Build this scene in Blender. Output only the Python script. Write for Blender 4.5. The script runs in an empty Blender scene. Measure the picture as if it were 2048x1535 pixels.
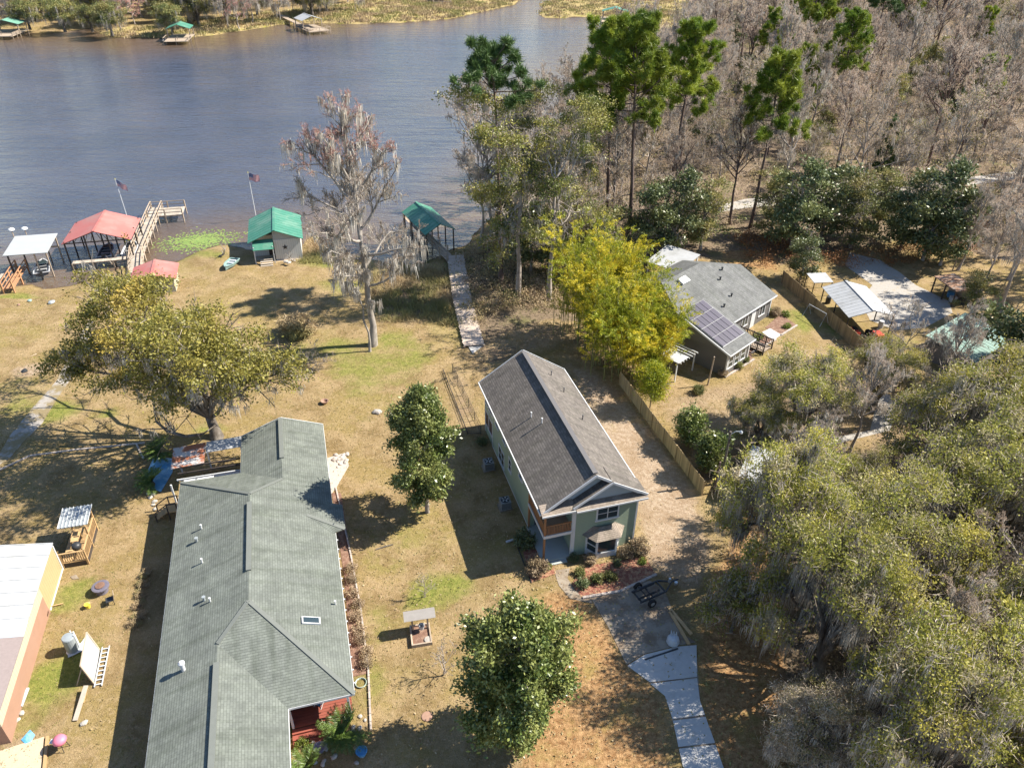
import bpy, math, random
import numpy as np
from mathutils import Vector, Matrix

# ------------------------------------------------------------------ camera
F_PX, PITCH, ROLL, CAM_H = 1530.0, 0.592, 0.012, 44.0
scene = bpy.context.scene
COL = scene.collection
cam_data = bpy.data.cameras.new('camera')
cam_data.sensor_width = 36.0
cam_data.lens = F_PX / 2048.0 * 36.0
cam_data.clip_start = 0.5
cam_data.clip_end = 6000.0
cam = bpy.data.objects.new('camera', cam_data)
COL.objects.link(cam)
cam.matrix_world = (Matrix.Translation((0, 0, CAM_H)) @ Matrix.Rotation(math.pi / 2 - PITCH, 4, 'X')
                    @ Matrix.Rotation(ROLL, 4, 'Z'))
scene.camera = cam
scene.render.resolution_x = 1024
scene.render.resolution_y = 767

# ------------------------------------------------------------------ light
SUN_EL, SHADOW_AZ = math.radians(44.5), math.radians(-167.0)
to_sun = Vector((-math.cos(SHADOW_AZ) * math.cos(SUN_EL), -math.sin(SHADOW_AZ) * math.cos(SUN_EL), math.sin(SUN_EL)))
world = bpy.data.worlds.new('World')
scene.world = world
world.use_nodes = True
wn = world.node_tree.nodes
wl = world.node_tree.links
sky = wn.new('ShaderNodeTexSky')
sky.sky_type = 'NISHITA'
sky.sun_disc = False
sky.sun_elevation = SUN_EL
sky.sun_rotation = math.atan2(to_sun.x, to_sun.y)
sky.altitude = 50
sky.air_density = 1.0
sky.dust_density = 0.3
sky.ozone_density = 3.5
wn['Background'].inputs['Strength'].default_value = 0.085
wl.new(sky.outputs['Color'], wn['Background'].inputs['Color'])
sun_data = bpy.data.lights.new('sun', 'SUN')
sun_data.energy = 5.0
sun_data.angle = math.radians(0.5)
sun_data.color = (1.0, 0.93, 0.82)
sun = bpy.data.objects.new('sun', sun_data)
COL.objects.link(sun)
sun.rotation_euler = (-to_sun).to_track_quat('-Z', 'Y').to_euler()
scene.view_settings.view_transform = 'Standard'
scene.view_settings.look = 'None'
scene.view_settings.exposure = 1.32
scene.view_settings.gamma = 1.0
scene.view_settings.use_curve_mapping = False

# ------------------------------------------------------------------ ground geometry helpers
_c, _s = math.cos(PITCH), math.sin(PITCH)
_cr, _sr = math.cos(-ROLL), math.sin(-ROLL)


def ray(x, y):
    a = (x - 1024) / F_PX
    b = (y - 767.5) / F_PX
    u = a * _cr - b * _sr
    v = a * _sr + b * _cr
    return u, _c - v * _s, -_s - v * _c


def G(x, y, z=0.0):
    """survey point: where the sight line of a photo pixel meets height z"""
    d = ray(x, y)
    t = (z - CAM_H) / d[2]
    return Vector((d[0] * t, d[1] * t, z))


WATER_Z = -1.0
_wp = [G(*p, WATER_Z).xy for p in [
    (0, 577), (62, 571), (86, 581), (150, 572), (205, 552), (250, 534), (350, 528), (400, 503), (445, 490),
    (500, 502), (560, 508), (600, 505), (612, 485), (628, 470), (655, 500), (690, 512), (740, 520), (770, 528),
    (850, 528), (885, 512), (905, 500), (938, 492), (955, 465), (988, 435), (1050, 335), (1120, 245), (1190, 150),
    (1320, 62), (1290, 46), (1200, 33), (1120, 36), (1090, 36), (1078, 28), (1090, 18), (1078, 8), (1120, -4),
    (1090, -8), (1040, -2), (1028, 10), (990, 18), (900, 38), (800, 46), (700, 48), (640, 46), (560, 50),
    (480, 63), (400, 74), (330, 78), (230, 76), (180, 58), (110, 66), (0, 64)]]
WATER_POLY = np.array([[-260., 255.]] + [[-260., 92.]] + [[p.x, p.y] for p in _wp])


def sdf(pts, poly):
    """signed distance to a polygon, negative inside"""
    pts = np.asarray(pts, float)
    poly = np.asarray(poly, float)
    a = poly
    b = np.roll(poly, -1, 0)
    d = np.full(len(pts), 1e9)
    inside = np.zeros(len(pts), bool)
    for i in range(len(a)):
        e = b[i] - a[i]
        w = pts - a[i]
        t = np.clip((w @ e) / max(e @ e, 1e-9), 0, 1)
        q = w - t[:, None] * e
        d = np.minimum(d, (q * q).sum(1))
        c1 = (a[i, 1] <= pts[:, 1]) & (b[i, 1] > pts[:, 1])
        c2 = (a[i, 1] > pts[:, 1]) & (b[i, 1] <= pts[:, 1])
        cr = e[0] * w[:, 1] - e[1] * w[:, 0]
        inside ^= (c1 & (cr > 0)) | (c2 & (cr < 0))
    d = np.sqrt(d)
    return np.where(inside, -d, d)


def sstep(x, a, b):
    t = np.clip((x - a) / (b - a), 0, 1)
    return t * t * (3 - 2 * t)


def height(pts):
    d = sdf(pts, WATER_POLY)
    z = np.where(d > 0, -0.98 + 0.35 * sstep(d, 0, 1.2) + 0.63 * sstep(d, 0.5, 11), -0.98 - 0.6 * sstep(-d, 0, 4))
    return z


def GT(x, y):
    """survey point on the terrain"""
    z = 0.0
    p = G(x, y, z)
    for _ in range(4):
        z = float(height([[p.x, p.y]])[0])
        p = G(x, y, max(z, WATER_Z))
    return p


# ------------------------------------------------------------------ object helpers
def _col(o):
    COL.objects.link(o)
    return o


def tag(o, label=None, cat=None, group=None, kind=None):
    if label:
        o['label'] = label
    if cat:
        o['category'] = cat
    if group:
        o['group'] = group
    if kind:
        o['kind'] = kind
    return o


def thing(name, label, cat, loc=(0, 0, 0), az=0.0, group=None):
    """an Empty at the base of a thing; local +y points to compass-like angle az (clockwise from +Y)"""
    o = _col(bpy.data.objects.new(name, None))
    o.empty_display_size = 0.3
    o.location = loc
    o.rotation_euler = (0, 0, -math.radians(az))
    return tag(o, label, cat, group)


def fast_mesh(name, verts, faces_list, mats, midx=None, smooth=False):
    """verts (N,3); faces_list: list of (M,k) int arrays; midx: list of ints per array"""
    me = bpy.data.meshes.new(name)
    verts = np.asarray(verts, np.float32)
    me.vertices.add(len(verts))
    me.vertices.foreach_set('co', verts.ravel())
    nl = sum(f.size for f in faces_list)
    npoly = sum(len(f) for f in faces_list)
    me.loops.add(nl)
    me.polygons.add(npoly)
    me.loops.foreach_set('vertex_index', np.concatenate([f.ravel() for f in faces_list]).astype(np.int32))
    tot = np.concatenate([np.full(len(f), f.shape[1], np.int32) for f in faces_list])
    st = np.concatenate([[0], np.cumsum(tot)[:-1]]).astype(np.int32)
    me.polygons.foreach_set('loop_start', st)
    me.polygons.foreach_set('loop_total', tot)
    if midx is not None:
        me.polygons.foreach_set('material_index', np.concatenate([np.full(len(f), m, np.int32) for f, m in zip(faces_list, midx)]))
    me.update(calc_edges=True)
    if smooth:
        me.polygons.foreach_set('use_smooth', np.ones(npoly, bool))
    for m in mats:
        me.materials.append(m)
    return me


def add_obj(name, me, parent=None, loc=None, az=None):
    o = _col(bpy.data.objects.new(name, me))
    if parent:
        o.parent = parent
    if loc is not None:
        o.location = loc
    if az is not None:
        o.rotation_euler = (0, 0, -math.radians(az))
    return o


class MB:
    def __init__(self):
        self.v, self.f, self.m = [], [], []

    def add(self, vs, fs, mi=0):
        n = len(self.v)
        self.v += [tuple(p) for p in vs]
        self.f += [tuple(i + n for i in f) for f in fs]
        self.m += [mi] * len(fs)
        return self

    def poly(self, pts, mi=0):
        return self.add(pts, [tuple(range(len(pts)))], mi)

    def box(self, x0, x1, y0, y1, z0, z1, mi=0):
        vs = [(x, y, z) for z in (z0, z1) for y in (y0, y1) for x in (x0, x1)]
        return self.add(vs, [(0, 2, 3, 1), (4, 5, 7, 6), (0, 1, 5, 4), (2, 6, 7, 3), (0, 4, 6, 2), (1, 3, 7, 5)], mi)

    def slab(self, pts, t, mi=0):
        """thick plate: polygon pts (3D) extruded down its normal by t"""
        pts = [Vector(p) for p in pts]
        n = Vector((0, 0, 0))
        for i in range(len(pts)):
            a, b = pts[i], pts[(i + 1) % len(pts)]
            n += Vector(((a.y - b.y) * (a.z + b.z), (a.z - b.z) * (a.x + b.x), (a.x - b.x) * (a.y + b.y)))
        n.normalize()
        if n.z < 0:
            pts = pts[::-1]
            n = -n
        k = len(pts)
        lo = [p - n * t for p in pts]
        fs = [tuple(range(k)), tuple(range(2 * k - 1, k - 1, -1))]
        fs += [(i, k + i, k + (i + 1) % k, (i + 1) % k) for i in range(k)]
        return self.add(pts + lo, fs, mi)

    def beam(self, p, q, w, h, mi=0):
        p, q = Vector(p), Vector(q)
        d = (q - p).normalized()
        up = Vector((0, 0, 1)) if abs(d.z) < 0.95 else Vector((0, 1, 0))
        s = d.cross(up).normalized() * (w / 2)
        u = s.cross(d).normalized() * (h / 2)
        vs = []
        for c in (p, q):
            vs += [c - s - u, c + s - u, c + s + u, c - s + u]
        return self.add(vs, [(3, 2, 1, 0), (4, 5, 6, 7), (0, 1, 5, 4), (1, 2, 6, 5), (2, 3, 7, 6), (3, 0, 4, 7)], mi)

    def tube(self, pts, rad, n=6, mi=0, cap=True):
        pts = [Vector(p) for p in pts]
        rad = rad if hasattr(rad, '__len__') else [rad] * len(pts)
        vs, fs = [], []
        for i, p in enumerate(pts):
            d = (pts[min(i + 1, len(pts) - 1)] - pts[max(i - 1, 0)]).normalized()
            r = d.cross(Vector((0.31, 0.17, 0.93)) if abs(d.z) < 0.9 else Vector((1, 0.1, 0))).normalized()
            q = d.cross(r)
            for k in range(n):
                a = 2 * math.pi * k / n
                vs.append(p + (r * math.cos(a) + q * math.sin(a)) * rad[i])
        for i in range(len(pts) - 1):
            for k in range(n):
                fs.append((i * n + k, i * n + (k + 1) % n, (i + 1) * n + (k + 1) % n, (i + 1) * n + k))
        if cap:
            fs.append(tuple(range(n - 1, -1, -1)))
            fs.append(tuple(range((len(pts) - 1) * n, len(pts) * n)))
        return self.add(vs, fs, mi)

    def lathe(self, prof, cx=0, cy=0, n=16, mi=0):
        vs, fs = [], []
        for r, z in prof:
            for k in range(n):
                a = 2 * math.pi * k / n
                vs.append((cx + r * math.cos(a), cy + r * math.sin(a), z))
        for i in range(len(prof) - 1):
            for k in range(n):
                fs.append((i * n + k, i * n + (k + 1) % n, (i + 1) * n + (k + 1) % n, (i + 1) * n + k))
        fs.append(tuple(range(n - 1, -1, -1)))
        fs.append(tuple(range((len(prof) - 1) * n, len(prof) * n)))
        return self.add(vs, fs, mi)

    def mesh(self, name, mats, smooth=False, uv=False):
        me = bpy.data.meshes.new(name)
        me.from_pydata([tuple(v) for v in self.v], [], self.f)
        mats = mats if isinstance(mats, (list, tuple)) else [mats]
        for m in mats:
            me.materials.append(m)
        if len(mats) > 1:
            me.polygons.foreach_set('material_index', self.m)
        if smooth:
            me.polygons.foreach_set('use_smooth', [True] * len(me.polygons))
        me.update()
        if uv:
            lay = me.uv_layers.new(name='slope')
            for p in me.polygons:
                n = p.normal
                h = Vector((n.x, n.y, 0))
                u = Vector((-n.y, n.x, 0)).normalized() if h.length > 1e-3 else Vector((1, 0, 0))
                v = n.cross(u)
                for li in p.loop_indices:
                    co = me.vertices[me.loops[li].vertex_index].co
                    lay.data[li].uv = (co.dot(u), co.dot(v))
        return me

    def build(self, name, mats, parent=None, smooth=False, uv=False, loc=None, az=None):
        return add_obj(name, self.mesh(name, mats, smooth, uv), parent, loc, az)


def one(name, me_builder, mats, label, cat, group=None, loc=(0, 0, 0), az=0.0, smooth=False, uv=False):
    return tag(me_builder.build(name, mats, None, smooth, uv, loc, az), label, cat, group)


def pieces(name, spots, mats, parent, rng=None, jitter=0.0):
    """alike pieces that share one unit box mesh, each an object: spots = (centre, size, rotz)"""
    me = MB().box(-.5, .5, -.5, .5, -.5, .5).mesh(name, mats)
    out = []
    for c, s, rz in spots:
        o = add_obj(name, me, parent)
        o.location = c
        o.scale = s
        o.rotation_euler = (0, 0, rz)
        out.append(o)
    return out


# ------------------------------------------------------------------ materials
def new_mat(name):
    m = bpy.data.materials.new(name)
    m.use_nodes = True
    return m, m.node_tree.nodes, m.node_tree.links, m.node_tree.nodes['Principled BSDF']


def N(nodes, t, **kw):
    n = nodes.new('ShaderNode' + t)
    for k, v in kw.items():
        if k in n.inputs:
            n.inputs[k].default_value = v
        else:
            setattr(n, k, v)
    return n


def mixc(nodes, links, fac, a, b, blend='MIX'):
    n = nodes.new('ShaderNodeMix')
    n.data_type = 'RGBA'
    n.blend_type = blend
    for sock, val in ((n.inputs[0], fac), (n.inputs[6], a), (n.inputs[7], b)):
        if hasattr(val, 'links') or hasattr(val, 'is_linked'):
            links.new(val, sock)
        elif isinstance(val, (int, float)):
            sock.default_value = val
        else:
            sock.default_value = (*val, 1) if len(val) == 3 else val
    return n.outputs[2]


def ramp(nodes, links, src, a, b, lo=0.0, hi=1.0):
    n = nodes.new('ShaderNodeMapRange')
    n.interpolation_type = 'SMOOTHSTEP'
    n.inputs['From Min'].default_value = a
    n.inputs['From Max'].default_value = b
    n.inputs['To Min'].default_value = lo
    n.inputs['To Max'].default_value = hi
    links.new(src, n.inputs['Value'])
    return n.outputs['Result']


def plain(name, c, rough=0.7, var=0.18, scale=3.0, bump=0.0, bscale=20.0, metal=0.0, c2=None, thr=(0.45, 0.65), spec=0.4, obj_var=0.0):
    """base colour with mottling, optional second colour in patches, optional fine relief"""
    m, n, l, b = new_mat(name)
    tc = n.new('ShaderNodeTexCoord')
    no = N(n, 'TexNoise', Scale=scale, Detail=6.0, Roughness=0.65)
    l.new(tc.outputs['Object'], no.inputs['Vector'])
    dark = tuple(x * (1 - var) for x in c)
    lite = tuple(min(1, x * (1 + var)) for x in c)
    col = mixc(n, l, no.outputs['Fac'], dark, lite)
    if c2 is not None:
        n2 = N(n, 'TexNoise', Scale=scale * 0.37, Detail=8.0, Roughness=0.7)
        l.new(tc.outputs['Object'], n2.inputs['Vector'])
        col = mixc(n, l, ramp(n, l, n2.outputs['Fac'], *thr), col, c2)
    if obj_var:
        oi = n.new('ShaderNodeObjectInfo')
        mr = N(n, 'MapRange')
        mr.inputs['To Min'].default_value = 1 - obj_var
        mr.inputs['To Max'].default_value = 1 + obj_var
        l.new(oi.outputs['Random'], mr.inputs['Value'])
        col = mixc(n, l, 1.0, col, mr.outputs['Result'], 'MULTIPLY')
    l.new(col, b.inputs['Base Color'])
    b.inputs['Roughness'].default_value = rough
    b.inputs['Metallic'].default_value = metal
    b.inputs['Specular IOR Level'].default_value = spec
    if bump:
        nb = N(n, 'TexNoise', Scale=bscale, Detail=4.0)
        l.new(tc.outputs['Object'], nb.inputs['Vector'])
        bp = N(n, 'Bump', Strength=bump, Distance=0.05)
        l.new(nb.outputs['Fac'], bp.inputs['Height'])
        l.new(bp.outputs['Normal'], b.inputs['Normal'])
    return m


def shingles(name, c, rows=0.2, width=0.35, contrast=0.35, bump=0.8):
    m, n, l, b = new_mat(name)
    uv = n.new('ShaderNodeUVMap')
    uv.uv_map = 'slope'
    br = N(n, 'TexBrick', Scale=1.0)
    br.inputs['Brick Width'].default_value = width
    br.inputs['Row Height'].default_value = rows
    br.inputs['Mortar Size'].default_value = 0.022
    br.inputs['Mortar Smooth'].default_value = 0.6
    br.inputs['Bias'].default_value = 0.0
    br.inputs['Color1'].default_value = (*[x * (1 - contrast * .5) for x in c], 1)
    br.inputs['Color2'].default_value = (*[x * (1 + contrast * .5) for x in c], 1)
    br.inputs['Mortar'].default_value = (*[x * 0.8 for x in c], 1)
    l.new(uv.outputs['UV'], br.inputs['Vector'])
    no = N(n, 'TexNoise', Scale=0.7, Detail=7.0, Roughness=0.7)
    l.new(uv.outputs['UV'], no.inputs['Vector'])
    col = mixc(n, l, ramp(n, l, no.outputs['Fac'], 0.3, 0.75, 0, 1), (0.78, 0.78, 0.78), (1.15, 1.15, 1.12))
    col = mixc(n, l, 1.0, br.outputs['Color'], col, 'MULTIPLY')
    mps = n.new('ShaderNodeMapping')
    mps.inputs['Scale'].default_value = (1.6, 0.16, 1)
    l.new(uv.outputs['UV'], mps.inputs['Vector'])
    ns = N(n, 'TexNoise', Scale=1.0, Detail=6.0, Roughness=0.7)
    l.new(mps.outputs[0], ns.inputs['Vector'])
    col = mixc(n, l, ramp(n, l, ns.outputs['Fac'], 0.4, 0.7), col, mixc(n, l, 1.0, col, (0.72, 0.74, 0.70), 'MULTIPLY'))
    l.new(col, b.inputs['Base Color'])
    b.inputs['Roughness'].default_value = 0.85
    b.inputs['Specular IOR Level'].default_value = 0.25
    # each course is a small ramp: thick lower edge, thin upper edge
    sep = n.new('ShaderNodeSeparateXYZ')
    l.new(uv.outputs['UV'], sep.inputs[0])
    mm = N(n, 'Math', operation='DIVIDE')
    mm.inputs[1].default_value = rows
    l.new(sep.outputs['Y'], mm.inputs[0])
    fr = N(n, 'Math', operation='FRACT')
    l.new(mm.outputs[0], fr.inputs[0])
    edge = ramp(n, l, fr.outputs[0], 0.18, 0.0, 0, 0.55)  # shadow line at each course's lower edge, painted into the colour
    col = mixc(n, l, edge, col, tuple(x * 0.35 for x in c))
    l.new(col, b.inputs['Base Color'])
    bp = N(n, 'Bump', Strength=bump, Distance=0.03)
    bp.invert = True
    l.new(fr.outputs[0], bp.inputs['Height'])
    l.new(bp.outputs['Normal'], b.inputs['Normal'])
    return m


def siding(name, c, pitch=0.16, axis='Z', var=0.08, rough=0.55):
    m, n, l, b = new_mat(name)
    tc = n.new('ShaderNodeTexCoord')
    sep = n.new('ShaderNodeSeparateXYZ')
    l.new(tc.outputs['Object'], sep.inputs[0])
    mm = N(n, 'Math', operation='DIVIDE')
    mm.inputs[1].default_value = pitch
    l.new(sep.outputs[axis], mm.inputs[0])
    fr = N(n, 'Math', operation='FRACT')
    l.new(mm.outputs[0], fr.inputs[0])
    no = N(n, 'TexNoise', Scale=1.5, Detail=6.0)
    l.new(tc.outputs['Object'], no.inputs['Vector'])
    col = mixc(n, l, no.outputs['Fac'], tuple(x * (1 - var) for x in c), tuple(x * (1 + var) for x in c))
    edge = ramp(n, l, fr.outputs[0], 0.86, 0.99, 0, 1)
    col = mixc(n, l, edge, col, tuple(x * 0.62 for x in c))
    l.new(col, b.inputs['Base Color'])
    b.inputs['Roughness'].default_value = rough
    bp = N(n, 'Bump', Strength=0.6, Distance=0.03)
    bp.invert = True
    l.new(fr.outputs[0], bp.inputs['Height'])
    l.new(bp.outputs['Normal'], b.inputs['Normal'])
    return m


def leafmat(name, cols, rough=0.55, trans=0.25, nscale=0.35, spec=0.35, thr=(0.4, 0.62), ov=0.2):
    """cols: two greens mixed leaf by leaf and a third colour in patches through the crown"""
    m, n, l, b = new_mat(name)
    g = n.new('ShaderNodeNewGeometry')
    tc = n.new('ShaderNodeTexCoord')
    no = N(n, 'TexNoise', Scale=nscale, Detail=3.0)
    l.new(tc.outputs['Object'], no.inputs['Vector'])
    col = mixc(n, l, g.outputs['Random Per Island'], cols[0], cols[1])
    if len(cols) > 2:
        f = ramp(n, l, no.outputs['Fac'], *thr)
        col = mixc(n, l, f, col, cols[2])
    if len(cols) > 3:
        n4 = N(n, 'TexNoise', Scale=nscale * 2.7, Detail=3.0)
        l.new(tc.outputs['Object'], n4.inputs['Vector'])
        col = mixc(n, l, ramp(n, l, n4.outputs['Fac'], 0.54, 0.66), col, cols[3])
    oi = n.new('ShaderNodeObjectInfo')
    mr = N(n, 'MapRange')
    mr.inputs['To Min'].default_value = 1 - ov
    mr.inputs['To Max'].default_value = 1 + ov
    l.new(oi.outputs['Random'], mr.inputs['Value'])
    col = mixc(n, l, 1.0, col, mr.outputs['Result'], 'MULTIPLY')
    l.new(col, b.inputs['Base Color'])
    b.inputs['Roughness'].default_value = rough
    b.inputs['Specular IOR Level'].default_value = spec
    if trans:
        tr = n.new('ShaderNodeBsdfTranslucent')
        l.new(col, tr.inputs['Color'])
        mx = N(n, 'MixShader')
        mx.inputs[0].default_value = trans
        l.new(b.outputs[0], mx.inputs[1])
        l.new(tr.outputs[0], mx.inputs[2])
        l.new(mx.outputs[0], n['Material Output'].inputs['Surface'])
    return m


def glass(name, c=(0.03, 0.045, 0.05), rough=0.06):
    m, n, l, b = new_mat(name)
    b.inputs['Base Color'].default_value = (*c, 1)
    b.inputs['Roughness'].default_value = rough
    b.inputs['Specular IOR Level'].default_value = 0.9
    return m


M = {}
M['white'] = plain('white_paint', (0.56, 0.57, 0.57), 0.5, 0.06, 4, bump=0.1)
M['white_metal'] = plain('white_sheet_metal', (0.36, 0.37, 0.375), 0.55, 0.12, 1.2, c2=(0.29, 0.295, 0.29), metal=0.0)
M['grey_metal'] = plain('grey_sheet_metal', (0.30, 0.33, 0.34), 0.4, 0.12, 1.5, metal=0.2)
M['steel'] = plain('galvanised_steel', (0.5, 0.52, 0.53), 0.35, 0.15, 6, metal=0.6)
M['dark_metal'] = plain('dark_metal', (0.03, 0.032, 0.035), 0.45, 0.3, 8)
M['black'] = plain('black_rubber', (0.015, 0.015, 0.016), 0.8, 0.3, 10)
M['green_metal'] = plain('green_sheet_metal', (0.05, 0.185, 0.125), 0.55, 0.2, 0.9, c2=(0.115, 0.235, 0.17))
M['far_green_metal'] = plain('weathered_green_metal', (0.14, 0.30, 0.22), 0.5, 0.15, 1.0)
M['moss_green_metal'] = plain('faded_green_metal', (0.15, 0.24, 0.20), 0.6, 0.2, 0.8, c2=(0.20, 0.27, 0.22))
M['red_metal'] = plain('faded_red_metal', (0.40, 0.125, 0.105), 0.6, 0.12, 0.7, c2=(0.36, 0.17, 0.145))
M['wood'] = plain('weathered_wood', (0.34, 0.27, 0.20), 0.8, 0.3, 5, bump=0.3, obj_var=0.22)
M['pale_wood'] = plain('pale_dock_wood', (0.37, 0.32, 0.26), 0.8, 0.25, 4, bump=0.3, obj_var=0.18)
M['boardwalk'] = plain('boardwalk_wood', (0.44, 0.36, 0.295), 0.8, 0.22, 4, bump=0.3, obj_var=0.16)
M['new_wood'] = plain('new_pine_lumber', (0.44, 0.29, 0.14), 0.7, 0.18, 3, bump=0.2, obj_var=0.15)
M['orange_wood'] = plain('stained_dock_wood', (0.38, 0.20, 0.10), 0.75, 0.2, 3, obj_var=0.15)
M['fence_wood'] = plain('fence_wood', (0.30, 0.22, 0.12), 0.8, 0.3, 4, bump=0.3, obj_var=0.25)
M['dark_wood'] = plain('dark_stained_wood', (0.05, 0.04, 0.035), 0.7, 0.3, 5)
M['rail_wood'] = plain('reddish_rail_wood', (0.30, 0.15, 0.07), 0.65, 0.2, 5, obj_var=0.1)
M['red_deck'] = plain('red_deck_paint', (0.26, 0.075, 0.05), 0.6, 0.2, 3, obj_var=0.12)
M['shingle_grey'] = shingles('grey_green_shingles', (0.152, 0.166, 0.148), rows=0.17, width=0.3, contrast=0.22)
M['shingle_dark'] = shingles('charcoal_shingles', (0.145, 0.128, 0.115), contrast=0.4)
M['shingle_mid'] = shingles('mid_grey_shingles', (0.155, 0.157, 0.155), contrast=0.25, bump=0.4)
M['shingle_tan'] = shingles('tan_shingles', (0.26, 0.215, 0.18), rows=0.14, width=0.25, contrast=0.3)
M['ridge_cap'] = plain('ridge_cap', (0.135, 0.145, 0.13), 0.8, 0.15, 4)
M['ridge_dark'] = plain('ridge_cap_dark', (0.12, 0.115, 0.115), 0.8, 0.15, 4)
M['sage'] = siding('sage_siding', (0.27, 0.335, 0.245))
M['gable'] = siding('pale_blue_siding', (0.36, 0.40, 0.41))
M['tan_trim'] = plain('tan_trim', (0.44, 0.36, 0.27), 0.6, 0.08, 4)
M['grey_siding'] = siding('grey_siding', (0.13, 0.125, 0.12))
M['yellow_wall'] = siding('yellow_siding', (0.36, 0.30, 0.16), pitch=0.3, axis='Y')
M['peach_wall'] = plain('peach_wall', (0.29, 0.17, 0.115), 0.8, 0.15, 1.2, c2=(0.30, 0.18, 0.125))
M['cream_wall'] = siding('cream_batten', (0.42, 0.38, 0.28), pitch=0.3, axis='Y')
M['brick'] = plain('brown_brick_wall', (0.28, 0.17, 0.12), 0.8, 0.3, 8)
M['concrete'] = plain('old_concrete', (0.26, 0.22, 0.17), 0.85, 0.2, 1.6, bump=0.2, c2=(0.17, 0.125, 0.085), thr=(0.42, 0.60))
M['new_concrete'] = plain('new_concrete', (0.45, 0.44, 0.42), 0.85, 0.10, 2.5, bump=0.15, c2=(0.37, 0.35, 0.32), thr=(0.5, 0.72))
M['slab_grey'] = plain('porch_slab', (0.33, 0.36, 0.35), 0.7, 0.12, 2)
M['path'] = plain('mossy_concrete', (0.29, 0.265, 0.235), 0.9, 0.3, 1.6, bump=0.3, c2=(0.20, 0.155, 0.08), thr=(0.42, 0.56))
M['gravel'] = plain('gravel', (0.32, 0.30, 0.27), 0.95, 0.3, 3, bump=0.6, bscale=12, c2=(0.33, 0.27, 0.19), thr=(0.5, 0.7))
M['mulch'] = plain('red_mulch', (0.20, 0.075, 0.05), 0.95, 0.6, 9, bump=0.9, bscale=14, c2=(0.32, 0.19, 0.11), thr=(0.46, 0.58))
M['brown_mulch'] = plain('brown_mulch', (0.17, 0.095, 0.065), 0.95, 0.5, 6, bump=0.9, bscale=14, c2=(0.26, 0.17, 0.12))
M['stone'] = plain('pale_stone', (0.36, 0.33, 0.29), 0.9, 0.25, 5, bump=0.5, obj_var=0.2)
M['edging'] = plain('edging_block', (0.38, 0.33, 0.29), 0.9, 0.2, 5, bump=0.3, obj_var=0.12)
M['glass'] = glass('window_glass')
M['solar'] = plain('solar_cell', (0.05, 0.042, 0.06), 0.4, 0.15, 1.5, spec=0.6, obj_var=0.15)
M['screen'] = plain('brown_screen', (0.075, 0.045, 0.035), 0.8, 0.15, 3)
M['blue_tarp'] = plain('blue_tarp', (0.06, 0.24, 0.45), 0.5, 0.25, 2.5, bump=0.6, bscale=6, c2=(0.22, 0.42, 0.58))
M['boat_white'] = plain('boat_gelcoat', (0.45, 0.46, 0.47), 0.3, 0.08, 3)
M['boat_dark'] = plain('boat_dark_hull', (0.05, 0.06, 0.08), 0.35, 0.2, 3)
M['boat_green'] = plain('boat_green_aluminium', (0.22, 0.32, 0.30), 0.5, 0.15, 4)
M['bag'] = plain('white_woven_bag', (0.42, 0.45, 0.48), 0.7, 0.15, 5, bump=0.5)
M['yellow'] = plain('yellow_plastic', (0.62, 0.52, 0.06), 0.5, 0.1, 4)
M['pink'] = plain('pink_plastic', (0.62, 0.17, 0.24), 0.5, 0.12, 4)
M['red'] = plain('red_paint', (0.48, 0.06, 0.04), 0.45, 0.15, 4)
M['rust'] = plain('rust_patched_roof', (0.44, 0.43, 0.42), 0.6, 0.08, 2.2, c2=(0.30, 0.11, 0.055), thr=(0.44, 0.56))
M['rust_litter'] = plain('leaf_covered_roof', (0.27, 0.15, 0.09), 0.9, 0.4, 5, c2=(0.25, 0.21, 0.18), bump=0.5)
M['bark'] = plain('oak_bark', (0.10, 0.085, 0.07), 0.95, 0.4, 3, bump=0.8, bscale=8, c2=(0.20, 0.18, 0.155))
M['pale_bark'] = plain('pale_bark', (0.29, 0.26, 0.225), 0.95, 0.3, 2.5, bump=0.6, bscale=8, c2=(0.16, 0.14, 0.12))
M['grey_bark'] = plain('grey_bark', (0.34, 0.295, 0.255), 0.95, 0.3, 2.0, c2=(0.19, 0.16, 0.135))
M['pine_bark'] = plain('pine_bark', (0.115, 0.08, 0.068), 0.95, 0.4, 2.5, bump=0.6, c2=(0.17, 0.12, 0.10))
M['culm'] = plain('bamboo_culm', (0.24, 0.24, 0.09), 0.6, 0.2, 2)
M['us_red'] = plain('flag_red', (0.5, 0.06, 0.08), 0.7, 0.05, 3)
M['us_white'] = plain('flag_white', (0.55, 0.55, 0.56), 0.7, 0.04, 3)
M['us_blue'] = plain('flag_blue', (0.03, 0.05, 0.18), 0.7, 0.05, 3)
M['twig'] = leafmat('pale_twigs', [(0.36, 0.295, 0.235), (0.72, 0.62, 0.52), (0.5, 0.39, 0.3)], 0.9, 0.35, 0.15, spec=0.05, ov=.3)
M['pink_twig'] = leafmat('reddish_bud_twigs', [(0.52, 0.29, 0.24), (0.66, 0.42, 0.36)], 0.9, 0.35, spec=0.05)
M['moss'] = leafmat('spanish_moss', [(0.36, 0.34, 0.3), (0.6, 0.56, 0.5), (0.44, 0.4, 0.34)], 0.95, 0.25, spec=0.05)
M['oak_leaf'] = leafmat('live_oak_leaves', [(0.15, 0.17, 0.033), (0.39, 0.37, 0.075), (0.47, 0.4, 0.08), (0.38, 0.33, 0.19)], 0.5, 0.36, 0.2, thr=(0.48, 0.70))
M['yellow_oak_leaf'] = leafmat('yellowing_oak_leaves', [(0.13, 0.13, 0.03), (0.29, 0.25, 0.055), (0.4, 0.28, 0.06)], 0.5, 0.3, 0.14, thr=(0.5, 0.74))
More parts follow.
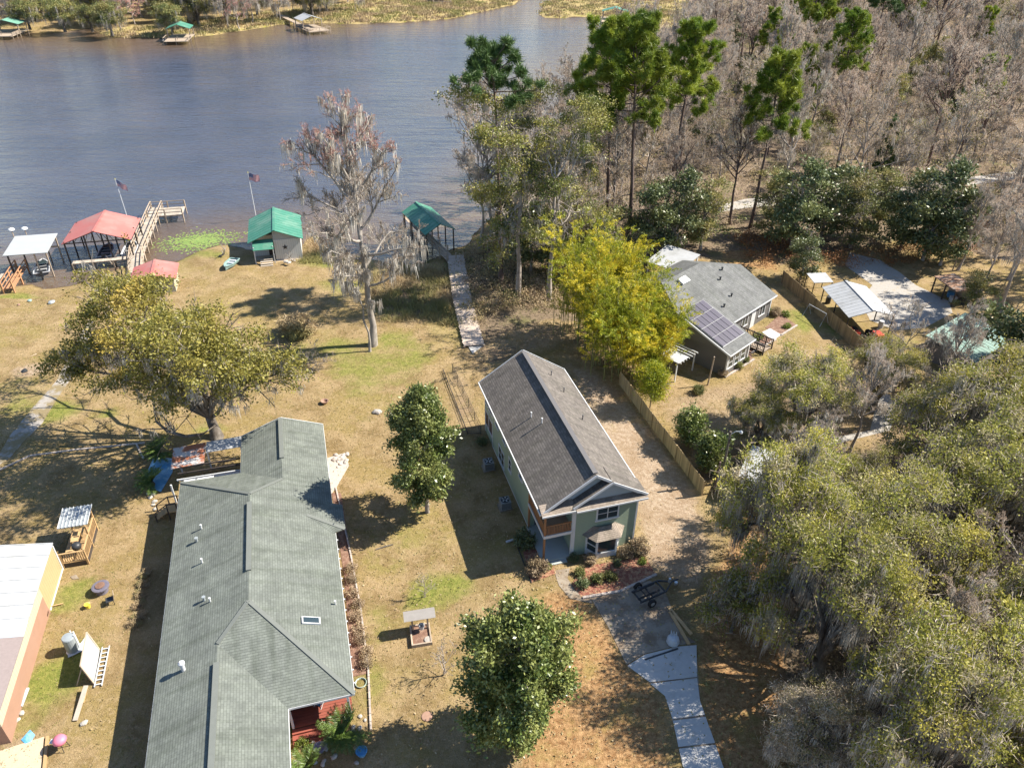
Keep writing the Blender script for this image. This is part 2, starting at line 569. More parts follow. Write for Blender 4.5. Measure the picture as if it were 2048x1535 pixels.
M['magnolia_leaf'] = leafmat('magnolia_leaves', [(0.045, 0.085, 0.02), (0.18, 0.22, 0.055), (0.24, 0.26, 0.08)], 0.36, 0.2, 0.5, spec=0.5)
M['dark_leaf'] = leafmat('evergreen_leaves', [(0.055, 0.085, 0.032), (0.18, 0.21, 0.09), (0.15, 0.165, 0.06)], 0.42, 0.2, 0.3, spec=0.45)
M['mid_leaf'] = leafmat('mixed_green_leaves', [(0.08, 0.11, 0.035), (0.23, 0.24, 0.08), (0.3, 0.26, 0.09)], 0.5, 0.3, 0.3)
M['needle'] = leafmat('pine_needles', [(0.06, 0.12, 0.012), (0.2, 0.28, 0.025), (0.28, 0.32, 0.035)], 0.5, 0.25, 0.25)
M['dark_needle'] = leafmat('dark_pine_needles', [(0.042, 0.084, 0.025), (0.098, 0.161, 0.042)], 0.5, 0.2, 0.25)
M['bamboo_leaf'] = leafmat('bamboo_leaves', [(0.14, 0.21, 0.016), (0.46, 0.46, 0.035), (0.74, 0.6, 0.045)], 0.5, 0.4, 0.35, thr=(0.44, 0.64))
M['tan_oak_leaf'] = leafmat('tan_oak_leaves', [(.30,.25,.15),(.50,.42,.30),(.30,.27,.09),(.46,.40,.34)], 0.7, 0.3, 0.3)
M['river_leaf'] = leafmat('river_oak_leaves', [(.055,.08,.02),(.18,.20,.05),(.26,.24,.06)], 0.45, 0.25, 0.3)
M['palm_leaf'] = leafmat('palm_fronds', [(0.077, 0.140, 0.028), (0.168, 0.238, 0.049)], 0.4, 0.2, 1.0, spec=0.5)
M['lime_leaf'] = leafmat('lime_green_leaves', [(0.12, 0.17, 0.03), (0.24, 0.28, 0.05)], 0.5, 0.25, 1.0)
M['red_leaf'] = leafmat('rusty_leaves', [(0.22, 0.09, 0.035), (0.34, 0.17, 0.06)], 0.7, 0.2, 0.8)
M['brown_leaf'] = leafmat('dry_brown_leaves', [(0.24, 0.17, 0.11), (0.42, 0.33, 0.22), (0.3, 0.24, 0.12)], 0.9, 0.25, 0.5)
M['straw'] = leafmat('dry_straw', [(0.30, 0.21, 0.12), (0.46, 0.36, 0.22), (0.28, 0.26, 0.10)], 0.9, 0.15, 0.12)
M['pond_weed'] = leafmat('pond_weed', [(0.12, 0.20, 0.05), (0.24, 0.30, 0.08)], 0.6, 0.1, 1.0)

# ================================================================== SETTING
def wpoly(pxs, z=0.0):
    return np.array([[G(x, y, z).x, G(x, y, z).y] for x, y in pxs])


def lines(a, b, far):
    """grid lines: fine between a and b, coarser outside"""
    return np.array(sorted(set(list(np.arange(a, b, 1.0)) + far)))


xs = lines(-75, 75, [-3000, -1200, -500, -350] + list(np.arange(-300, -75, 4.0)) + list(np.arange(75, 340, 4.0)) + [420, 600, 1200, 3000])
ys = lines(14, 125, [-400, -100, -30, 0, 8] + list(np.arange(125, 420, 3.0)) + [460, 520, 650, 900, 1500, 3000])
XX, YY = np.meshgrid(xs, ys)
tp = np.stack([XX.ravel(), YY.ravel()], 1)
tz = height(tp)
tv = np.column_stack([tp, tz])
ny, nx = XX.shape
idx = np.arange(ny * nx).reshape(ny, nx)
tf = np.stack([idx[:-1, :-1], idx[:-1, 1:], idx[1:, 1:], idx[1:, :-1]], -1).reshape(-1, 4)


def ground_material():
    m, n, l, b = new_mat('yard_ground')
    tc = n.new('ShaderNodeTexCoord')

    def noise(s, d=6.0, r=0.65):
        k = N(n, 'TexNoise', Scale=s, Detail=d, Roughness=r)
        l.new(tc.outputs['Object'], k.inputs['Vector'])
        return k.outputs['Fac']

    def attr(a):
        k = n.new('ShaderNodeAttribute')
        k.attribute_name = a
        return k.outputs['Fac']

    def mask(a, nz, lo=0.35, hi=0.65, amt=0.55):
        # ragged edge: attribute plus noise, thresholded
        s1 = N(n, 'Math', operation='SUBTRACT')
        l.new(nz, s1.inputs[0])
        s1.inputs[1].default_value = 0.5
        s2 = N(n, 'Math', operation='MULTIPLY_ADD')
        l.new(s1.outputs[0], s2.inputs[0])
        s2.inputs[1].default_value = amt * 2
        l.new(attr(a), s2.inputs[2])
        return ramp(n, l, s2.outputs[0], lo, hi)

    big, mid, fine, grain = noise(0.09), noise(0.45), noise(2.6, 8.0, 0.75), noise(11.0, 5.0, 0.75)
    patch = noise(0.22, 8.0, 0.72)
    col = mixc(n, l, ramp(n, l, mid, 0.36, 0.64), (0.19, 0.132, 0.060), (0.325, 0.235, 0.125))
    col = mixc(n, l, ramp(n, l, patch, 0.46, 0.60, 0, 0.75), col, (0.235, 0.175, 0.065))
    col = mixc(n, l, ramp(n, l, big, 0.5, 0.66, 0, 0.45), col, (0.225, 0.195, 0.06))
    col = mixc(n, l, ramp(n, l, fine, 0.48, 0.68, 0, 0.6), col, (0.40, 0.30, 0.18))
    col = mixc(n, l, ramp(n, l, noise(0.9, 8.0, 0.75), 0.5, 0.68, 0, 0.55), col, (0.165, 0.125, 0.06))
    green = mixc(n, l, ramp(n, l, fine, 0.35, 0.65), (0.115, 0.14, 0.028), (0.235, 0.225, 0.06))
    gm = mask('green', patch, 0.35, 1.05, 0.9)
    col = mixc(n, l, gm, col, green)
    sand = mixc(n, l, ramp(n, l, fine, 0.35, 0.7), (0.26, 0.185, 0.12), (0.42, 0.335, 0.25))
    sand = mixc(n, l, ramp(n, l, patch, 0.45, 0.6, 0, 0.7), sand, (0.24, 0.165, 0.10))
    col = mixc(n, l, mask('sand', patch, 0.3, 0.8, 0.8), col, sand)
    litter = mixc(n, l, ramp(n, l, fine, 0.35, 0.68), (0.105, 0.08, 0.055), (0.225, 0.17, 0.115))
    litter = mixc(n, l, ramp(n, l, grain, 0.52, 0.7, 0, 0.75), litter, (0.40, 0.29, 0.19))
    litter = mixc(n, l, ramp(n, l, patch, 0.5, 0.62, 0, 0.7), litter, (0.13, 0.13, 0.05))
    col = mixc(n, l, mask('litter', mid, 0.3, 0.7), col, litter)
    strw = mixc(n, l, ramp(n, l, fine, 0.35, 0.68), (0.20, 0.105, 0.045), (0.42, 0.265, 0.13))
    strw = mixc(n, l, ramp(n, l, mid, 0.5, 0.7, 0, 0.6), strw, (0.24, 0.20, 0.06))
    col = mixc(n, l, mask('straw', mid, 0.3, 0.7), col, strw)
    marsh = mixc(n, l, ramp(n, l, fine, 0.35, 0.65), (0.26, 0.205, 0.075), (0.43, 0.33, 0.17))
    marsh = mixc(n, l, ramp(n, l, mid, 0.52, 0.66), marsh, (0.24, 0.23, 0.045))
    col = mixc(n, l, mask('marsh', mid, 0.3, 0.7), col, marsh)
    mud = mixc(n, l, fine, (0.06, 0.043, 0.028), (0.11, 0.08, 0.05))
    col = mixc(n, l, mask('bed', fine, 0.3, 0.7, 0.2), col, mud)
    speck = mixc(n, l, ramp(n, l, grain, 0.28, 0.75), (0.72, 0.72, 0.72), (1.24, 1.24, 1.24))
    col = mixc(n, l, 1.0, col, speck, 'MULTIPLY')
    l.new(col, b.inputs['Base Color'])
    b.inputs['Roughness'].default_value = 0.95
    b.inputs['Specular IOR Level'].default_value = 0.1
    add = N(n, 'Math', operation='ADD')
    l.new(fine, add.inputs[0])
    l.new(grain, add.inputs[1])
    bp = N(n, 'Bump', Strength=0.7, Distance=0.12)
    l.new(add.outputs[0], bp.inputs['Height'])
    l.new(bp.outputs['Normal'], b.inputs['Normal'])
    return m


me = fast_mesh('ground', tv, [tf], [ground_material()], smooth=True)


def paint(name, polys=(), blobs=(), soft=1.5):
    w = np.zeros(len(tp))
    for pl, amount in polys:
        w = np.maximum(w, amount * (1 - sstep(sdf(tp, pl), -soft, soft)))
    for px, py, rx, ry, amount in blobs:
        c = G(px, py)
        q = np.hypot((tp[:, 0] - c.x) / rx, (tp[:, 1] - c.y) / ry)
        w = np.maximum(w, amount * (1 - sstep(q, 0.3, 1.15)))
    a = me.attributes.new(name, 'FLOAT', 'POINT')
    a.data.foreach_set('value', w.astype(np.float32))


WOODS = wpoly([(985, 470), (1050, 338), (1120, 247), (1190, 152), (1322, 62), (1420, 15), (1520, -40), (2300, -60),
               (2500, 300), (2300, 560), (2000, 520), (1850, 470), (1700, 500), (1560, 530), (1500, 512), (1300, 520), (1180, 640), (1090, 640), (935, 690), (925, 540)])
paint('litter', [(WOODS, 1.0), (wpoly([(1500, 1050), (1700, 900), (2300, 800), (2600, 1700), (1620, 1700), (1540, 1400)]), 0.85),
                 (wpoly([(925, 505), (1180, 520), (1180, 640), (1000, 640), (940, 690)]), 0.8),
                 (wpoly([(760, 560), (905, 530), (925, 640), (760, 640)]), 0.55)],
      [(1690, 920, 8, 6, .5)])
paint('straw', [(wpoly([(1075, 1185), (1160, 1170), (1180, 1200), (1330, 1400), (1375, 1700), (1000, 1700), (1040, 1500)]), 0.8),
                (wpoly([(1395, 1290), (1420, 1150), (1500, 1000), (1560, 1100), (1600, 1700), (1450, 1700), (1400, 1400)]), 0.9),
                (wpoly([(1140, 700), (1230, 720), (1290, 790), (1400, 960), (1370, 980), (1240, 820)]), 0.5), (wpoly([(1440, 500), (1560, 500), (1560, 545), (1450, 530)]), .8)],
      [(1000, 1260, 4, 5, .3)])
paint('sand', [(wpoly([(1120, 720), (1190, 740), (1260, 800), (1395, 985), (1430, 1110), (1400, 1200), (1320, 1150), (1290, 1130), (1270, 1020)]), 0.85),
               (wpoly([(955, 650), (1100, 610), (1180, 690), (1040, 710), (960, 765), (905, 700)]), 0.55),
               (wpoly([(1290, 790), (1480, 760), (1640, 690), (1760, 740), (1700, 900), (1500, 930), (1420, 950)]), 0.55),
               (wpoly([(0, 1480), (90, 1455), (95, 1700), (-400, 1700)]), 0.8),
               (wpoly([(900, 700), (955, 760), (965, 860), (905, 870), (880, 760)]), 0.5)],
      [(1450, 950, 3, 2, .9), (1600, 900, 5, 3, .6), (60, 740, 3, 2, .8), (330, 1010, 2, 1.5, .5), (1560, 640, 3, 3, .3), (1750, 850, 6, 5, .5),
       (300, 1060, 2, 3, .3), (960, 1260, 2, 2, .2), (250, 560, 6, 4, .5), (480, 560, 6, 4, .35)])
paint('green', [(wpoly([(640, 670), (830, 660), (880, 700), (830, 770), (700, 800), (640, 740)]), 0.75)],
      [(110, 825, 4, 3, .95), (55, 800, 4, 4, .7), (215, 828, 1.6, 1.2, 1), (420, 855, 2.5, 1, 1), (400, 500, 6, 3, .9), (640, 690, 8, 4, .6),
       (700, 570, 6, 6, .7), (890, 1170, 4, 2, 1), (860, 1200, 3, 2, .8), (800, 1100, 6, 4, .5), (120, 1200, 3, 2, .9), (170, 1170, 2, 1.5, .9),
       (100, 1370, 3, 3, .95), (150, 1330, 2, 3, 1), (60, 1440, 2, 2, .8), (1670, 660, 2, 4, .9), (1600, 640, 2, 5, .8), (820, 620, 6, 4, .7),
       (930, 655, 2, 4, .7), (30, 585, 6, 1.2, 1), (760, 1240, 2, 4, .6), (740, 1350, 2, 4, .6), (900, 1010, 4, 6, .35), (1560, 335, 16, 8, 1),
       (1480, 420, 8, 4, .6), (1700, 300, 14, 6, .5), (500, 740, 6, 4, .5), (300, 640, 10, 6, .4), (20, 780, 5, 5, .5), (600, 860, 4, 5, .5), (1810, 690, 3, 3, .7), (640, 520, 5, 3, .8)])
paint('marsh', [(wpoly([(1330, 60), (1090, 40), (1075, 25), (1085, 5), (1300, -60), (1500, -40)]), 1.0),
                (wpoly([(1030, 12), (900, 42), (700, 52), (600, 48), (560, 52), (480, 66), (400, 78), (230, 80), (180, 60), (560, 20), (700, 5), (900, -30), (1040, -20)]), 1.0)],
      [(640, 480, 5, 8, 1), (690, 500, 8, 4, 1)], soft=4)
d_w = sdf(tp, WATER_POLY)
a = me.attributes.new('bed', 'FLOAT', 'POINT')
a.data.foreach_set('value', (1 - sstep(d_w, -0.8, 0.5)).astype(np.float32))
tag(add_obj('ground', me), kind='structure')


def water_material():
    m, n, l, b = new_mat('river_water')
    tc = n.new('ShaderNodeTexCoord')
    mp = n.new('ShaderNodeMapping')
    mp.inputs['Rotation'].default_value = (0, 0, math.radians(18))
    mp.inputs['Scale'].default_value = (0.55, 1.5, 1)
    l.new(tc.outputs['Object'], mp.inputs['Vector'])
    n1 = N(n, 'TexNoise', Scale=1.1, Detail=5.0, Roughness=0.62, Distortion=0.5)
    n2 = N(n, 'TexNoise', Scale=0.05, Detail=5.0)
    l.new(mp.outputs[0], n1.inputs['Vector'])
    l.new(tc.outputs['Object'], n2.inputs['Vector'])
    mp2 = n.new('ShaderNodeMapping')
    mp2.inputs['Rotation'].default_value = (0, 0, math.radians(-38))
    mp2.inputs['Scale'].default_value = (0.10, 0.36, 1)
    l.new(tc.outputs['Object'], mp2.inputs['Vector'])
    n3 = N(n, 'TexNoise', Scale=1.0, Detail=5.0, Roughness=0.55, Distortion=0.4)
    l.new(mp2.outputs[0], n3.inputs['Vector'])
    col = mixc(n, l, ramp(n, l, n2.outputs['Fac'], 0.35, 0.65), (0.048, 0.053, 0.072), (0.064, 0.067, 0.086))  # sky's blue reflection painted into the base colour; the river itself is brown
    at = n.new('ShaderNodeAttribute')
    at.attribute_name = 'shallow_reflect'
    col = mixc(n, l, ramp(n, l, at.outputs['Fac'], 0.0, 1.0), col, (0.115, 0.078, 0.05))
    l.new(col, b.inputs['Base Color'])
    b.inputs['Roughness'].default_value = 0.08
    b.inputs['IOR'].default_value = 1.6
    b.inputs['Specular IOR Level'].default_value = 1.0
    add = N(n, 'Math', operation='MULTIPLY_ADD')
    l.new(n3.outputs['Fac'], add.inputs[0])
    add.inputs[1].default_value = 2.2
    l.new(n1.outputs['Fac'], add.inputs[2])
    bp = N(n, 'Bump', Strength=0.7, Distance=0.35)
    l.new(add.outputs[0], bp.inputs['Height'])
    l.new(bp.outputs['Normal'], b.inputs['Normal'])
    return m


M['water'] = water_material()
wxs = np.concatenate([np.arange(-900, -150, 50.0), np.arange(-150, 120, 3.0), np.arange(120, 520, 50.0)])
wys = np.concatenate([np.arange(40, 125, 2.5), np.arange(125, 340, 4.0), np.arange(340, 720, 40.0)])
WX, WY = np.meshgrid(wxs, wys)
wp_ = np.stack([WX.ravel(), WY.ravel()], 1)
wi = np.arange(WX.size).reshape(WX.shape)
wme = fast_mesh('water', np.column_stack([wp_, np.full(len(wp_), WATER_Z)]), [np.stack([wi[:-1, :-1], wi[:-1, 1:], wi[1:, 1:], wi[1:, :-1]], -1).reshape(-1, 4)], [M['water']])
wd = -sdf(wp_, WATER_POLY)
wid = np.where(wp_[:, 1] > 170, 48.0, 24.0)  # brown shallows; wider at the far bank, where tree reflections are painted in
at_ = wme.attributes.new('shallow_reflect', 'FLOAT', 'POINT')
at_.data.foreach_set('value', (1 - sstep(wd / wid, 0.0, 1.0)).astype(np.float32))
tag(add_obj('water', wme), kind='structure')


def sheet(name, pxs, mat, z=0.02, kind='structure', thick=0.1, parent=None):
    pts = [G(x, y, z) for x, y in pxs]
    mb = MB().slab(pts, thick)
    o = mb.build(name, mat, parent)
    if kind and parent is None:
        tag(o, kind=kind)
    return o


dv = tag(MB().slab([G(*q, .02) for q in [(1258, 1330), (1392, 1291), (1400, 1400), (1474, 1638), (1397, 1638), (1332, 1390)]], .1).build('driveway', M['concrete']), kind='structure')
for q in ([(1255, 1330), (1290, 1308), (1355, 1292), (1393, 1289), (1394, 1352), (1300, 1363)], [(1301, 1366), (1394, 1355), (1400, 1400), (1410, 1428), (1345, 1436), (1330, 1390)],
          [(1346, 1440), (1411, 1432), (1430, 1484), (1357, 1492)], [(1358, 1496), (1431, 1488), (1450, 1542), (1370, 1548)], [(1371, 1552), (1451, 1546), (1475, 1640), (1395, 1640)]):
    MB().slab([G(*t, .05) for t in q], .08).build('slab', M['new_concrete'], dv)
sheet('old_driveway', [(1178, 1190), (1300, 1160), (1330, 1180), (1360, 1262), (1391, 1283), (1355, 1290), (1290, 1306), (1253, 1328), (1215, 1250)], M['concrete'], 0.03)
sheet('front_path', [(1108, 1140), (1140, 1135), (1135, 1155), (1150, 1180), (1178, 1188), (1185, 1206), (1140, 1196), (1118, 1170)], M['concrete'], 0.025)
sheet('concrete_path', [(0, 905), (20, 870), (65, 815), (95, 782), (112, 762), (150, 690), (168, 655), (190, 620), (178, 690), (140, 760), (112, 800), (85, 845), (45, 885), (20, 915), (-120, 1010), (-160, 990)], M['path'], 0.02)
sheet('gravel_drive', [(1700, 505), (1760, 520), (1800, 545), (1832, 570), (1898, 602), (1905, 625), (1850, 655), (1790, 660), (1740, 640), (1720, 600), (1745, 570), (1690, 530)], M['gravel'], 0.02)
sheet('road', [(1440, 410), (1490, 398), (1640, 384), (1800, 372), (2050, 340), (2050, 355), (1800, 390), (1640, 402), (1490, 416), (1440, 424)], M['gravel'], 0.02)
sheet('gravel_yard', [(1550, 905), (1640, 895), (1780, 860), (1800, 800), (1760, 780), (1740, 860), (1640, 880)], M['gravel'], 0.02)
sheet('clay_track', [(1722, 100), (1735, 40), (1780, 22), (1830, 25), (1780, 34), (1752, 50), (1740, 105)], M['rust_litter'], 0.02)
sheet('sand_pad', [(0, 1500), (88, 1472), (80, 1560), (60, 1640), (-60, 1640)], plain('packed_sand', (0.46, 0.36, 0.25), 0.95, 0.15, 3, bump=0.2), 0.02)

# ================================================================== BUILDINGS
def window(parent, c, w, h, face, mull=(1, 1), fw=0.09, mat_frame='white', proud=0.05, name='window'):
    """c: centre on the wall (local), face: 'x-','x+','y-','y+'; pane is the part, its frame the sub-part"""
    ax = 0 if face[0] == 'x' else 1
    sg = -1 if face[1] == '-' else 1

    def bx(mb, u0, u1, z0, z1, d0, d1):
        lo, hi = sorted((c[ax] + sg * d0, c[ax] + sg * d1))
        if ax == 0:
            mb.box(lo, hi, c[1] + u0, c[1] + u1, c[2] + z0, c[2] + z1)
        else:
            mb.box(c[0] + u0, c[0] + u1, lo, hi, c[2] + z0, c[2] + z1)
    p = MB()
    bx(p, -w / 2 + fw * .6, w / 2 - fw * .6, -h / 2 + fw * .6, h / 2 - fw * .6, 0.004, proud * .5)
    pane = p.build(name, M['glass'], parent)
    f = MB()
    bx(f, -w / 2 - fw * .4, -w / 2 + fw * .6, -h / 2, h / 2, 0, proud)
    bx(f, w / 2 - fw * .6, w / 2 + fw * .4, -h / 2, h / 2, 0, proud)
    bx(f, -w / 2 - fw * .6, w / 2 + fw * .6, h / 2, h / 2 + fw, 0, proud + .01)
    bx(f, -w / 2 - fw * .9, w / 2 + fw * .9, -h / 2 - fw, -h / 2, 0, proud + .04)
    nv, nh = mull
    for i in range(1, nv + 1):
        u = -w / 2 + w * i / (nv + 1)
        bx(f, u - .035, u + .035, -h / 2, h / 2, 0.01, proud * .9)
    for i in range(1, nh + 1):
        z = -h / 2 + h * i / (nh + 1)
        bx(f, -w / 2, w / 2, z - .025, z + .025, 0.01, proud * .8)
    f.build('window_frame', M[mat_frame], pane)
    return pane


# ---------------------------------------------------------------- two-storey green house
gh = thing('house', 'narrow two-storey sage green house with charcoal gable roof and front balcony', 'house', (2.2152, 40.7035, 0), -17)
EZ, RZ, W_, L_ = 5.2, 7.98, 8.25, 17.9
xm = W_ / 2
wx0, wx1, wy1 = 0.45, 7.85, 17.5
wall = MB()
wall.box(wx0, wx0 + .15, 4.1, 14.9, -0.3, EZ + .2)                  # left
wall.box(wx1 - .15, wx1, 0.2, wy1, -0.3, EZ + .2)                   # right
wall.box(wx0 + .15, wx1 - .15, wy1 - .15, wy1, -0.3, EZ + .2)       # back
wall.box(2.75, wx1 - .15, 0.2, 0.35, -0.3, EZ + .1)                 # front block
wall.box(2.75, 2.9, 0.35, 4.1, -0.3, EZ)                            # porch side wall
wall.box(wx0 + .15, 2.75, 4.1, 4.25, -0.3, EZ)                      # porch back wall
wall.build('wall', M['sage'], gh)
gab = MB()
gab.add([(wx0, .62, EZ), (wx1, .62, EZ), (xm, .62, RZ - .32), (wx0, .72, EZ), (wx1, .72, EZ), (xm, .72, RZ - .32)],
        [(0, 1, 2), (5, 4, 3), (0, 3, 4, 1)])
gab.build('gable_wall', M['gable'], gh)
gab = MB()
gab.add([(2.75, .16, EZ + .2), (8.05, .16, EZ + .2), (5.38, .16, 7.05), (2.75, .26, EZ + .2), (8.05, .26, EZ + .2), (5.38, .26, 7.05)],
        [(0, 1, 2), (5, 4, 3), (0, 3, 4, 1)])
gab.build('gable_wall', M['gable'], gh)
gab = MB()
gab.add([(wx0, wy1 - .1, EZ), (wx1, wy1 - .1, EZ), (xm, wy1 - .1, RZ - .32)], [(0, 2, 1)])
gab.build('gable_wall', M['gable'], gh)
roof = MB()
roof.slab([(0, 0, EZ), (0, L_, EZ), (xm, L_, RZ), (xm, 0, RZ)], .14)
roof.slab([(W_, 0, EZ), (xm, 0, RZ), (xm, L_, RZ), (W_, L_, EZ)], .14)
rf = roof.build('roof', M['shingle_dark'], gh, uv=True)
# right slope carries the same shingles; small front gable
r2 = MB()
r2.slab([(2.45, -.22, 5.42), (2.45, 1.6, 5.42), (5.38, 1.6, 7.22), (5.38, -.22, 7.22)], .12)
r2.slab([(8.3, -.22, 5.42), (5.38, -.22, 7.22), (5.38, 1.6, 7.22), (8.3, 1.6, 5.42)], .12)
r2.build('front_gable_roof', M['shingle_dark'], rf, uv=True)
rc = MB()
rc.beam((xm, .25, RZ + .035), (xm, L_ - .25, RZ + .035), .34, .08)
rc.build('ridge_vent', M['ridge_dark'], rf)
pent = MB()
pent.slab([(0.0, -.3, EZ + .08), (2.6, -.3, EZ + .08), (2.6, .62, EZ + .42), (0.0, .62, EZ + .42)], .08)
pent.build('skirt_roof', M['shingle_tan'], gh, uv=True)
pent = MB()
pent.slab([(2.62, -.44, EZ + .04), (8.3, -.44, EZ + .04), (8.3, .16, EZ + .34), (2.62, .16, EZ + .34)], .08)
pent.build('skirt_roof', M['shingle_tan'], gh, uv=True)
tr = MB()
for y in (-.02, L_ + .02):
    tr.beam((0, y, EZ - .04), (xm, y, RZ - .04), .06, .2)
    tr.beam((W_, y, EZ - .04), (xm, y, RZ - .04), .06, .2)
tr.beam((2.42, -.25, 5.38), (5.38, -.25, 7.18), .06, .18)
tr.beam((8.33, -.25, 5.38), (5.38, -.25, 7.18), .06, .18)
tr.beam((-.03, 0, EZ - .06), (-.03, L_, EZ - .06), .07, .18)
tr.beam((W_ + .03, 0, EZ - .06), (W_ + .03, L_, EZ - .06), .07, .18)
tr.beam((0, -.32, EZ + .0), (2.6, -.32, EZ + .0), .05, .14)
tr.beam((2.62, -.46, EZ - .04), (8.3, -.46, EZ - .04), .05, .14)
tr.build('roof_trim', M['white'], rf)
sof = MB()
sof.box(0.02, .44, .3, L_ - .02, EZ - .18, EZ - .15)
sof.box(0.45, 2.74, -.25, 4.1, EZ - .12, EZ - .07)
sof.box(2.75, 8.2, -.38, .2, EZ - .1, EZ - .05)
sof.build('soffit', M['tan_trim'], gh)
cb = MB()
for x, y in ((wx0 - .02, 4.06), (wx0 - .02, 14.86), (wx0 - .02, wy1 - .1), (wx1 - .1, .16), (2.72, .16), (wx1 - .08, wy1 - .1)):
    cb.box(x, x + .13, y, y + .13, -.3, EZ - .15)
cb.box(wx0 - .02, wx0 + .02, 4.2, 14.86, -.3, .12)
cb.build('corner_trim', M['white'], gh)
ps = MB()
ps.box(.3, 2.75, .1, 4.1, -.1, .18)
ps.box(.9, 2.2, -.3, .1, -.15, .08)
ps.build('porch_floor', M['slab_grey'], gh)
bf = MB()
bf.box(.4, 2.75, .25, 4.1, 2.52, 2.68)
bf.build('balcony_floor', M['wood'], gh)
bfa = MB()
bfa.box(.38, 2.75, .2, .26, 2.45, 2.72)
bfa.box(.36, .42, .26, 4.1, 2.45, 2.72)
bfa.build('balcony_fascia', M['white'], gh)
for (x, y) in ((.46, .3), (.46, 4.02)):
    p = MB()
    p.box(x - .07, x + .07, y - .07, y + .07, .18, EZ - .12)
    p.build('porch_post', M['rail_wood'], gh)
p = MB()
p.box(2.58, 2.74, .2, .36, .1, EZ - .12)
p.build('porch_post', M['white'], gh)
rl = MB()
rl.beam((.46, .3, 3.62), (2.6, .3, 3.62), .1, .07)
rl.beam((.46, .3, 2.82), (2.6, .3, 2.82), .07, .06)
rl.beam((.46, .3, 3.62), (.46, 4.0, 3.62), .1, .07)
rl.beam((.46, .3, 2.82), (.46, 4.0, 2.82), .07, .06)
rl.build('balcony_rail', M['rail_wood'], gh)
pieces('baluster', [((.6 + i * .125, .3, 3.22), (.05, .05, .75), 0) for i in range(16)] +
       [((.46, .45 + i * .14, 3.22), (.05, .05, .75), 0) for i in range(25)], M['rail_wood'], gh)
sp = MB()
sp.box(wx0 + .05, wx0 + .1, 15.0, 17.35, .9, 2.5)
sp.box(wx0 + .05, wx0 + .1, 15.0, 17.35, 3.3, EZ - .1)
sp.build('porch_screen', M['screen'], gh)
sb = MB()
sb.box(wx0 + .02, wx0 + .14, 14.9, 17.45, -.3, .9)
sb.box(wx0 + .02, wx0 + .14, 14.9, 17.45, 2.5, 3.3)
sb.build('porch_wall', M['sage'], gh)
spt = MB()
for z in (.9, 2.5, 3.3):
    spt.box(wx0 - .01, wx0 + .05, 14.95, 17.45, z - .05, z + .05)
spt.box(wx0 - .01, wx0 + .05, 16.2, 16.3, .9, EZ - .2)
spt.build('screen_trim', M['white'], gh)
window(gh, (5.4, .2, 3.92), 1.75, 1.2, 'y-', (1, 1), .12)
window(gh, (wx0, 11.9, 1.2), 1.7, 1.5, 'x-', (1, 1), .1)
window(gh, (wx0, 9.3, 2.3), .75, 1.2, 'x-', (0, 1), .1)
window(gh, (wx0, 13.4, 3.8), 1.1, .7, 'x-', (0, 1), .1)
window(gh, (wx0, 11.0, 3.8), .9, .7, 'x-', (0, 1), .1)
window(gh, (wx0, 6.3, 3.8), .9, .9, 'x-', (0, 1), .1)
window(gh, (2.0, 4.1, 3.9), .9, 1.6, 'y-', (0, 0), .1)
d = MB()
d.box(.95, 1.75, 4.04, 4.1, .2, 2.25)
dd = d.build('door', plain('slate_door', (0.07, 0.07, 0.1), .5, .1), gh)
h = MB()
h.tube([(1.62, 4.03, 1.1), (1.62, 3.97, 1.1), (1.55, 3.97, 1.1)], .02, 6)
h.build('door_handle', M['steel'], dd)
window(gh, (2.75, 2.6, 1.4), 1.0, 1.5, 'x-', (0, 1), .1)
window(gh, (2.75, 2.2, 3.9), .9, 1.5, 'x-', (0, 1), .1)
# bay window with its little hipped roof
bay = MB()
bp_ = [(3.85, .2), (4.4, -.6), (6.0, -.6), (6.55, .2)]
for i in range(3):
    a, b = bp_[i], bp_[i + 1]
    bay.add([(a[0], a[1], -.2), (b[0], b[1], -.2), (b[0], b[1], .55), (a[0], a[1], .55)], [(0, 1, 2, 3)])
    bay.add([(a[0], a[1], 1.95), (b[0], b[1], 1.95), (b[0], b[1], 2.15), (a[0], a[1], 2.15)], [(0, 1, 2, 3)])
bw = bay.build('bay_window', M['white'], gh)
bg = MB()
for i in range(3):
    a, b = bp_[i], bp_[i + 1]
    o = .03
    bg.add([(a[0], a[1] + o, .55), (b[0], b[1] + o, .55), (b[0], b[1] + o, 1.95), (a[0], a[1] + o, 1.95)], [(0, 1, 2, 3)])
bg.build('pane', M['glass'], bw)
bfm = MB()
for (x, y) in bp_:
    bfm.beam((x, y, -.2), (x, y, 2.15), .14, .14)
for i in range(3):
    a, b = bp_[i], bp_[i + 1]
    for z in (.55, 1.95):
        bfm.beam((a[0], a[1], z), (b[0], b[1], z), .09, .1)
for i in (0, 2):
    a, b = bp_[i], bp_[i + 1]
    bfm.beam((a[0], a[1], 1.25), (b[0], b[1], 1.25), .07, .06)
bfm.build('window_frame', M['white'], bw)
br = MB()
q = [(3.45, .2), (4.2, -.9), (6.2, -.9), (6.95, .2)]
t = [(4.3, .2), (4.75, .0), (5.7, .0), (6.1, .2)]
for i in range(3):
    br.slab([(q[i][0], q[i][1], 2.12), (q[i + 1][0], q[i + 1][1], 2.12), (t[i + 1][0], t[i + 1][1], 2.75), (t[i][0], t[i][1], 2.75)], .08)
br.add([(q[i][0], q[i][1], 2.1) for i in range(4)], [(3, 2, 1, 0)])
br.build('bay_roof', M['shingle_tan'], bw, uv=True)
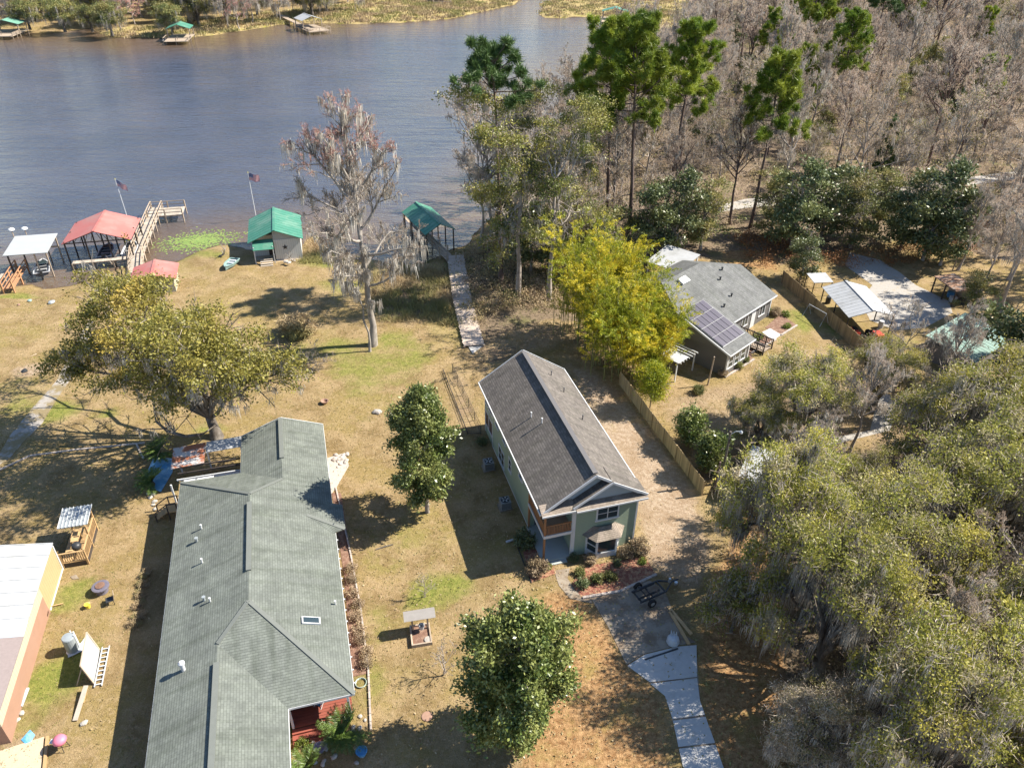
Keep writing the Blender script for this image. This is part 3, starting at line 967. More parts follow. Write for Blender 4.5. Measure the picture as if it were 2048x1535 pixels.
for (x, y) in ((2.3, 9.6), (2.75, 8.2), (6.2, 12.5), (5.9, 15.0), (6.4, 8.5)):
    z = EZ + (RZ - EZ) * (x if x < xm else W_ - x) / xm
    v = MB()
    v.lathe([(.05, z - .1), (.05, z + .42), (.07, z + .42), (.07, z + .5)], x, y, 8)
    v.build('roof_vent', M['white'] if x < xm else M['ridge_dark'], rf)

# ---------------------------------------------------------------- long grey ranch house
rh = thing('house', 'long ranch house with grey-green shingle roof, skylight and roof vents', 'house', (-26.367, 45.995, 0), -15.8)
E = 3.0
K = 2.3 / 5.75
RD = E + 2.3
Lx, Rx, Mx = 0.0, 11.5, 5.75
wxl = 4.6
wr = (wxl + Rx) / 2
wz = E + (Rx - wr) * K
yf, yw = 0.3, 5.3
yr0 = -5.2                                   # far end of main ridge
kf = 2.3 / (yf - yr0)
yv = yf - (wz - E) / kf                      # where wing ridge meets the far hip
nx_, ny_ = 7.65, -22.35                      # near inner corner
lr = nx_ / 2
lz = E + lr * K
yr1 = -15.6                                  # near end of main ridge
kn = 2.3 / (yr1 - ny_)
yl = ny_ + (lz - E) / kn
yend = -34.0
ro = MB()
T = .14
ro.slab([(Lx, yf, E), (Mx, yr0, RD), (Mx, yr1, RD), (lr, yl, lz), (lr, yend, lz), (Lx, yend, E)], T)     # west slope
ro.slab([(Rx, yw, E), (wr, yw, wz), (wr, yv, wz), (Mx, yr0, RD), (Mx, yr1, RD), (Rx, ny_, E)], T)        # east slope
ro.slab([(Lx, yf, E), (wxl, yf, E), (wr, yv, wz), (Mx, yr0, RD)], T)                                     # far hip
ro.slab([(wxl, yf, E), (wxl, yw, E), (wr, yw, wz), (wr, yv, wz)], T)                                     # wing west slope
ro.slab([(Rx, ny_, E), (Mx, yr1, RD), (lr, yl, lz), (nx_, ny_, E)], T)                                   # near hip
ro.slab([(nx_, ny_, E), (lr, yl, lz), (lr, yend, lz), (nx_, yend, E)], T)                                # lower east slope
ax, ay, az_ = 9.6, -6.9, E + (Rx - 9.6) * K
ro.slab([(12.25, -5.6, E), (ax, ay, az_), (12.25, -8.3, E)], .1)                                         # little entry hip
ro.slab([(12.25, -5.6, E), (11.1, -5.2, E + .12), (ax, ay, az_ + .02)], .1)
ro.slab([(12.25, -8.3, E), (ax, ay, az_ + .02), (11.1, -8.7, E + .12)], .1)
rr = ro.build('roof', M['shingle_grey'], rh, uv=True)
for (p, q) in (((Mx, yr0 - 1.0, RD), (Mx, yr1 + 2.6, RD)), ((wr, yw - .2, wz), (wr, yv + 2.6, wz)), ((lr, yl - 1.4, lz), (lr, yend, lz))):
    v = MB()
    v.beam((p[0], p[1], p[2] + .04), (q[0], q[1], q[2] + .04), .34, .09)
    v.build('ridge_vent', M['ridge_cap'], rr)
for p, q in (((Lx, yf, E), (Mx, yr0, RD)), ((wr, yv, wz), (Mx, yr0, RD)), ((Rx, ny_, E), (Mx, yr1, RD)), ((Mx, yr1, RD), (lr, yl, lz)), ((12.2, -8.3, E), (ax, ay, az_))):
    MB().beam((p[0], p[1], p[2] + .012), (q[0], q[1], q[2] + .012), .26, .05).build('hip_cap', M['ridge_cap'], rr)
tm = MB()
for p, q in (((Lx, yf), (Lx, yend)), ((Lx, yf), (wxl, yf)), ((wxl, yf), (wxl, yw)), ((Rx, yw), (Rx, ny_)), ((Rx, ny_), (nx_, ny_)), ((nx_, ny_), (nx_, yend))):
    tm.beam((*p, E - .1), (*q, E - .1), .05, .16)
tm.beam((wxl, yw, E - .06), (wr, yw, wz - .06), .05, .18)
tm.beam((Rx, yw, E - .06), (wr, yw, wz - .06), .05, .18)
tm.build('fascia', M['white'], rr)
sky_ = MB()
zc = E + (Rx - 9.35) * K
zs = lambda x: E + (Rx - x) * K
sky_.slab([(8.85, -16.75, zs(8.85) + .14), (9.95, -16.75, zs(9.95) + .14), (9.95, -17.3, zs(9.95) + .14), (8.85, -17.3, zs(8.85) + .14)], .2)
sk = sky_.build('skylight', M['white'], rr)
sp_ = MB().slab([(8.93, -16.81, zs(8.93) + .15), (9.87, -16.81, zs(9.87) + .15), (9.87, -17.24, zs(9.87) + .15), (8.93, -17.24, zs(8.93) + .15)], .02)
sp_.build('pane', M['glass'], sk)
for (px, py, hh, rr_) in ((402, 1052, .35, .05), (392, 1075, .3, .09), (404, 1122, .35, .05), (409, 1200, .3, .08), (422, 1206, .3, .05), (668, 1190, .3, .05)):
    c = G(px, py, 4.1)
    lx_, ly_ = (c - Vector((-26.367, 45.995, 4.1))).xy
    a = math.radians(-15.8)
    lx, ly = lx_ * math.cos(a) - ly_ * math.sin(a), lx_ * math.sin(a) + ly_ * math.cos(a)
    z = E + K * (lx if lx < Mx else Rx - lx)
    v = MB().lathe([(rr_, z - .1), (rr_, z + hh), (rr_ * 1.5, z + hh), (rr_ * 1.5, z + hh + .06)], lx, ly, 10)
    v.build('roof_vent', M['grey_metal'] if rr_ > .06 else M['white'], rr)
v = MB().lathe([(.13, E + .3), (.13, E + 1.25), (.2, E + 1.27), (.2, E + 1.4), (.1, E + 1.5)], 1.75, -18.6, 14)
v.build('flue_pipe', M['boat_white'], rr, smooth=False)
wl_ = MB()
o = .45
for x0, x1, y0, y1 in ((Lx + o, Lx + o + .15, yend, yf - o), (Lx + o, wxl + o, yf - o - .15, yf - o), (wxl + o, wxl + o + .15, yf - o, yw - o), (wxl + o, Rx - o, yw - o - .15, yw - o),
                       (Rx - o - .15, Rx - o, -18.6, yw - o - .15), (nx_ - o, Rx - o - .15, -18.6, -18.45), (nx_ - o - .15, nx_ - o, yend, -18.45)):
    wl_.box(x0, x1, y0, y1, -.2, E + .05)
wl_.build('wall', M['brick'], rh)
window(rh, (Rx - o, -2.0, 1.5), 1.4, 1.2, 'x+', (1, 1))
window(rh, (Rx - o, -11.5, 1.5), 1.4, 1.2, 'x+', (1, 1))
window(rh, (Rx - o, -15.0, 1.5), 1.4, 1.2, 'x+', (1, 1))
for i in range(14):
    e = MB().box(Rx - .55, Rx + .12, 0, .06, E - .22, E - .12)
    e.build('rafter_tail', M['white'], rh).location.y = -9.2 - i * .95
# patio roof + open frame at the far side of the ranch house
pr = thing('patio_cover', 'white patio roof with rust-stained panel and open beams behind the ranch house', 'patio cover', (-26.367, 45.995, 0), -15.8)


def ranch(p):
    d_ = p - Vector((-26.367, 45.995, 0))
    a = math.radians(-15.8)
    return Vector((d_.x * math.cos(a) - d_.y * math.sin(a), d_.x * math.sin(a) + d_.y * math.cos(a), p.z))


r_ = MB().slab([(-1.1, 2.9, 2.5), (1.55, 2.9, 2.62), (1.55, 5.75, 2.62), (-1.1, 5.75, 2.5)], .06)
r_.build('rusty_panel', M['rust'], pr)
r_ = MB().slab([(1.6, 4.3, 2.6), (4.5, 4.3, 2.68), (4.5, 5.8, 2.68), (1.6, 5.8, 2.6)], .06)
r_.build('roof_panel', M['white_metal'], pr)
r_ = MB().slab([(2.3, .5, .3), (4.5, .5, .3), (4.5, 4.2, .3), (-.6, 4.2, .3), (-.6, .5, .3)], .2)
r_.build('patio_floor', M['white'], pr)
for x in (-.9, 1.5, 4.3):
    for y in (.8, 5.5):
        MB().box(x - .06, x + .06, y - .06, y + .06, 0, 2.5).build('post', M['white'], pr)
for y in (1.4, 2.2, 3.0):
    MB().beam((-.5, y, 2.4), (4.4, y, 2.4), .08, .14).build('beam', M['dark_wood'] if y > 2 else M['white'], pr)
# terrace by the near inner corner
tk = thing('terrace', 'red painted wooden terrace with steps tucked under the ranch house eave', 'terrace', (-26.367, 45.995, 0), -15.8)
pieces('plank', [((9.35, -18.75 - i * .21, .46), (3.7, .19, .07), 0) for i in range(16)], M['red_deck'], tk)
pieces('step', [((9.0, -22.2 - i * .34, .34 - i * .12), (3.0, .32, .1), 0) for i in range(3)], M['red_deck'], tk)
s_ = MB().box(7.5, 11.15, -22.0, -18.65, 0, .4)
for x in (7.6, 11.05):
    MB().box(x - .07, x + .07, -22.0, -21.86, .4, E - .15).build('porch_post', M['white'], tk)
s_.build('deck_frame', M['dark_wood'], tk)

# ---------------------------------------------------------------- grey house with solar panels
sh = thing('house', 'low grey-roofed house with solar panels on its near roof slope', 'house', (22.35, 66.84, 0), 45)
# local y runs along the near eave (towards the right back), local x points out of that eave; use v = -x up the slope
SE, SK = 2.8, 0.40


def sv(u, v, z=None, k=SE):
    return (-v, u, z if z is not None else k)


so = MB()
ku = 0.33
so.slab([sv(0, 0, SE), sv(5.0, 0, SE), sv(5.0, 7.0, SE + 7.0 * ku), sv(0, 7.0, SE + 7.0 * ku)], .15)
mz = lambda v: SE + (v - 3.6) * SK
so.slab([sv(5.02, 3.6, mz(3.6)), sv(15.9, 3.6, mz(3.6)), sv(15.9, 8.95, mz(8.95)), sv(10.6, 11.4, mz(11.4)), sv(3.2, 11.4, mz(11.4)), sv(3.2, 7.0, mz(7.0))], .15)
so.slab([sv(10.6, 11.4, mz(11.4)), sv(3.2, 11.4, mz(11.4)), sv(3.2, 17.0, SE), sv(15.9, 17.0, SE)], .15)
so.slab([sv(10.6, 11.4, mz(11.4)), sv(15.9, 8.95, mz(8.95)), sv(15.9, 17.0, SE)], .15)
so.slab([sv(0, 7.0, SE + 7 * ku), sv(3.2, 7.0, SE + 7 * ku), sv(3.2, 11.4, mz(11.4)), sv(0, 9.0, 3.6)], .1)
sroof = so.build('roof', M['shingle_mid'], sh, uv=True)
sw = MB()
for u0, u1, v0, v1 in ((.35, .5, .4, 9.0), (.5, 4.7, .4, .55), (4.55, 4.7, .55, 4.1), (4.7, 15.5, 4.0, 4.15), (15.4, 15.55, 4.0, 16.5), (.35, 15.5, 16.4, 16.55), (.35, .5, 9.0, 16.5)):
    sw.box(-v1, -v0, u0, u1, -.2, SE - .05 + (.0 if v1 < 8 else 0))
sw.add([sv(.36, .4, SE - .1), sv(.36, 7.0, SE - .1), sv(.36, 7.0, SE + 6.8 * ku), sv(.5, .4, SE - .1), sv(.5, 7.0, SE - .1), sv(.5, 7.0, SE + 6.8 * ku)], [(0, 1, 2), (3, 5, 4)])
sw.build('wall', M['grey_siding'], sh)
stm = MB()
stm.beam(sv(-.02, 0, SE - .05), sv(-.02, 7.0, SE + 7 * ku - .05), .06, .2)
stm.beam(sv(0, -.03, SE - .06), sv(5, -.03, SE - .06), .06, .16)
stm.beam(sv(5.1, 3.57, SE - .06), sv(15.9, 3.57, SE - .06), .06, .16)
for u, v in ((.42, .42), (4.62, .42), (15.45, 4.02)):
    stm.beam(sv(u, v, -.2), sv(u, v, SE - .1), .16, .16)
stm.build('roof_trim', M['white'], sroof)
for u in (1.1, 2.3, 3.5):
    window(sh, (-.4, u, 1.45), .9, 1.3, 'x+', (0, 1))
for u in (6.3, 9.8, 13.6):
    window(sh, (-4.0, u, 1.5), 1.3, 1.2, 'x+', (1, 0))
d_ = MB().box(-4.0, -3.94, 11.2, 12.1, 0, 2.1)
d_.build('door', M['white'], sh)
zsl = lambda v: SE + v * ku
sol = MB()
v0_, u0_ = 1.15, .35
pw, pl_ = .86, 1.33
gapu = .035
pan_me = None
for r in range(4):
    for c_ in range(5):
        va, vb = v0_ + r * (pl_ + .06), v0_ + r * (pl_ + .06) + pl_
        ua, ub = u0_ + c_ * (pw - .03), u0_ + c_ * (pw - .03) + pw - .11
        MB().slab([sv(ua, va, zsl(va) + .17), sv(ub, va, zsl(va) + .17), sv(ub, vb, zsl(vb) + .17), sv(ua, vb, zsl(vb) + .17)], .045).build('solar_panel', M['solar'], sh)
rk = MB()
for r in range(4):
    va, vb = v0_ + r * (pl_ + .06) - .05, v0_ + r * (pl_ + .06) + pl_ + .05
    rk.slab([sv(u0_ - .05, va, zsl(va) + .12), sv(u0_ + 5 * (pw - .03) + .02, va, zsl(va) + .12), sv(u0_ + 5 * (pw - .03) + .02, vb, zsl(vb) + .12), sv(u0_ - .05, vb, zsl(vb) + .12)], .03)
rk.build('panel_rack', M['white_metal'], sh)
sk_ = MB().slab([sv(5.3, 9.9, mz(9.9) + .3), sv(6.7, 9.9, mz(9.9) + .3), sv(6.7, 10.7, mz(10.7) + .3), sv(5.3, 10.7, mz(10.7) + .3)], .35)
sk_.build('skylight', M['white'], sroof)
for u, v in ((10.8, 8.5), (9.8, 6.2), (7.4, 5.6), (12.5, 9.4)):
    MB().lathe([(.09, mz(v) - .1), (.09, mz(v) + .3), (.14, mz(v) + .3), (.14, mz(v) + .38)], -v, u, 8).build('roof_vent', M['dark_metal'], sroof)
an = thing('lean_to', 'white metal lean-to roof beside the grey house behind the bamboo', 'lean-to', G(1320, 570, 0), 40)
MB().slab([(-2.4, 0, 2.6), (2.4, 0, 2.6), (2.4, 5.2, 3.2), (-2.4, 5.2, 3.2)], .08).build('roof', M['white_metal'], an)
for x in (-2.2, 2.2):
    for y in (.3, 4.9):
        MB().box(x - .07, x + .07, y - .07, y + .07, -.1, 2.6 + y * .11).build('post', M['white'], an)
pp = thing('porch_frame', 'small white pergola porch between bamboo and grey house', 'pergola', G(1352, 765, 0), 45)
for x, y in ((-.2, 0), (-.2, 3.2), (-2.4, 0), (-2.4, 3.2)):
    MB().box(x - .06, x + .06, y - .06, y + .06, -.1, 2.3).build('post', M['white'], pp)
for i in range(7):
    MB().beam((-2.7, .1 + i * .5, 2.38), (.2, .1 + i * .5, 2.38), .07, .12).build('rafter', M['white'], pp)
MB().slab([(-2.6, -.2, 2.5), (.1, -.2, 2.5), (.1, 1.6, 2.5), (-2.6, 1.6, 2.5)], .05).build('roof_panel', M['white_metal'], pp)
# porch ramp with dark rails, beds
rp = thing('entry_ramp', 'dark railed wooden entry ramp in front of the grey house', 'ramp', (22.35, 66.84, 0), 45)
pieces('plank', [((-2.9 + i * .2, 8.0, .32), (.18, 1.7, .06), 0) for i in range(16)], M['wood'], rp)
for u in (7.05, 8.95):
    rr2 = MB()
    rr2.beam((-3.8, u, 1.2), (.2, u, 1.2), .1, .1)
    rr2.beam((-3.8, u, .55), (.2, u, .55), .08, .08)
    rr2.build('handrail', M['dark_wood'], rp)
    for i in range(6):
        MB().box(-3.8 + i * .8 - .06, -3.8 + i * .8 + .06, u - .06, u + .06, 0, 1.3).build('post', M['dark_wood'], rp)
    pieces('baluster', [((-3.6 + i * .2, u, .86), (.05, .05, .62), 0) for i in range(19)], M['dark_wood'], rp)
sheet('planting_bed', [(1460, 748), (1505, 718), (1502, 706), (1550, 677), (1520, 668), (1492, 700)], M['brown_mulch'], .03)
sheet('planting_bed', [(1562, 669), (1594, 650), (1560, 628), (1530, 655)], M['brown_mulch'], .03)
sheet('garden_path', [(1546, 680), (1563, 669), (1540, 656), (1524, 664)], M['new_concrete'], .035)


def edging(pxs, label, step=0.45, size=(0.42, 0.2, 0.16), mat='edging', name='bed_edging'):
    pts = [G(x, y) for x, y in pxs]
    root = thing(name, label, 'edging', pts[0])
    spots = []
    for a, b in zip(pts[:-1], pts[1:]):
        d = b - a
        n_ = max(1, int(d.length / step))
        for i in range(n_):
            c = a + d * ((i + .5) / n_) - pts[0]
            spots.append(((c.x, c.y, .06), (d.length / n_ * .95, size[1], size[2]), math.atan2(d.y, d.x)))
    pieces('block', spots, M[mat], root)
    return root


edging([(1450, 755), (1508, 719)], 'pale block edging along the bed below the solar roof')
edging([(1502, 707), (1552, 679)], 'pale block edging left of the ramp path of the grey house')
edging([(1562, 671), (1594, 651)], 'pale block edging right of the ramp path of the grey house')


# ---------------------------------------------------------------- open sheds and carports
def gable_roof(parent, hw, L, ez, rz, mat, over=0.0, t=.07, y0=0.0, ribs=0, trim=None, name='roof'):
    r = MB()
    r.slab([(-hw, y0, ez), (-hw, y0 + L, ez), (0, y0 + L, rz), (0, y0, rz)], t)
    r.slab([(hw, y0, ez), (0, y0, rz), (0, y0 + L, rz), (hw, y0 + L, ez)], t)
    o = r.build(name, mat, parent)
    if ribs:
        rb = MB()
        for i in range(ribs + 1):
            y = y0 + .02 + (L - .04) * i / ribs
            for s in (-1, 1):
                rb.beam((s * hw, y, ez + .008), (0, y, rz + .008), .035, .03)
        rb.build('standing_seam', mat, o)
    c = MB().beam((0, y0, rz + .02), (0, y0 + L, rz + .02), .3, .05)
    c.build('ridge_cap', trim or mat, o)
    return o


cp = thing('carport', 'white metal carport beyond the wooden fence sheltering machinery', 'carport', (40.55, 76.0, 0), -4)
gable_roof(cp, 2.75, 7.6, 2.55, 3.35, M['white_metal'], ribs=12)
for x in (-2.6, 2.6):
    for y in (.25, 3.7, 7.3):
        MB().box(x - .05, x + .05, y - .05, y + .05, -.05, 2.55).build('post', M['dark_metal'], cp)
l2 = thing('awning', 'flat grey awning roof left of the white carport', 'awning', G(1640, 592, 0), -6)
MB().slab([(-1.2, 0, 1.9), (1.3, 0, 1.9), (1.3, 2.4, 2.05), (-1.2, 2.4, 2.05)], .06).build('roof', M['white_metal'], l2)
for x in (-1.1, 1.2):
    for y in (.1, 2.3):
        MB().box(x - .04, x + .04, y - .04, y + .04, -.05, 1.9).build('post', M['dark_metal'], l2)

rs = thing('open_shed', 'small open shed with leaf-covered rusty roof beside the gravel drive', 'shed', (54.9, 83.6, 0), -11)
MB().slab([(-1.3, 0, 2.2), (1.5, 0, 2.35), (1.5, 4.3, 2.35), (-1.3, 4.3, 2.2)], .1).build('roof', M['rust_litter'], rs)
MB().box(1.3, 1.4, .2, 4.1, 0, 2.2).build('back_wall', M['wood'], rs)
for x, y in ((-1.1, .2), (-1.1, 2.1), (-1.1, 4.1)):
    MB().box(x - .07, x + .07, y - .07, y + .07, -.05, 2.2).build('post', M['dark_wood'], rs)

gs = thing('green_shed', 'low building with broad faded green metal roof under bare branches', 'shed', (44.54, 71.66, 0), 52)
g_ = MB().slab([(0, 0, 2.75), (0, 8.7, 2.75), (5.6, 8.7, 2.1), (5.6, 0, 2.1)], .07).build('roof', M['moss_green_metal'], gs)
for i in range(15):
    y = .05 + i * .614
    MB().beam((.0, y, 2.76), (5.6, y, 2.11), .03, .025).build('standing_seam', M['moss_green_metal'], g_)
MB().box(.3, 5.3, .3, 8.4, 0, 2.05).build('wall', M['grey_siding'], gs)

wo = thing('shed', 'white roofed shed half hidden under the oaks by the utility pole', 'shed', (19.3, 48.2, 0), 30)
MB().slab([(-.6, 0, 2.5), (3.6, 0, 2.5), (3.6, 4.2, 2.9), (-.6, 4.2, 2.9)], .08).build('roof', M['white_metal'], wo)
MB().box(-.4, 3.4, .2, 4.0, 0, 2.45).build('wall', M['grey_siding'], wo)

# far houses in the woods
for px, py, lab, az in ((1845, 34, 'pale roofed house among trees near the top right corner', 20), (1560, 62, 'pale grey house glimpsed through pines at the top of the woods', -15)):
    fh = thing('house', lab, 'house', G(px, py, 0), az)
    gable_roof(fh, 4.2, 11, 3.0, 5.2, M['white_metal'])
    MB().box(-3.8, 3.8, .4, 10.6, -.2, 3.0).build('wall', M['grey_metal'], fh)
    window(fh, (-1.5, .4, 1.6), 1.2, 1.2, 'y-', (0, 1))
    window(fh, (1.5, .4, 1.6), 1.2, 1.2, 'y-', (0, 1))

# ---------------------------------------------------------------- yellow and peach workshop, lower left
AZW = -15.0
ws = thing('workshop', 'low workshop with white metal roof and yellow and peach walls', 'workshop', (-33.62, 39.75, 0), AZW)
# local origin = far right wall corner; building extends to -x (left) and -y (near)
WE = 2.6
w_ = MB().slab([(.06, .2, WE), (-9, .2, WE + 1.6), (-9, -7.2, WE + 1.6), (.06, -7.2, WE)], .08)
wro = w_.build('roof', M['white_metal'], ws)
sm = MB()
for i in range(7):
    y = .1 - i * 1.15
    sm.beam((.06, y, WE + .02), (-9, y, WE + 1.62), .05, .05)
sm.build('roof_seam', M['white_metal'], wro)
MB().slab([(.07, -7.2, WE), (-9, -7.2, WE + 1.6), (-9, -8.3, WE + 1.55), (.07, -8.3, WE - .05)], .08).build('gutter_roof', plain('blue_grey_flashing', (0.33, 0.40, 0.45), .4, .1), wro)
MB().slab([(.08, -8.3, WE - .06), (-9, -8.3, WE + 1.54), (-9, -14.5, WE + 1.54), (.08, -14.5, WE - .06)], .08).build('shingle_roof', plain('mauve_shingles', (0.22, 0.18, 0.17), .85, .2, 6), wro)
MB().box(-.12, 0, -4.1, 0, -.1, WE - .12).build('yellow_wall', M['yellow_wall'], ws)
MB().box(-.12, 0.0, -14.2, -4.1, -.1, WE - .95).build('peach_wall', M['peach_wall'], ws)
MB().box(-.1, .02, -14.2, -4.1, WE - .95, WE - .2).build('cream_band', M['cream_wall'], ws)
MB().box(-8.5, -.12, -.12, 0, -.1, WE - .12).build('end_wall', M['yellow_wall'], ws)
MB().box(-8.5, -.12, -14.2, -14.08, -.1, WE - .2).build('end_wall', M['peach_wall'], ws)
ct = MB()
ct.box(-.02, .06, -.08, .04, -.1, WE - .14)
ct.box(0, .05, -4.0, .0, -.1, .1)
ct.build('corner_trim', M['white'], ws)
# deck with lean-to roof
dk = thing('deck', 'small pine deck with metal lean-to roof beside the yellow workshop', 'deck', (-33.62, 39.75, 0), AZW)
pieces('plank', [((.95, .15 + i * .21, .5), (1.75, .195, .05), 0) for i in range(18)], M['new_wood'], dk)
MB().box(.1, 1.8, .1, 3.8, 0, .46).build('deck_frame', M['dark_wood'], dk)
for x, y in ((.1, .1), (1.8, .1), (1.8, 1.9), (1.8, 3.8), (.1, 3.8)):
    MB().box(x - .06, x + .06, y - .06, y + .06, 0, 2.3 if y > 1.5 else 1.45).build('post', M['new_wood'], dk)
rl = MB()
rl.beam((.1, .1, 1.42), (1.8, .1, 1.42), .1, .06)
rl.beam((1.8, .1, 1.42), (1.8, 3.8, 1.42), .1, .06)
rl.build('handrail', M['new_wood'], dk)
pieces('baluster', [((.22 + i * .155, .1, .95), (.05, .05, .9), 0) for i in range(11)] + [((1.8, .25 + i * .16, .95), (.05, .05, .9), 0) for i in range(22)], M['new_wood'], dk)
dr = MB().slab([(-.15, 2.0, 2.3), (1.95, 2.0, 2.3), (2.0, 4.1, 2.45), (-.15, 4.1, 2.45)], .05).build('roof', M['grey_metal'], dk)
for i in range(9):
    MB().beam((-.1 + i * .26, 2.0, 2.34), (-.1 + i * .26, 4.1, 2.49), .04, .05).build('roof_rib', M['white'], dr)
tb = thing('deck_table', 'wooden serving table standing on the pine deck', 'table', (-33.3, 41.3, .53), AZW)
MB().box(-.1, .4, 0, 1.1, .72, .78).build('table_top', M['new_wood'], tb)
for x, y in ((-.05, .05), (.35, .05), (-.05, 1.05), (.35, 1.05)):
    MB().box(x - .03, x + .03, y - .03, y + .03, 0, .72).build('leg', M['new_wood'], tb)
gl = thing('grill', 'black kettle grill standing on the pine deck', 'grill', (-32.75, 40.9, .53), AZW)
MB().lathe([(.1, .45), (.3, .55), (.36, .75), (.3, .95), (.1, 1.05)], 0, 0, 16).build('kettle', M['dark_metal'], gl, smooth=True)
for k in range(3):
    a = k * 2.1
    MB().tube([(.2 * math.cos(a), .2 * math.sin(a), .55), (.34 * math.cos(a), .34 * math.sin(a), 0)], .025, 6).build('leg', M['dark_metal'], gl)


# ================================================================== DOCKS AND BOATHOUSES
def walkway(name, label, pts, width, z, mat, post_mat='wood', rail=None, plank=0.3, cat='dock', post_step=2.4, zmin=-2.2):
    """planked walkway along a polyline (world xy), planks and posts are its parts"""
    pts = [Vector((p[0], p[1], 0)) for p in pts]
    o = pts[0]
    root = thing(name, label, cat, (o.x, o.y, 0))
    spots, posts, st = [], [], MB()
    for a, b in zip(pts[:-1], pts[1:]):
        d = (b - a)
        L = d.length
        u = d.normalized()
        s = Vector((-u.y, u.x, 0))
        n_ = max(2, int(L / plank))
        for i in range(n_):
            c = a + u * (L * (i + .5) / n_) - o
            spots.append(((c.x, c.y, z), (L / n_ * .93, width * (1 + .02 * ((i * 7) % 5 - 2)), .06), math.atan2(u.y, u.x)))
        m_ = max(1, int(L / post_step))
        for i in range(m_ + 1):
            for sd in (-1, 1):
                posts.append(a + u * (L * i / m_) + s * sd * (width / 2 - .05) - o)
        for sd in (-1, 1):
            p = a + s * sd * (width / 2 - .2) - o
            q = b + s * sd * (width / 2 - .2) - o
            st.beam((p.x, p.y, z - .12), (q.x, q.y, z - .12), .08, .16)
    pieces('plank', spots, M[mat], root)
    st.build('stringer', M[post_mat], root)
    top = z + (1.0 if rail else -.02)
    pm = MB().box(-.08, .08, -.08, .08, zmin, top).mesh('post', M[post_mat])
    for p in posts:
        po = add_obj('post', pm, root)
        po.location = (p.x, p.y, 0)
    if rail:
        r = MB()
        for a, b in zip(pts[:-1], pts[1:]):
            u = (b - a).normalized()
            s = Vector((-u.y, u.x, 0))
            for sd in rail:
                p = a + s * sd * (width / 2 - .05) - o
                q = b + s * sd * (width / 2 - .05) - o
                for zz in (z + 1.0, z + .5):
                    r.beam((p.x, p.y, zz), (q.x, q.y, zz), .1, .08)
        r.build('handrail', M[post_mat], root)
    return root


def boat(name, label, loc, az, L=4.2, W=1.7, hull='boat_dark', deck='boat_white', group=None, shield=True, cat='boat'):
    b = thing(name, label, cat, loc, az, group)
    h = MB()
    sec = []
    for i in range(7):
        t = i / 6
        y = -L / 2 + L * t
        w = W / 2 * (1 - max(0, (t - .45) / .55) ** 2.2)
        w = max(w, .04)
        zk = .05 + .35 * max(0, t - .6)
        sec.append([(-w, y, .62 + .12 * t), (-w * .8, y, .22 + zk), (0, y, zk), (w * .8, y, .22 + zk), (w, y, .62 + .12 * t)])
    vs = [p for s in sec for p in s]
    fs = []
    for i in range(6):
        for j in range(4):
            fs.append((i * 5 + j, i * 5 + j + 1, (i + 1) * 5 + j + 1, (i + 1) * 5 + j))
    fs.append((0, 1, 2, 3, 4))
    h.add(vs, fs)
    h.build('hull', M[hull], b)
    g = MB()
    for i in range(6):
        for j in (0, 4):
            g.beam(sec[i][j], sec[i + 1][j], .12, .08)
    g.beam(sec[0][0], sec[0][4], .12, .1)
    g.build('gunwale', M[deck], b)
    f = MB()
    f.box(-W * .36, W * .36, -L * .46, L * .15, .35, .4)
    f.poly([(-W * .42, L * .15, .62), (W * .42, L * .15, .62), (W * .2, L * .38, .7), (-W * .2, L * .38, .7)])
    f.build('floor', M[deck], b)
    for y in (-L * .3, -L * .05):
        MB().box(-W * .3, W * .3, y - .16, y + .16, .4, .62).build('seat', M['dark_metal' if deck == 'boat_white' else 'boat_white'], b)
    if shield:
        MB().slab([(-W * .38, L * .12, .72), (W * .38, L * .12, .72), (W * .3, L * .2, 1.02), (-W * .3, L * .2, 1.02)], .03).build('windshield', M['glass'], b)
        m_ = MB()
        m_.box(-.16, .16, -L / 2 - .3, -L / 2 + .05, .35, .95)
        m_.box(-.05, .05, -L / 2 - .2, -L / 2 - .05, -.25, .4)
        m_.build('outboard_motor', M['dark_metal'], b)
    return b


# red boathouse
rb_ = thing('boathouse', 'open boathouse with large red gable roof on dark posts', 'boathouse', (-55.3, 94.2, 0), -13)
gable_roof(rb_, 4.3, 7.6, 2.5, 4.0, M['red_metal'], ribs=0)
for x in (-4.0, -1.4, 1.4, 4.0):
    for y in (.3, 3.8, 7.3):
        MB().box(x - .08, x + .08, y - .08, y + .08, -2.0, 2.6 + (4.3 - abs(x)) * .3).build('post', M['dark_wood'], rb_)
for y in (.25, 7.3):
    ts = MB()
    ts.beam((-4.2, y, 2.45), (4.2, y, 2.45), .06, .14)
    for s in (-1, 1):
        ts.beam((s * 4.2, y, 2.45), (0, y, 3.85), .06, .12)
        for x in (.7, 1.4, 2.1, 2.8, 3.5):
            ts.beam((s * x, y, 2.45), (s * (x - .5), y, 3.85 - (x - .5) * .34), .05, .06)
    ts.build('truss', M['dark_wood'], rb_)
boat('motor_boat', 'dark motor boat hanging on left lift inside red boathouse', (-55.9, 97.2, -.55), -13, 4.6, 1.9)
boat('motor_boat', 'pale motor boat on right side inside red boathouse', (-52.9, 97.9, -.5), -13, 4.4, 1.8, 'boat_white')
walkway('dock', 'narrow pale pier running left from the red boathouse dock', [(-58.6, 93.0), (-51.3, 94.9)], 1.0, .05, 'pale_wood')
walkway('dock', 'long railed dock along the right side of the red boathouse', [(-49.0, 90.2), (-51.2, 96.0), (-54.2, 108.6), (-55.2, 113.0)], 1.7, .1, 'pale_wood', rail=(1, -1))
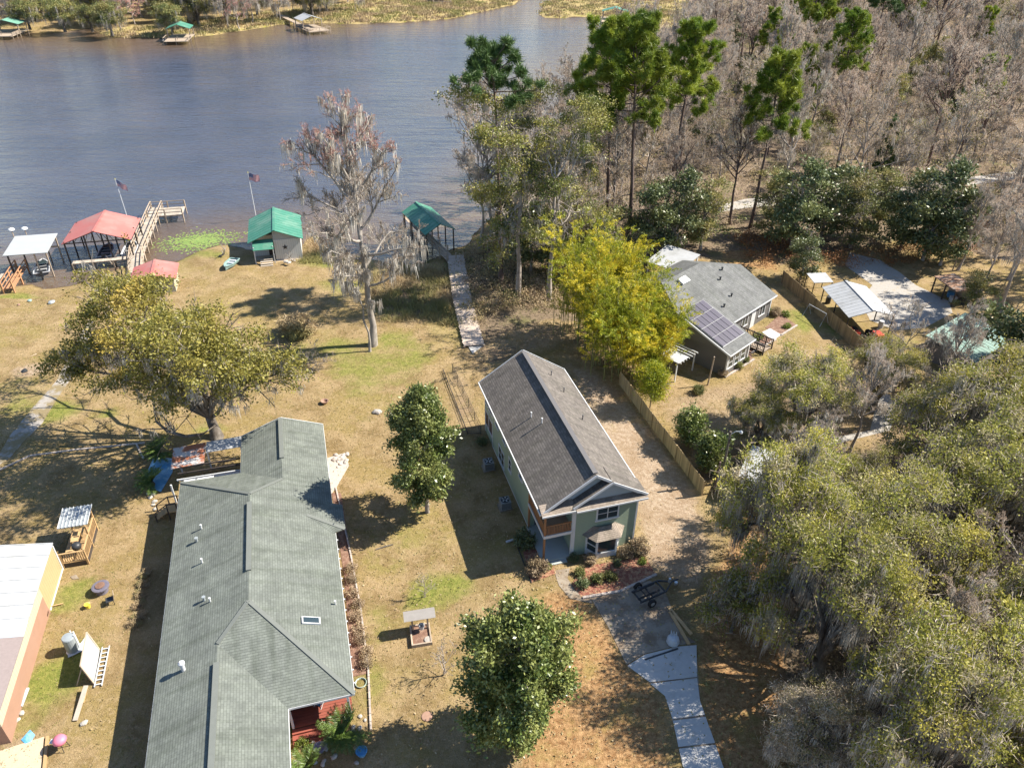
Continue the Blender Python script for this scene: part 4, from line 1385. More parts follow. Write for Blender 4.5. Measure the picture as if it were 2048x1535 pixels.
walkway('dock', 'railed fishing platform at the river end of the red boathouse dock', [(-55.4, 110.6), (-50.6, 111.8)], 3.6, .12, 'pale_wood', rail=(1, -1))
# grey-roofed lift
gb = thing('boat_lift', 'boat lift under a flat grey metal roof at the left', 'boat lift', (-62.5, 90.0, 0), -13)
MB().slab([(-2.6, 0, 2.55), (2.6, 0, 2.55), (2.6, 5.6, 2.9), (-2.6, 5.6, 2.9)], .1).build('roof', plain('pale_grey_roof', (0.33, 0.345, 0.345), .6, .12, 1.2), gb)
for x in (-2.2, 0.9, 2.3):
    for y in (.4, 5.2):
        MB().box(x - .08, x + .08, y - .08, y + .08, -2.0, 2.5).build('post', M['dark_wood' if x < 0 else 'wood'], gb)
MB().beam((-2.2, 5.2, 1.2), (2.3, 5.2, 1.2), .1, .2).build('cross_beam', M['wood'], gb)
boat('motor_boat', 'silver fishing boat on the lift under the grey roof', (-61.9, 91.6, -.45), -25, 4.4, 1.8, 'boat_dark')
for i, (px, py, lb) in enumerate(((30, 461, 'white mushroom lamp post left, behind the grey-roofed lift'), (56, 459, 'white mushroom lamp post right, behind the grey-roofed lift'))):
    lp = thing('lamp_post', lb, 'lamp post', G(px, py + 18, 0))
    MB().tube([(0, 0, -2), (0, 0, 1.5)], .06, 8).build('pole', M['wood'], lp)
    MB().lathe([(.45, 1.45), (.38, 1.6), (.2, 1.7), (.05, 1.74)], 0, 0, 12).build('lamp_cap', M['white'], lp)
walkway('dock', 'orange stained wooden walkway to the grey-roofed lift', [G(16, 578).xy, G(44, 533).xy], 1.3, .0, 'orange_wood', 'orange_wood', rail=(1, -1), plank=.25)
walkway('dock', 'narrow catwalk left of the orange walkway', [G(-18, 575).xy, G(26, 530).xy], .45, .15, 'pale_wood', plank=.35)

# small red roof
rs2 = thing('shed', 'small shed with red gable roof behind the left live oak', 'shed', (-44.0, 84.2, -.3), -16)
gable_roof(rs2, 2.7, 4.6, 2.2, 3.0, M['red_metal'])
MB().box(-2.3, 2.3, .3, 4.3, 0, 2.15).build('wall', M['cream_wall'], rs2)

# green cabin
gc = thing('cabin', 'green metal-roofed cabin with star on its wall at the water edge', 'cabin', (-31.9, 95.4, -.2), -15)
gable_roof(gc, 3.6, 8.7, 2.6, 4.1, M['green_metal'], ribs=10)
r_ = MB().slab([(-3.0, -.9, 1.9), (-.35, -.9, 1.9), (-.35, .6, 2.75), (-3.0, .6, 2.75)], .07)
r_.build('porch_roof', M['green_metal'], gc)
cw = MB()
cw.box(-.3, 3.2, .35, .47, -.3, 2.62)
cw.box(3.08, 3.2, .47, 8.3, -.3, 2.62)
cw.box(-3.2, 3.08, 8.2, 8.3, -.3, 2.62)
cw.box(-3.2, -3.08, 2.3, 8.2, -.3, 2.62)
cw.box(-3.08, -.3, 2.3, 2.4, -.3, 2.62)
cw.box(-.3, -.2, .47, 2.3, -.3, 2.62)
cw.build('wall', siding('corrugated_wall', (.52, .52, .49), .28, 'X', .12), gc)
gw = MB()
gw.add([(-.3, .4, 2.55), (3.2, .4, 2.55), (3.2, .4, 2.75), (0, .4, 4.0), (-.3, .4, 3.9)], [(0, 1, 2, 3, 4)])
gw.add([(-3.2, 8.25, 2.6), (3.2, 8.25, 2.6), (0, 8.25, 4.0)], [(0, 2, 1)])
gw.build('gable_wall', M['grey_metal'], gc)
MB().box(-3.2, 3.2, -.1, 8.3, -.45, -.3).build('floor', M['wood'], gc)
for x, y in ((-2.9, -.6), (-.45, -.6), (-3.0, 2.3)):
    MB().box(x - .06, x + .06, y - .06, y + .06, -.5, 2.2).build('porch_post', M['white'], gc)
for x in (-3.0, 0, 3.0):
    for y in (.4, 4.3, 8.1):
        MB().box(x - .1, x + .1, y - .1, y + .1, -2.0, -.45).build('pile', M['dark_wood'], gc)
star = MB()
sp = []
for k in range(10):
    rr_ = .42 if k % 2 == 0 else .17
    a = math.pi / 2 + k * math.pi / 5
    sp.append((1.1 + rr_ * math.cos(a), .32, 1.5 + rr_ * math.sin(a)))
star.add(sp + [(1.1, .27, 1.5)], [(k, (k + 1) % 10, 10) for k in range(10)])
star.build('star', M['dark_metal'], gc)
MB().box(-1.2, -.45, 2.26, 2.3, -.28, 1.7).build('door', M['screen'], gc)
cs = thing('cabin_steps', 'pale wooden steps up to the green cabin porch', 'steps', (-33.0, 93.7, -.35), -15)
pieces('step', [((0, -.9 + i * .32, -.25 + i * .16), (1.6, .3, .06), 0) for i in range(6)], M['pale_wood'], cs)
MB().slab([(-.75, -1.0, -.3), (-.65, -1.0, -.3), (-.65, .9, .55), (-.75, .9, .55)], .15).build('stringer', M['wood'], cs)
MB().slab([(.65, -1.0, -.3), (.75, -1.0, -.3), (.75, .9, .55), (.65, .9, .55)], .15).build('stringer', M['wood'], cs)

# green boathouse at the end of the boardwalk
b2 = thing('boathouse', 'open green-roofed boathouse at the end of the boardwalk', 'boathouse', (-10.1, 99.3, 0), -27)
gable_roof(b2, 2.3, 9.4, 2.3, 3.5, M['green_metal'], ribs=11)
for x in (-2.0, 2.0):
    for y in (.3, 3.3, 6.2, 9.1):
        MB().box(x - .07, x + .07, y - .07, y + .07, -2.0, 2.35).build('post', M['dark_wood'], b2)
walkway('dock', 'grey catwalk along the left side of the green-roofed boathouse', [(-8.3, 94.9), (-12.2, 102.5), (-16.2, 110.4)], 1.3, .15, 'wood', rail=(1,))
walkway('boardwalk', 'long straight wooden boardwalk from the lawn to the green boathouse', [G(948, 690, .3).xy, G(925, 600, .3).xy, G(912, 518, .3).xy, (-8.0, 96.2)], 2.3, .28, 'boardwalk', rail=None, plank=.34, zmin=-1.2)
sheet('concrete_pad', [(928, 678), (952, 668), (970, 688), (945, 706)], M['new_concrete'], .1)

# far bank docks
def far_dock(label, px, py, az, roof, L, hw, boatcol=None):
    t = thing('boathouse', label, 'boathouse', G(px, py, WATER_Z), az)
    gable_roof(t, hw, L, 3.6, 4.8, M[roof], y0=2.0)
    for x in (-hw + .4, hw - .4):
        for y in (2.2, 2 + L - .3):
            MB().box(x - .12, x + .12, y - .12, y + .12, -1.0, 3.6).build('post', M['wood'], t)
    pieces('plank', [((0, -3.5 + i * .8, 1.0), (hw * 1.9, .72, .12), 0) for i in range(int((L + 7) / .8))], M['wood'], t)
    rl = MB()
    for x in (-hw, hw):
        rl.beam((x, -3.6, 2.0), (x, 2, 2.0), .12, .12)
    rl.beam((-hw, -3.6, 2.0), (hw, -3.6, 2.0), .12, .12)
    for x in (-hw, 0, hw):
        for y in (-3.6, -.8):
            rl.beam((x, y, -1), (x, y, 2.05), .15, .15)
    rl.build('rail', M['wood'], t)
    return t


far_dock('green-roofed boathouse with white pontoon deck on the far bank', 358, 86, -10, 'green_metal', 6.5, 3.6)
far_dock('white-roofed dock angled out from the far bank', 632, 66, -35, 'white_metal', 7, 3.6)
far_dock('green-roofed boathouse with long pier on the far right bank', 1228, 48, 8, 'green_metal', 5, 4.6)
far_dock('grey-green roofed boathouse at the left edge of the far bank', 8, 76, -5, 'far_green_metal', 6, 4.5)
far_dock('white-roofed dock on the marsh at the top of the river', 884, 12, -10, 'white_metal', 6, 3.4)
walkway('dock', 'long pier leading right to the woods on the far bank', [G(1240, 44, 0).xy, G(1318, 40, 0).xy], 2.2, .6, 'wood', rail=(1, -1), plank=.8, post_step=4)
walkway('dock', 'dark walkway from the far bank to the white-roofed dock', [G(555, 30, 0).xy, G(622, 62, 0).xy], 1.6, .4, 'wood', plank=.8, post_step=4)
boat('pontoon_boat', 'small pontoon boat beside the far green-roofed boathouse', G(352, 84, WATER_Z), 80, 7, 3, 'boat_dark', shield=False)

# ================================================================== VEGETATION
def unit(a):
    return a / np.maximum(np.linalg.norm(a, axis=-1, keepdims=True), 1e-9)


def leaf_quads(C, L, W, rng, up=0.4, out=None, outw=0.6, droop=0.0, lv=0.35):
    n = len(C)
    a = rng.normal(size=(n, 3))
    if out is not None:
        a = unit(a) + out * outw
    a[:, 2] -= droop
    a = unit(a)
    nn = rng.normal(size=(n, 3))
    nn = unit(nn) + np.array([0, 0, up])
    b = unit(np.cross(nn, a))
    s = (1 + lv * rng.uniform(-1, 1, size=(n, 1)))
    a = a * (L / 2) * s
    b = b * (W / 2) * s
    V = np.stack([C - a, C + b, C + a, C - b], 1).reshape(-1, 3)
    return V, np.arange(4 * n).reshape(n, 4)


def ribbons(S, E, w, rng, bend=0.0):
    d = unit(E - S)
    side = unit(np.cross(d, rng.normal(size=S.shape))) * (np.asarray(w).reshape(-1, 1) / 2 if np.ndim(w) else w / 2)
    V = np.stack([S - side, S + side, E], 1).reshape(-1, 3)
    return V, np.arange(3 * len(S)).reshape(-1, 3)


def tubes(P, R, k):
    """P (n,m,3) polylines, R (n,m) radii"""
    n, m, _ = P.shape
    d = unit(P[:, -1] - P[:, 0])
    ref = np.where(np.abs(d[:, 2:3]) < 0.9, np.array([[0, 0, 1.0]]), np.array([[1.0, 0, 0]]))
    r = unit(np.cross(d, ref))
    q = np.cross(d, r)
    ang = np.arange(k) * 2 * np.pi / k
    ring = r[:, None, :] * np.cos(ang)[None, :, None] + q[:, None, :] * np.sin(ang)[None, :, None]
    V = P[:, :, None, :] + ring[:, None, :, :] * R[:, :, None, None]
    idx = np.arange(n * m * k).reshape(n, m, k)
    nxt = np.roll(idx, -1, 2)
    Fq = np.stack([idx[:, :-1], nxt[:, :-1], nxt[:, 1:], idx[:, 1:]], -1).reshape(-1, 4)
    return V.reshape(-1, 3), Fq


def join(parts):
    vs, fs, off = [], {}, 0
    for V, Fc in parts:
        if len(V) == 0:
            continue
        vs.append(V)
        fs.setdefault(Fc.shape[1], []).append(Fc + off)
        off += len(V)
    return np.concatenate(vs), [np.concatenate(v) for v in fs.values()]


def spawn(P, per, lenf, angle, rng, up=0.15, t0=0.3, m=5, curl=0.25):
    """children of polylines P (n,m,3)"""
    n, mm, _ = P.shape
    L = np.linalg.norm(np.diff(P, axis=1), axis=2).sum(1)
    t = rng.uniform(t0, 1.0, size=(n, per))
    t = np.sort(t, 1)
    f = t * (mm - 1)
    i = np.minimum(f.astype(int), mm - 2)
    w = (f - i)[..., None]
    ar = np.arange(n)[:, None]
    base = P[ar, i] * (1 - w) + P[ar, i + 1] * w
    d = unit(P[ar, i + 1] - P[ar, i])
    rv = rng.normal(size=(n, per, 3))
    perp = unit(np.cross(d, rv))
    an = np.radians(rng.uniform(angle * .6, angle * 1.3, size=(n, per, 1)))
    nd = d * np.cos(an) + perp * np.sin(an)
    nd[..., 2] += up
    nd = unit(nd)
    ln = (L[:, None] * lenf * (1.15 - .55 * t) * rng.uniform(.65, 1.2, size=(n, per)))[..., None]
    base, nd, ln = base.reshape(-1, 3), nd.reshape(-1, 3), ln.reshape(-1, 1)
    out = [base]
    cur = base
    dd = nd
    for s in range(m - 1):
        dd = unit(dd + rng.normal(size=dd.shape) * curl * .6 + np.array([0, 0, up * .35]))
        cur = cur + dd * ln / (m - 1)
        out.append(cur)
    return np.stack(out, 1)


def trunk_line(rng, H, lean=(0, 0), wig=0.25, m=9, base=(0, 0, -.3)):
    t = np.linspace(0, 1, m)
    p = np.zeros((m, 3))
    p[:, 0] = base[0] + lean[0] * t ** 1.4 + np.cumsum(rng.normal(size=m)) * wig * .35
    p[:, 1] = base[1] + lean[1] * t ** 1.4 + np.cumsum(rng.normal(size=m)) * wig * .35
    p[0, :2] = base[:2]
    p[:, 2] = base[2] + t * (H - base[2])
    return p[None]


def limbs(rng, trunk, n1, spread, t0=0.35, el=(15, 55), m=6, vase=False):
    T = trunk[0]
    mm = len(T)
    out = []
    for k in range(n1):
        t = t0 + (1 - t0) * ((k + rng.uniform(0, .8)) / n1)
        f = min(t, .985) * (mm - 1)
        i = int(f)
        b = T[i] * (1 - (f - i)) + T[i + 1] * (f - i)
        az = k * 2.4 + rng.uniform(-.5, .5)
        e = math.radians(el[0] + (el[1] - el[0]) * (t - t0) / (1 - t0) + rng.uniform(-10, 10))
        d = np.array([math.cos(az) * math.cos(e), math.sin(az) * math.cos(e), math.sin(e)])
        q = (t - t0) / (1 - t0)
        ln = spread * ((1.05 - .55 * q) if not vase else (.62 + .5 * math.sin(math.pi * min(1, q * .8 + .1)))) * rng.uniform(.7, 1.2)
        pts = [b]
        for s in range(m - 1):
            d = d + rng.normal(size=3) * .13 + np.array([0, 0, .08])
            d /= np.linalg.norm(d)
            pts.append(pts[-1] + d * ln / (m - 1))
        out.append(np.stack(pts))
    return np.stack(out)


def taper(P, r0, r1):
    n, m, _ = P.shape
    r0 = np.broadcast_to(np.asarray(r0, float), (n,))
    r1 = np.broadcast_to(np.asarray(r1, float), (n,))
    t = np.linspace(0, 1, m)
    return r0[:, None] * (1 - t) + r1[:, None] * t


def moss_from(pts, rng, k=8, drop=(0.4, 1.5), w=0.09, spread=0.16):
    n = len(pts)
    S = np.repeat(pts, k, 0) + rng.normal(size=(n * k, 3)) * spread
    clump = np.repeat(rng.uniform(drop[0], drop[1], size=n), k)
    ln = clump * rng.uniform(.45, 1.1, size=n * k)
    E_ = S + np.column_stack([rng.normal(size=n * k) * .10, rng.normal(size=n * k) * .10, -ln])
    return ribbons(S, E_, w * rng.uniform(.6, 1.3, size=n * k), rng)


def sample(P, n, rng, t0=0.2):
    k, m, _ = P.shape
    i = rng.integers(0, k, n)
    f = rng.uniform(t0, .999, n) * (m - 1)
    j = f.astype(int)
    w = (f - j)[:, None]
    return P[i, j] * (1 - w) + P[i, j + 1] * w


class Proto:
    def __init__(self, parts):
        self.parts = parts          # list of (name, mesh)


def make_bare(seed, H=16, spread=5.5, n1=13, t0=.35, el=(20, 60), bark='grey_bark', twig='twig', moss=0, per=(7, 7, 6, 3), lean=(0, 0), r0=None, tw=(.055, .035), wig=.45, vase=True, top=.74, pink=None, leaves=None, moss_drop=(.4, 1.6)):
    rng = np.random.default_rng(seed)
    T = trunk_line(rng, H * top, lean, wig)
    r0 = r0 or H * .0135
    L1 = limbs(rng, T, n1, spread, t0, el, vase=vase)
    L2 = spawn(L1, per[0], .5, 48, rng, .22, .25)
    L3 = spawn(L2, per[1], .5, 45, rng, .18, .25, 4)
    L4 = spawn(L3, per[2], .55, 42, rng, .15, .2, 2)
    L5 = spawn(L4, per[3], .6, 40, rng, .12, .1, 2)
    k1 = r0 * .42
    Tr = taper(T, r0, r0 * .18)
    Tr[:, 0] *= 1.5
    tr = join([tubes(T, Tr, 9), tubes(L1, taper(L1, k1, k1 * .3), 6), tubes(L2, taper(L2, k1 * .36, k1 * .15), 4), tubes(L3, taper(L3, k1 * .2, .018), 3)])
    cr = join([ribbons(L4[:, 0], L4[:, -1], tw[0], rng), ribbons(L5[:, 0], L5[:, -1], tw[1], rng)])
    parts = [('trunk', fast_mesh('trunk', tr[0], tr[1], [M[bark]], smooth=True))]
    if pink:
        fz = cr[0][cr[1][0][:, 0]][:, 2] + rng.normal(size=len(cr[1][0])) * .8
        hi = fz > pink
        parts.append(('crown', fast_mesh('crown', cr[0], [cr[1][0][~hi], cr[1][0][hi]], [M[twig], M['pink_twig']], [0, 1])))
    else:
        parts.append(('crown', fast_mesh('crown', cr[0], cr[1], [M[twig]])))
    if moss:
        pts = np.concatenate([sample(L2, moss // 2, rng), sample(L3, moss - moss // 2, rng)])
        V, Fc = moss_from(pts, rng, 8, moss_drop, .10, .14)
        parts.append(('moss', fast_mesh('moss', V, [Fc], [M['moss']])))
    if leaves:
        cnt, size, lm = leaves
        C = sample(L4, cnt, rng, 0.0) + rng.normal(size=(cnt, 3)) * .12
        V, Fc = leaf_quads(C, size, size * .5, rng)
        parts.append(('leaves', fast_mesh('leaves', V, [Fc], [M[lm]])))
    return Proto(parts)


def split_lobes(rng, lobes, k=3):
    out = []
    for c, r in lobes:
        c = np.asarray(c, float)
        r = np.asarray(r if np.ndim(r) else (r, r, r * .7), float)
        for j in range(k):
            d = unit(rng.normal(size=3)) * np.array([1, 1, .6])
            out.append((c + d * r * rng.uniform(.3, 1.0), r * rng.uniform(.36, .66) * (4.0 / max(k, 4)) ** .6 * np.array([1, 1, .8])))
    return out


def lobe_leaves(rng, lobes, dens, per, leaf, sig=.42, zmin=-.45, core=True):
    """clumps of leaves spread through the shells of ellipsoid lobes"""
    CC, OO = [], []
    for c, r in lobes:
        c = np.asarray(c, float)
        r = np.asarray(r if np.ndim(r) else (r, r, r * .8), float)
        n = max(6, int(dens * 4 * np.pi * (r[0] * r[1] + r[0] * r[2] + r[1] * r[2]) / 3))
        d = unit(rng.normal(size=(n * 2, 3)))
        d = d[d[:, 2] > zmin][:n]
        rad = 1.05 - .5 * rng.uniform(0, 1, size=(len(d), 1)) ** 1.8
        CC.append(c + d * r * rad)
        OO.append(d)
    CL, OL = np.concatenate(CC), np.concatenate(OO)
    k = rng.integers(int(per * .5), int(per * 1.5), len(CL))
    C = np.repeat(CL, k, 0)
    O = np.repeat(OL, k, 0)
    C = C + rng.normal(size=C.shape) * np.array([sig, sig, sig * .62])
    return CL, leaf_quads(C, leaf[0], leaf[1], rng, .5, O, .7)


def make_leafy(seed, lobes, trunk_pts, r0, dens=1.1, per=40, leaf=(.22, .12), leafm='oak_leaf', bark='bark', moss=0, forks=None, sig=.42, moss_drop=(.4, 1.5), twigs=2, extra=None, split=4, haze=0):
    rng = np.random.default_rng(seed)
    T = np.asarray(trunk_pts, float)[None]
    m = T.shape[1]
    parts = []
    Tr = taper(T, r0, r0 * .55)
    Tr[:, 0] *= 1.35
    parts.append(tubes(T, Tr, 10))
    L1 = []
    for c, r in lobes:
        c = np.asarray(c, float)
        s = T[0, rng.integers(max(1, m - 3), m)]
        mid = (s + c) / 2 + rng.normal(size=3) * .4 + np.array([0, 0, .08 * np.linalg.norm(c - s)])
        t = np.linspace(0, 1, 7)[:, None]
        p = s * (1 - t) ** 2 + 2 * mid * t * (1 - t) + (c * .9 + s * .1) * t ** 2
        p[1:-1] += rng.normal(size=(5, 3)) * .18
        L1.append(p)
    L1 = np.stack(L1)
    if extra is not None:
        L1 = np.concatenate([L1, np.asarray(extra, float)])
    parts.append(tubes(L1, taper(L1, r0 * .42, r0 * .1), 7))
    L2 = spawn(L1, 7, .42, 50, rng, .1, .3)
    parts.append(tubes(L2, taper(L2, r0 * .13, .03), 4))
    L3 = spawn(L2, 4, .55, 45, rng, .08, .2, 4)
    parts.append(tubes(L3, taper(L3, .035, .012), 3))
    CL, lv = lobe_leaves(rng, split_lobes(rng, lobes, split) if split else lobes, dens, per, leaf, sig)
    if twigs:
        tp_ = np.concatenate([L2[:, 2], L2[:, 4], L3[:, -1]])
        k = rng.integers(0, len(CL), len(tp_))
        tp_ = tp_[rng.permutation(len(tp_))[:int(len(tp_) * .3 * twigs)]]
        cl2 = np.repeat(tp_, per // 2, 0)
        cl2 = cl2 + rng.normal(size=cl2.shape) * sig * .8
        V2 = leaf_quads(cl2, leaf[0], leaf[1], rng, .5)
        lv = join([lv, V2])
        lv = (lv[0], lv[1][0])
    if haze:
        hs = CL[rng.integers(0, len(CL), haze)] + rng.normal(size=(haze, 3)) * .45
        he = hs + unit(rng.normal(size=(haze, 3)) + np.array([0, 0, .5])) * rng.uniform(.3, .95, size=(haze, 1))
        hz = ribbons(hs, he, .035, rng)
    tr = join(parts)
    out = [('trunk', fast_mesh('trunk', tr[0], tr[1], [M[bark]], smooth=True)),
           ('crown', fast_mesh('crown', lv[0], [lv[1]], [M[leafm]]))]
    if haze:
        out.append(('twigs', fast_mesh('twigs', hz[0], [hz[1]], [M['twig']])))
    if moss:
        low_ = CL[np.argsort(CL[:, 2] + rng.normal(size=len(CL)) * 2.0)][:max(10, len(CL) // 2)]
        pts = np.concatenate([low_[rng.integers(0, len(low_), moss // 3)], sample(L2, moss - moss // 3, rng)])
        V, Fc = moss_from(pts, rng, 18, moss_drop, .055, .16)
        out.append(('moss', fast_mesh('moss', V, [Fc], [M['moss']])))
    return Proto(out)


def make_pine(seed, H=26, t0=.62, spread=3.6, n1=22, needle='needle', tufts=900, size=.7, per=16, w=.09):
    rng = np.random.default_rng(seed)
    T = trunk_line(rng, H, (rng.uniform(-1.2, 1.2), rng.uniform(-.8, .8)), .22, 10)
    L1 = limbs(rng, T, n1, spread, t0, (2, 45))
    # widest in the middle of the crown
    L2 = spawn(L1, 5, .45, 50, rng, .2, .3)
    L3 = spawn(L2, 3, .55, 45, rng, .2, .3, 3)
    r0 = H * .0115
    Tr = taper(T, r0, r0 * .25)
    Tr[:, 0] *= 1.3
    tr = join([tubes(T, Tr, 9), tubes(L1, taper(L1, r0 * .26, .03), 5), tubes(L2, taper(L2, .04, .015), 3)])
    tips = np.concatenate([L3[:, -1], L2[:, -1], sample(L3, max(1, tufts - len(L3) - len(L2)), rng, .1)])
    n = len(tips)
    S = np.repeat(tips, per, 0)
    d = unit(rng.normal(size=S.shape) + np.array([0, 0, .45]))
    S = S + rng.normal(size=S.shape) * .12
    E_ = S + d * size * rng.uniform(.6, 1.2, size=(len(S), 1))
    V, Fc = ribbons(S, E_, w, rng)
    return Proto([('trunk', fast_mesh('trunk', tr[0], tr[1], [M['pine_bark']], smooth=True)), ('crown', fast_mesh('crown', V, [Fc], [M[needle]]))])


def make_magnolia(seed, H, R, z0=1.2, leaf=(.30, .14), n=430, per=46, leafm='magnolia_leaf', bark='pale_bark', sig=.34, gap=.12):
    rng = np.random.default_rng(seed)
    T = trunk_line(rng, H * .93, (0, 0), .08, 8)
    n1 = 44
    L1 = []
    for k in range(n1):
        t = (k + .5) / n1
        z = z0 + (H - z0) * t * .93
        prof = R * (np.sin(np.pi * min(1, (t * .86 + .17))) ** .75) * rng.uniform(.5, 1.14)
        az = k * 2.4 + rng.uniform(-.4, .4)
        e = np.array([math.cos(az), math.sin(az), .25 + .5 * t])
        s = np.array([0, 0, z])
        tt = np.linspace(0, 1, 6)[:, None]
        L1.append(s + e * prof * .85 * tt + np.array([0, 0, 1]) * (tt ** 2) * .3)
    L1 = np.stack(L1)
    L2 = spawn(L1, 6, .45, 52, rng, .15, .35)
    tips = np.concatenate([L1[:, -1], L1[:, -2], L2[:, -1], L2[:, 2], L2[:, 3]])
    if len(tips) > n:
        tips = tips[rng.permutation(len(tips))[:n]]
    ax_ = np.array([0, 0, H * .45])
    O = unit(tips - ax_ * np.array([0, 0, 1]) - np.array([0, 0, 0]))
    O = unit(np.column_stack([tips[:, 0], tips[:, 1], (tips[:, 2] - H * .45) * .6]))
    k = rng.integers(int(per * .5), int(per * 1.4), len(tips))
    C = np.repeat(tips, k, 0)
    OO = np.repeat(O, k, 0)
    C = C + rng.normal(size=C.shape) * sig
    V, Fc = leaf_quads(C, leaf[0], leaf[1], rng, .35, OO, .9)
    r0 = H * .016
    tr = join([tubes(T, taper(T, r0, r0 * .2), 9), tubes(L1, taper(L1, .07, .025), 4), tubes(L2, taper(L2, .025, .012), 3)])
    return Proto([('trunk', fast_mesh('trunk', tr[0], tr[1], [M[bark]], smooth=True)), ('crown', fast_mesh('crown', V, [Fc], [M[leafm]]))])


def make_shrub(seed, r=(.6, .6, .5), dens=16, per=22, leaf=(.11, .06), leafm='mid_leaf', sig=.09, twig='grey_bark'):
    rng = np.random.default_rng(seed)
    lob = [((rng.normal() * r[0] * .3, rng.normal() * r[1] * .3, r[2] * .85), r), ((r[0] * .45, 0, r[2] * .6), tuple(x * .65 for x in r)), ((-r[0] * .35, r[1] * .4, r[2] * .65), tuple(x * .6 for x in r))]
    CL, lv = lobe_leaves(rng, lob, dens, per, leaf, sig, -.7)
    k = 14
    S = np.zeros((k, 3)) + rng.normal(size=(k, 3)) * np.array([.06, .06, 0])
    E_ = CL[rng.integers(0, len(CL), k)]
    P = np.stack([S, (S + E_) / 2 + rng.normal(size=(k, 3)) * .04, E_], 1)
    st = tubes(P, taper(P, .018, .006), 3)
    return Proto([('stem', fast_mesh('stem', st[0], [st[1]], [M[twig]])), ('crown', fast_mesh('crown', lv[0], [lv[1]], [M[leafm]]))])


def make_palm(seed, nf=34, L=1.6, droop=.9, leafm='palm_leaf', z0=.45, leaflet=.32, rise=(8, 78), w=.034):
    rng = np.random.default_rng(seed)
    S_, E_, W_ = [], [], []
    ribs = []
    for f in range(nf):
        az = f * 2.4 + rng.uniform(-.2, .2)
        e = math.radians(rise[0] + (rise[1] - rise[0]) * ((f * .618) % 1))
        h = np.array([math.cos(az), math.sin(az), 0])
        pts = []
        p = np.array([0, 0, z0])
        ln = L * rng.uniform(.8, 1.1)
        for i in range(9):
            pts.append(p.copy())
            d = h * math.cos(e) + np.array([0, 0, math.sin(e)])
            p = p + d * ln / 8
            e -= droop * .16
        pts = np.array(pts)
        ribs.append(pts)
        side = np.array([-h[1], h[0], 0])
        for i in np.linspace(.10, .99, 34):
            k = min(int(i * 8), 7)
            q = pts[k] * (1 - (i * 8 - k)) + pts[k + 1] * (i * 8 - k)
            dd = unit(pts[k + 1] - pts[k])
            for s in (-1, 1):
                ll = leaflet * math.sin(math.pi * (i * .85 + .12)) ** .6
                S_.append(q)
                E_.append(q + (side * s * .85 + dd * .55 + np.array([0, 0, .12])) * ll)
    R = np.stack(ribs)
    V, Fc = ribbons(np.array(S_), np.array(E_), w, rng)
    tk = tubes(np.array([[[0, 0, -.1], [0, 0, z0 * .5], [0, 0, z0 + .05]]]), np.array([[.22, .24, .14]]), 8)
    rb = tubes(R, taper(R, .02, .008), 3)
    j = join([(V, Fc), rb])
    return Proto([('trunk', fast_mesh('trunk', tk[0], [tk[1]], [M['bark']])), ('fronds', fast_mesh('fronds', j[0], j[1], [M[leafm]]))])


def place(proto, name, label, cat, loc, az=0.0, s=1.0, group=None, sz=None):
    root = thing(name, label, cat, loc, az, group)
    root.scale = (s, s, sz or s)
    for nm, me_ in proto.parts:
        pt = add_obj(nm, me_, root)
        if nm in ('moss', 'twigs', 'leaves'):
            pt['kind'] = 'stuff'
    return root


rnd = random.Random(7)

# ---- the left live oak: trunk forks low, crown leans up and left over the lawn
ob = G(435, 875)


def lw(px, py, z):
    z = z * 1.16 + .3 if z > 5.5 else z
    p = G(px, py, z) - ob
    return (p.x, p.y, z)


ol = [(lw(130, 722, 6), 2.4), (lw(185, 690, 8), 2.7), (lw(178, 628, 9), 2.6), (lw(235, 600, 11), 2.7), (lw(300, 600, 12), 2.8), (lw(372, 622, 12), 2.7), (lw(425, 662, 12), 2.8),
      (lw(335, 672, 13), 3.0), (lw(255, 655, 12), 2.8), (lw(395, 722, 11), 2.7), (lw(475, 712, 10.5), 2.9), (lw(530, 735, 8.5), 2.6), (lw(572, 748, 7), 1.9), (lw(300, 738, 9), 2.6),
      (lw(235, 745, 7), 2.4), (lw(350, 790, 6.5), 1.9), (lw(470, 772, 7.5), 2.2), (lw(205, 562, 9), 1.9), (lw(335, 770, 8), 2.2), (lw(160, 740, 6), 2.0), (lw(430, 745, 10), 2.4)]
low = np.array([[0, .1, 1.3], lw(405, 868, 1.8), lw(370, 872, 2.2), lw(335, 862, 2.6), lw(312, 842, 3.1), lw(306, 805, 4.0), lw(312, 780, 5.0)])
rgt = np.array([lw(420, 800, 3.8), lw(432, 790, 4.2), lw(450, 780, 5), lw(470, 770, 5.6), lw(500, 760, 6.2), lw(530, 755, 6.8), lw(550, 750, 7)])
oak_l = make_leafy(11, ol, [(0, 0, -.3), lw(428, 855, .9), lw(420, 835, 2.0), lw(415, 805, 3.6), lw(405, 775, 5.2)], .52, dens=.95, per=34, leaf=(.24, .14), leafm='yellow_oak_leaf', moss=420, sig=.36, extra=[low, rgt], twigs=.7, haze=900)
place(oak_l, 'live_oak_tree', 'spreading live oak with olive-yellow crown beside the ranch house patio', 'tree', ob)

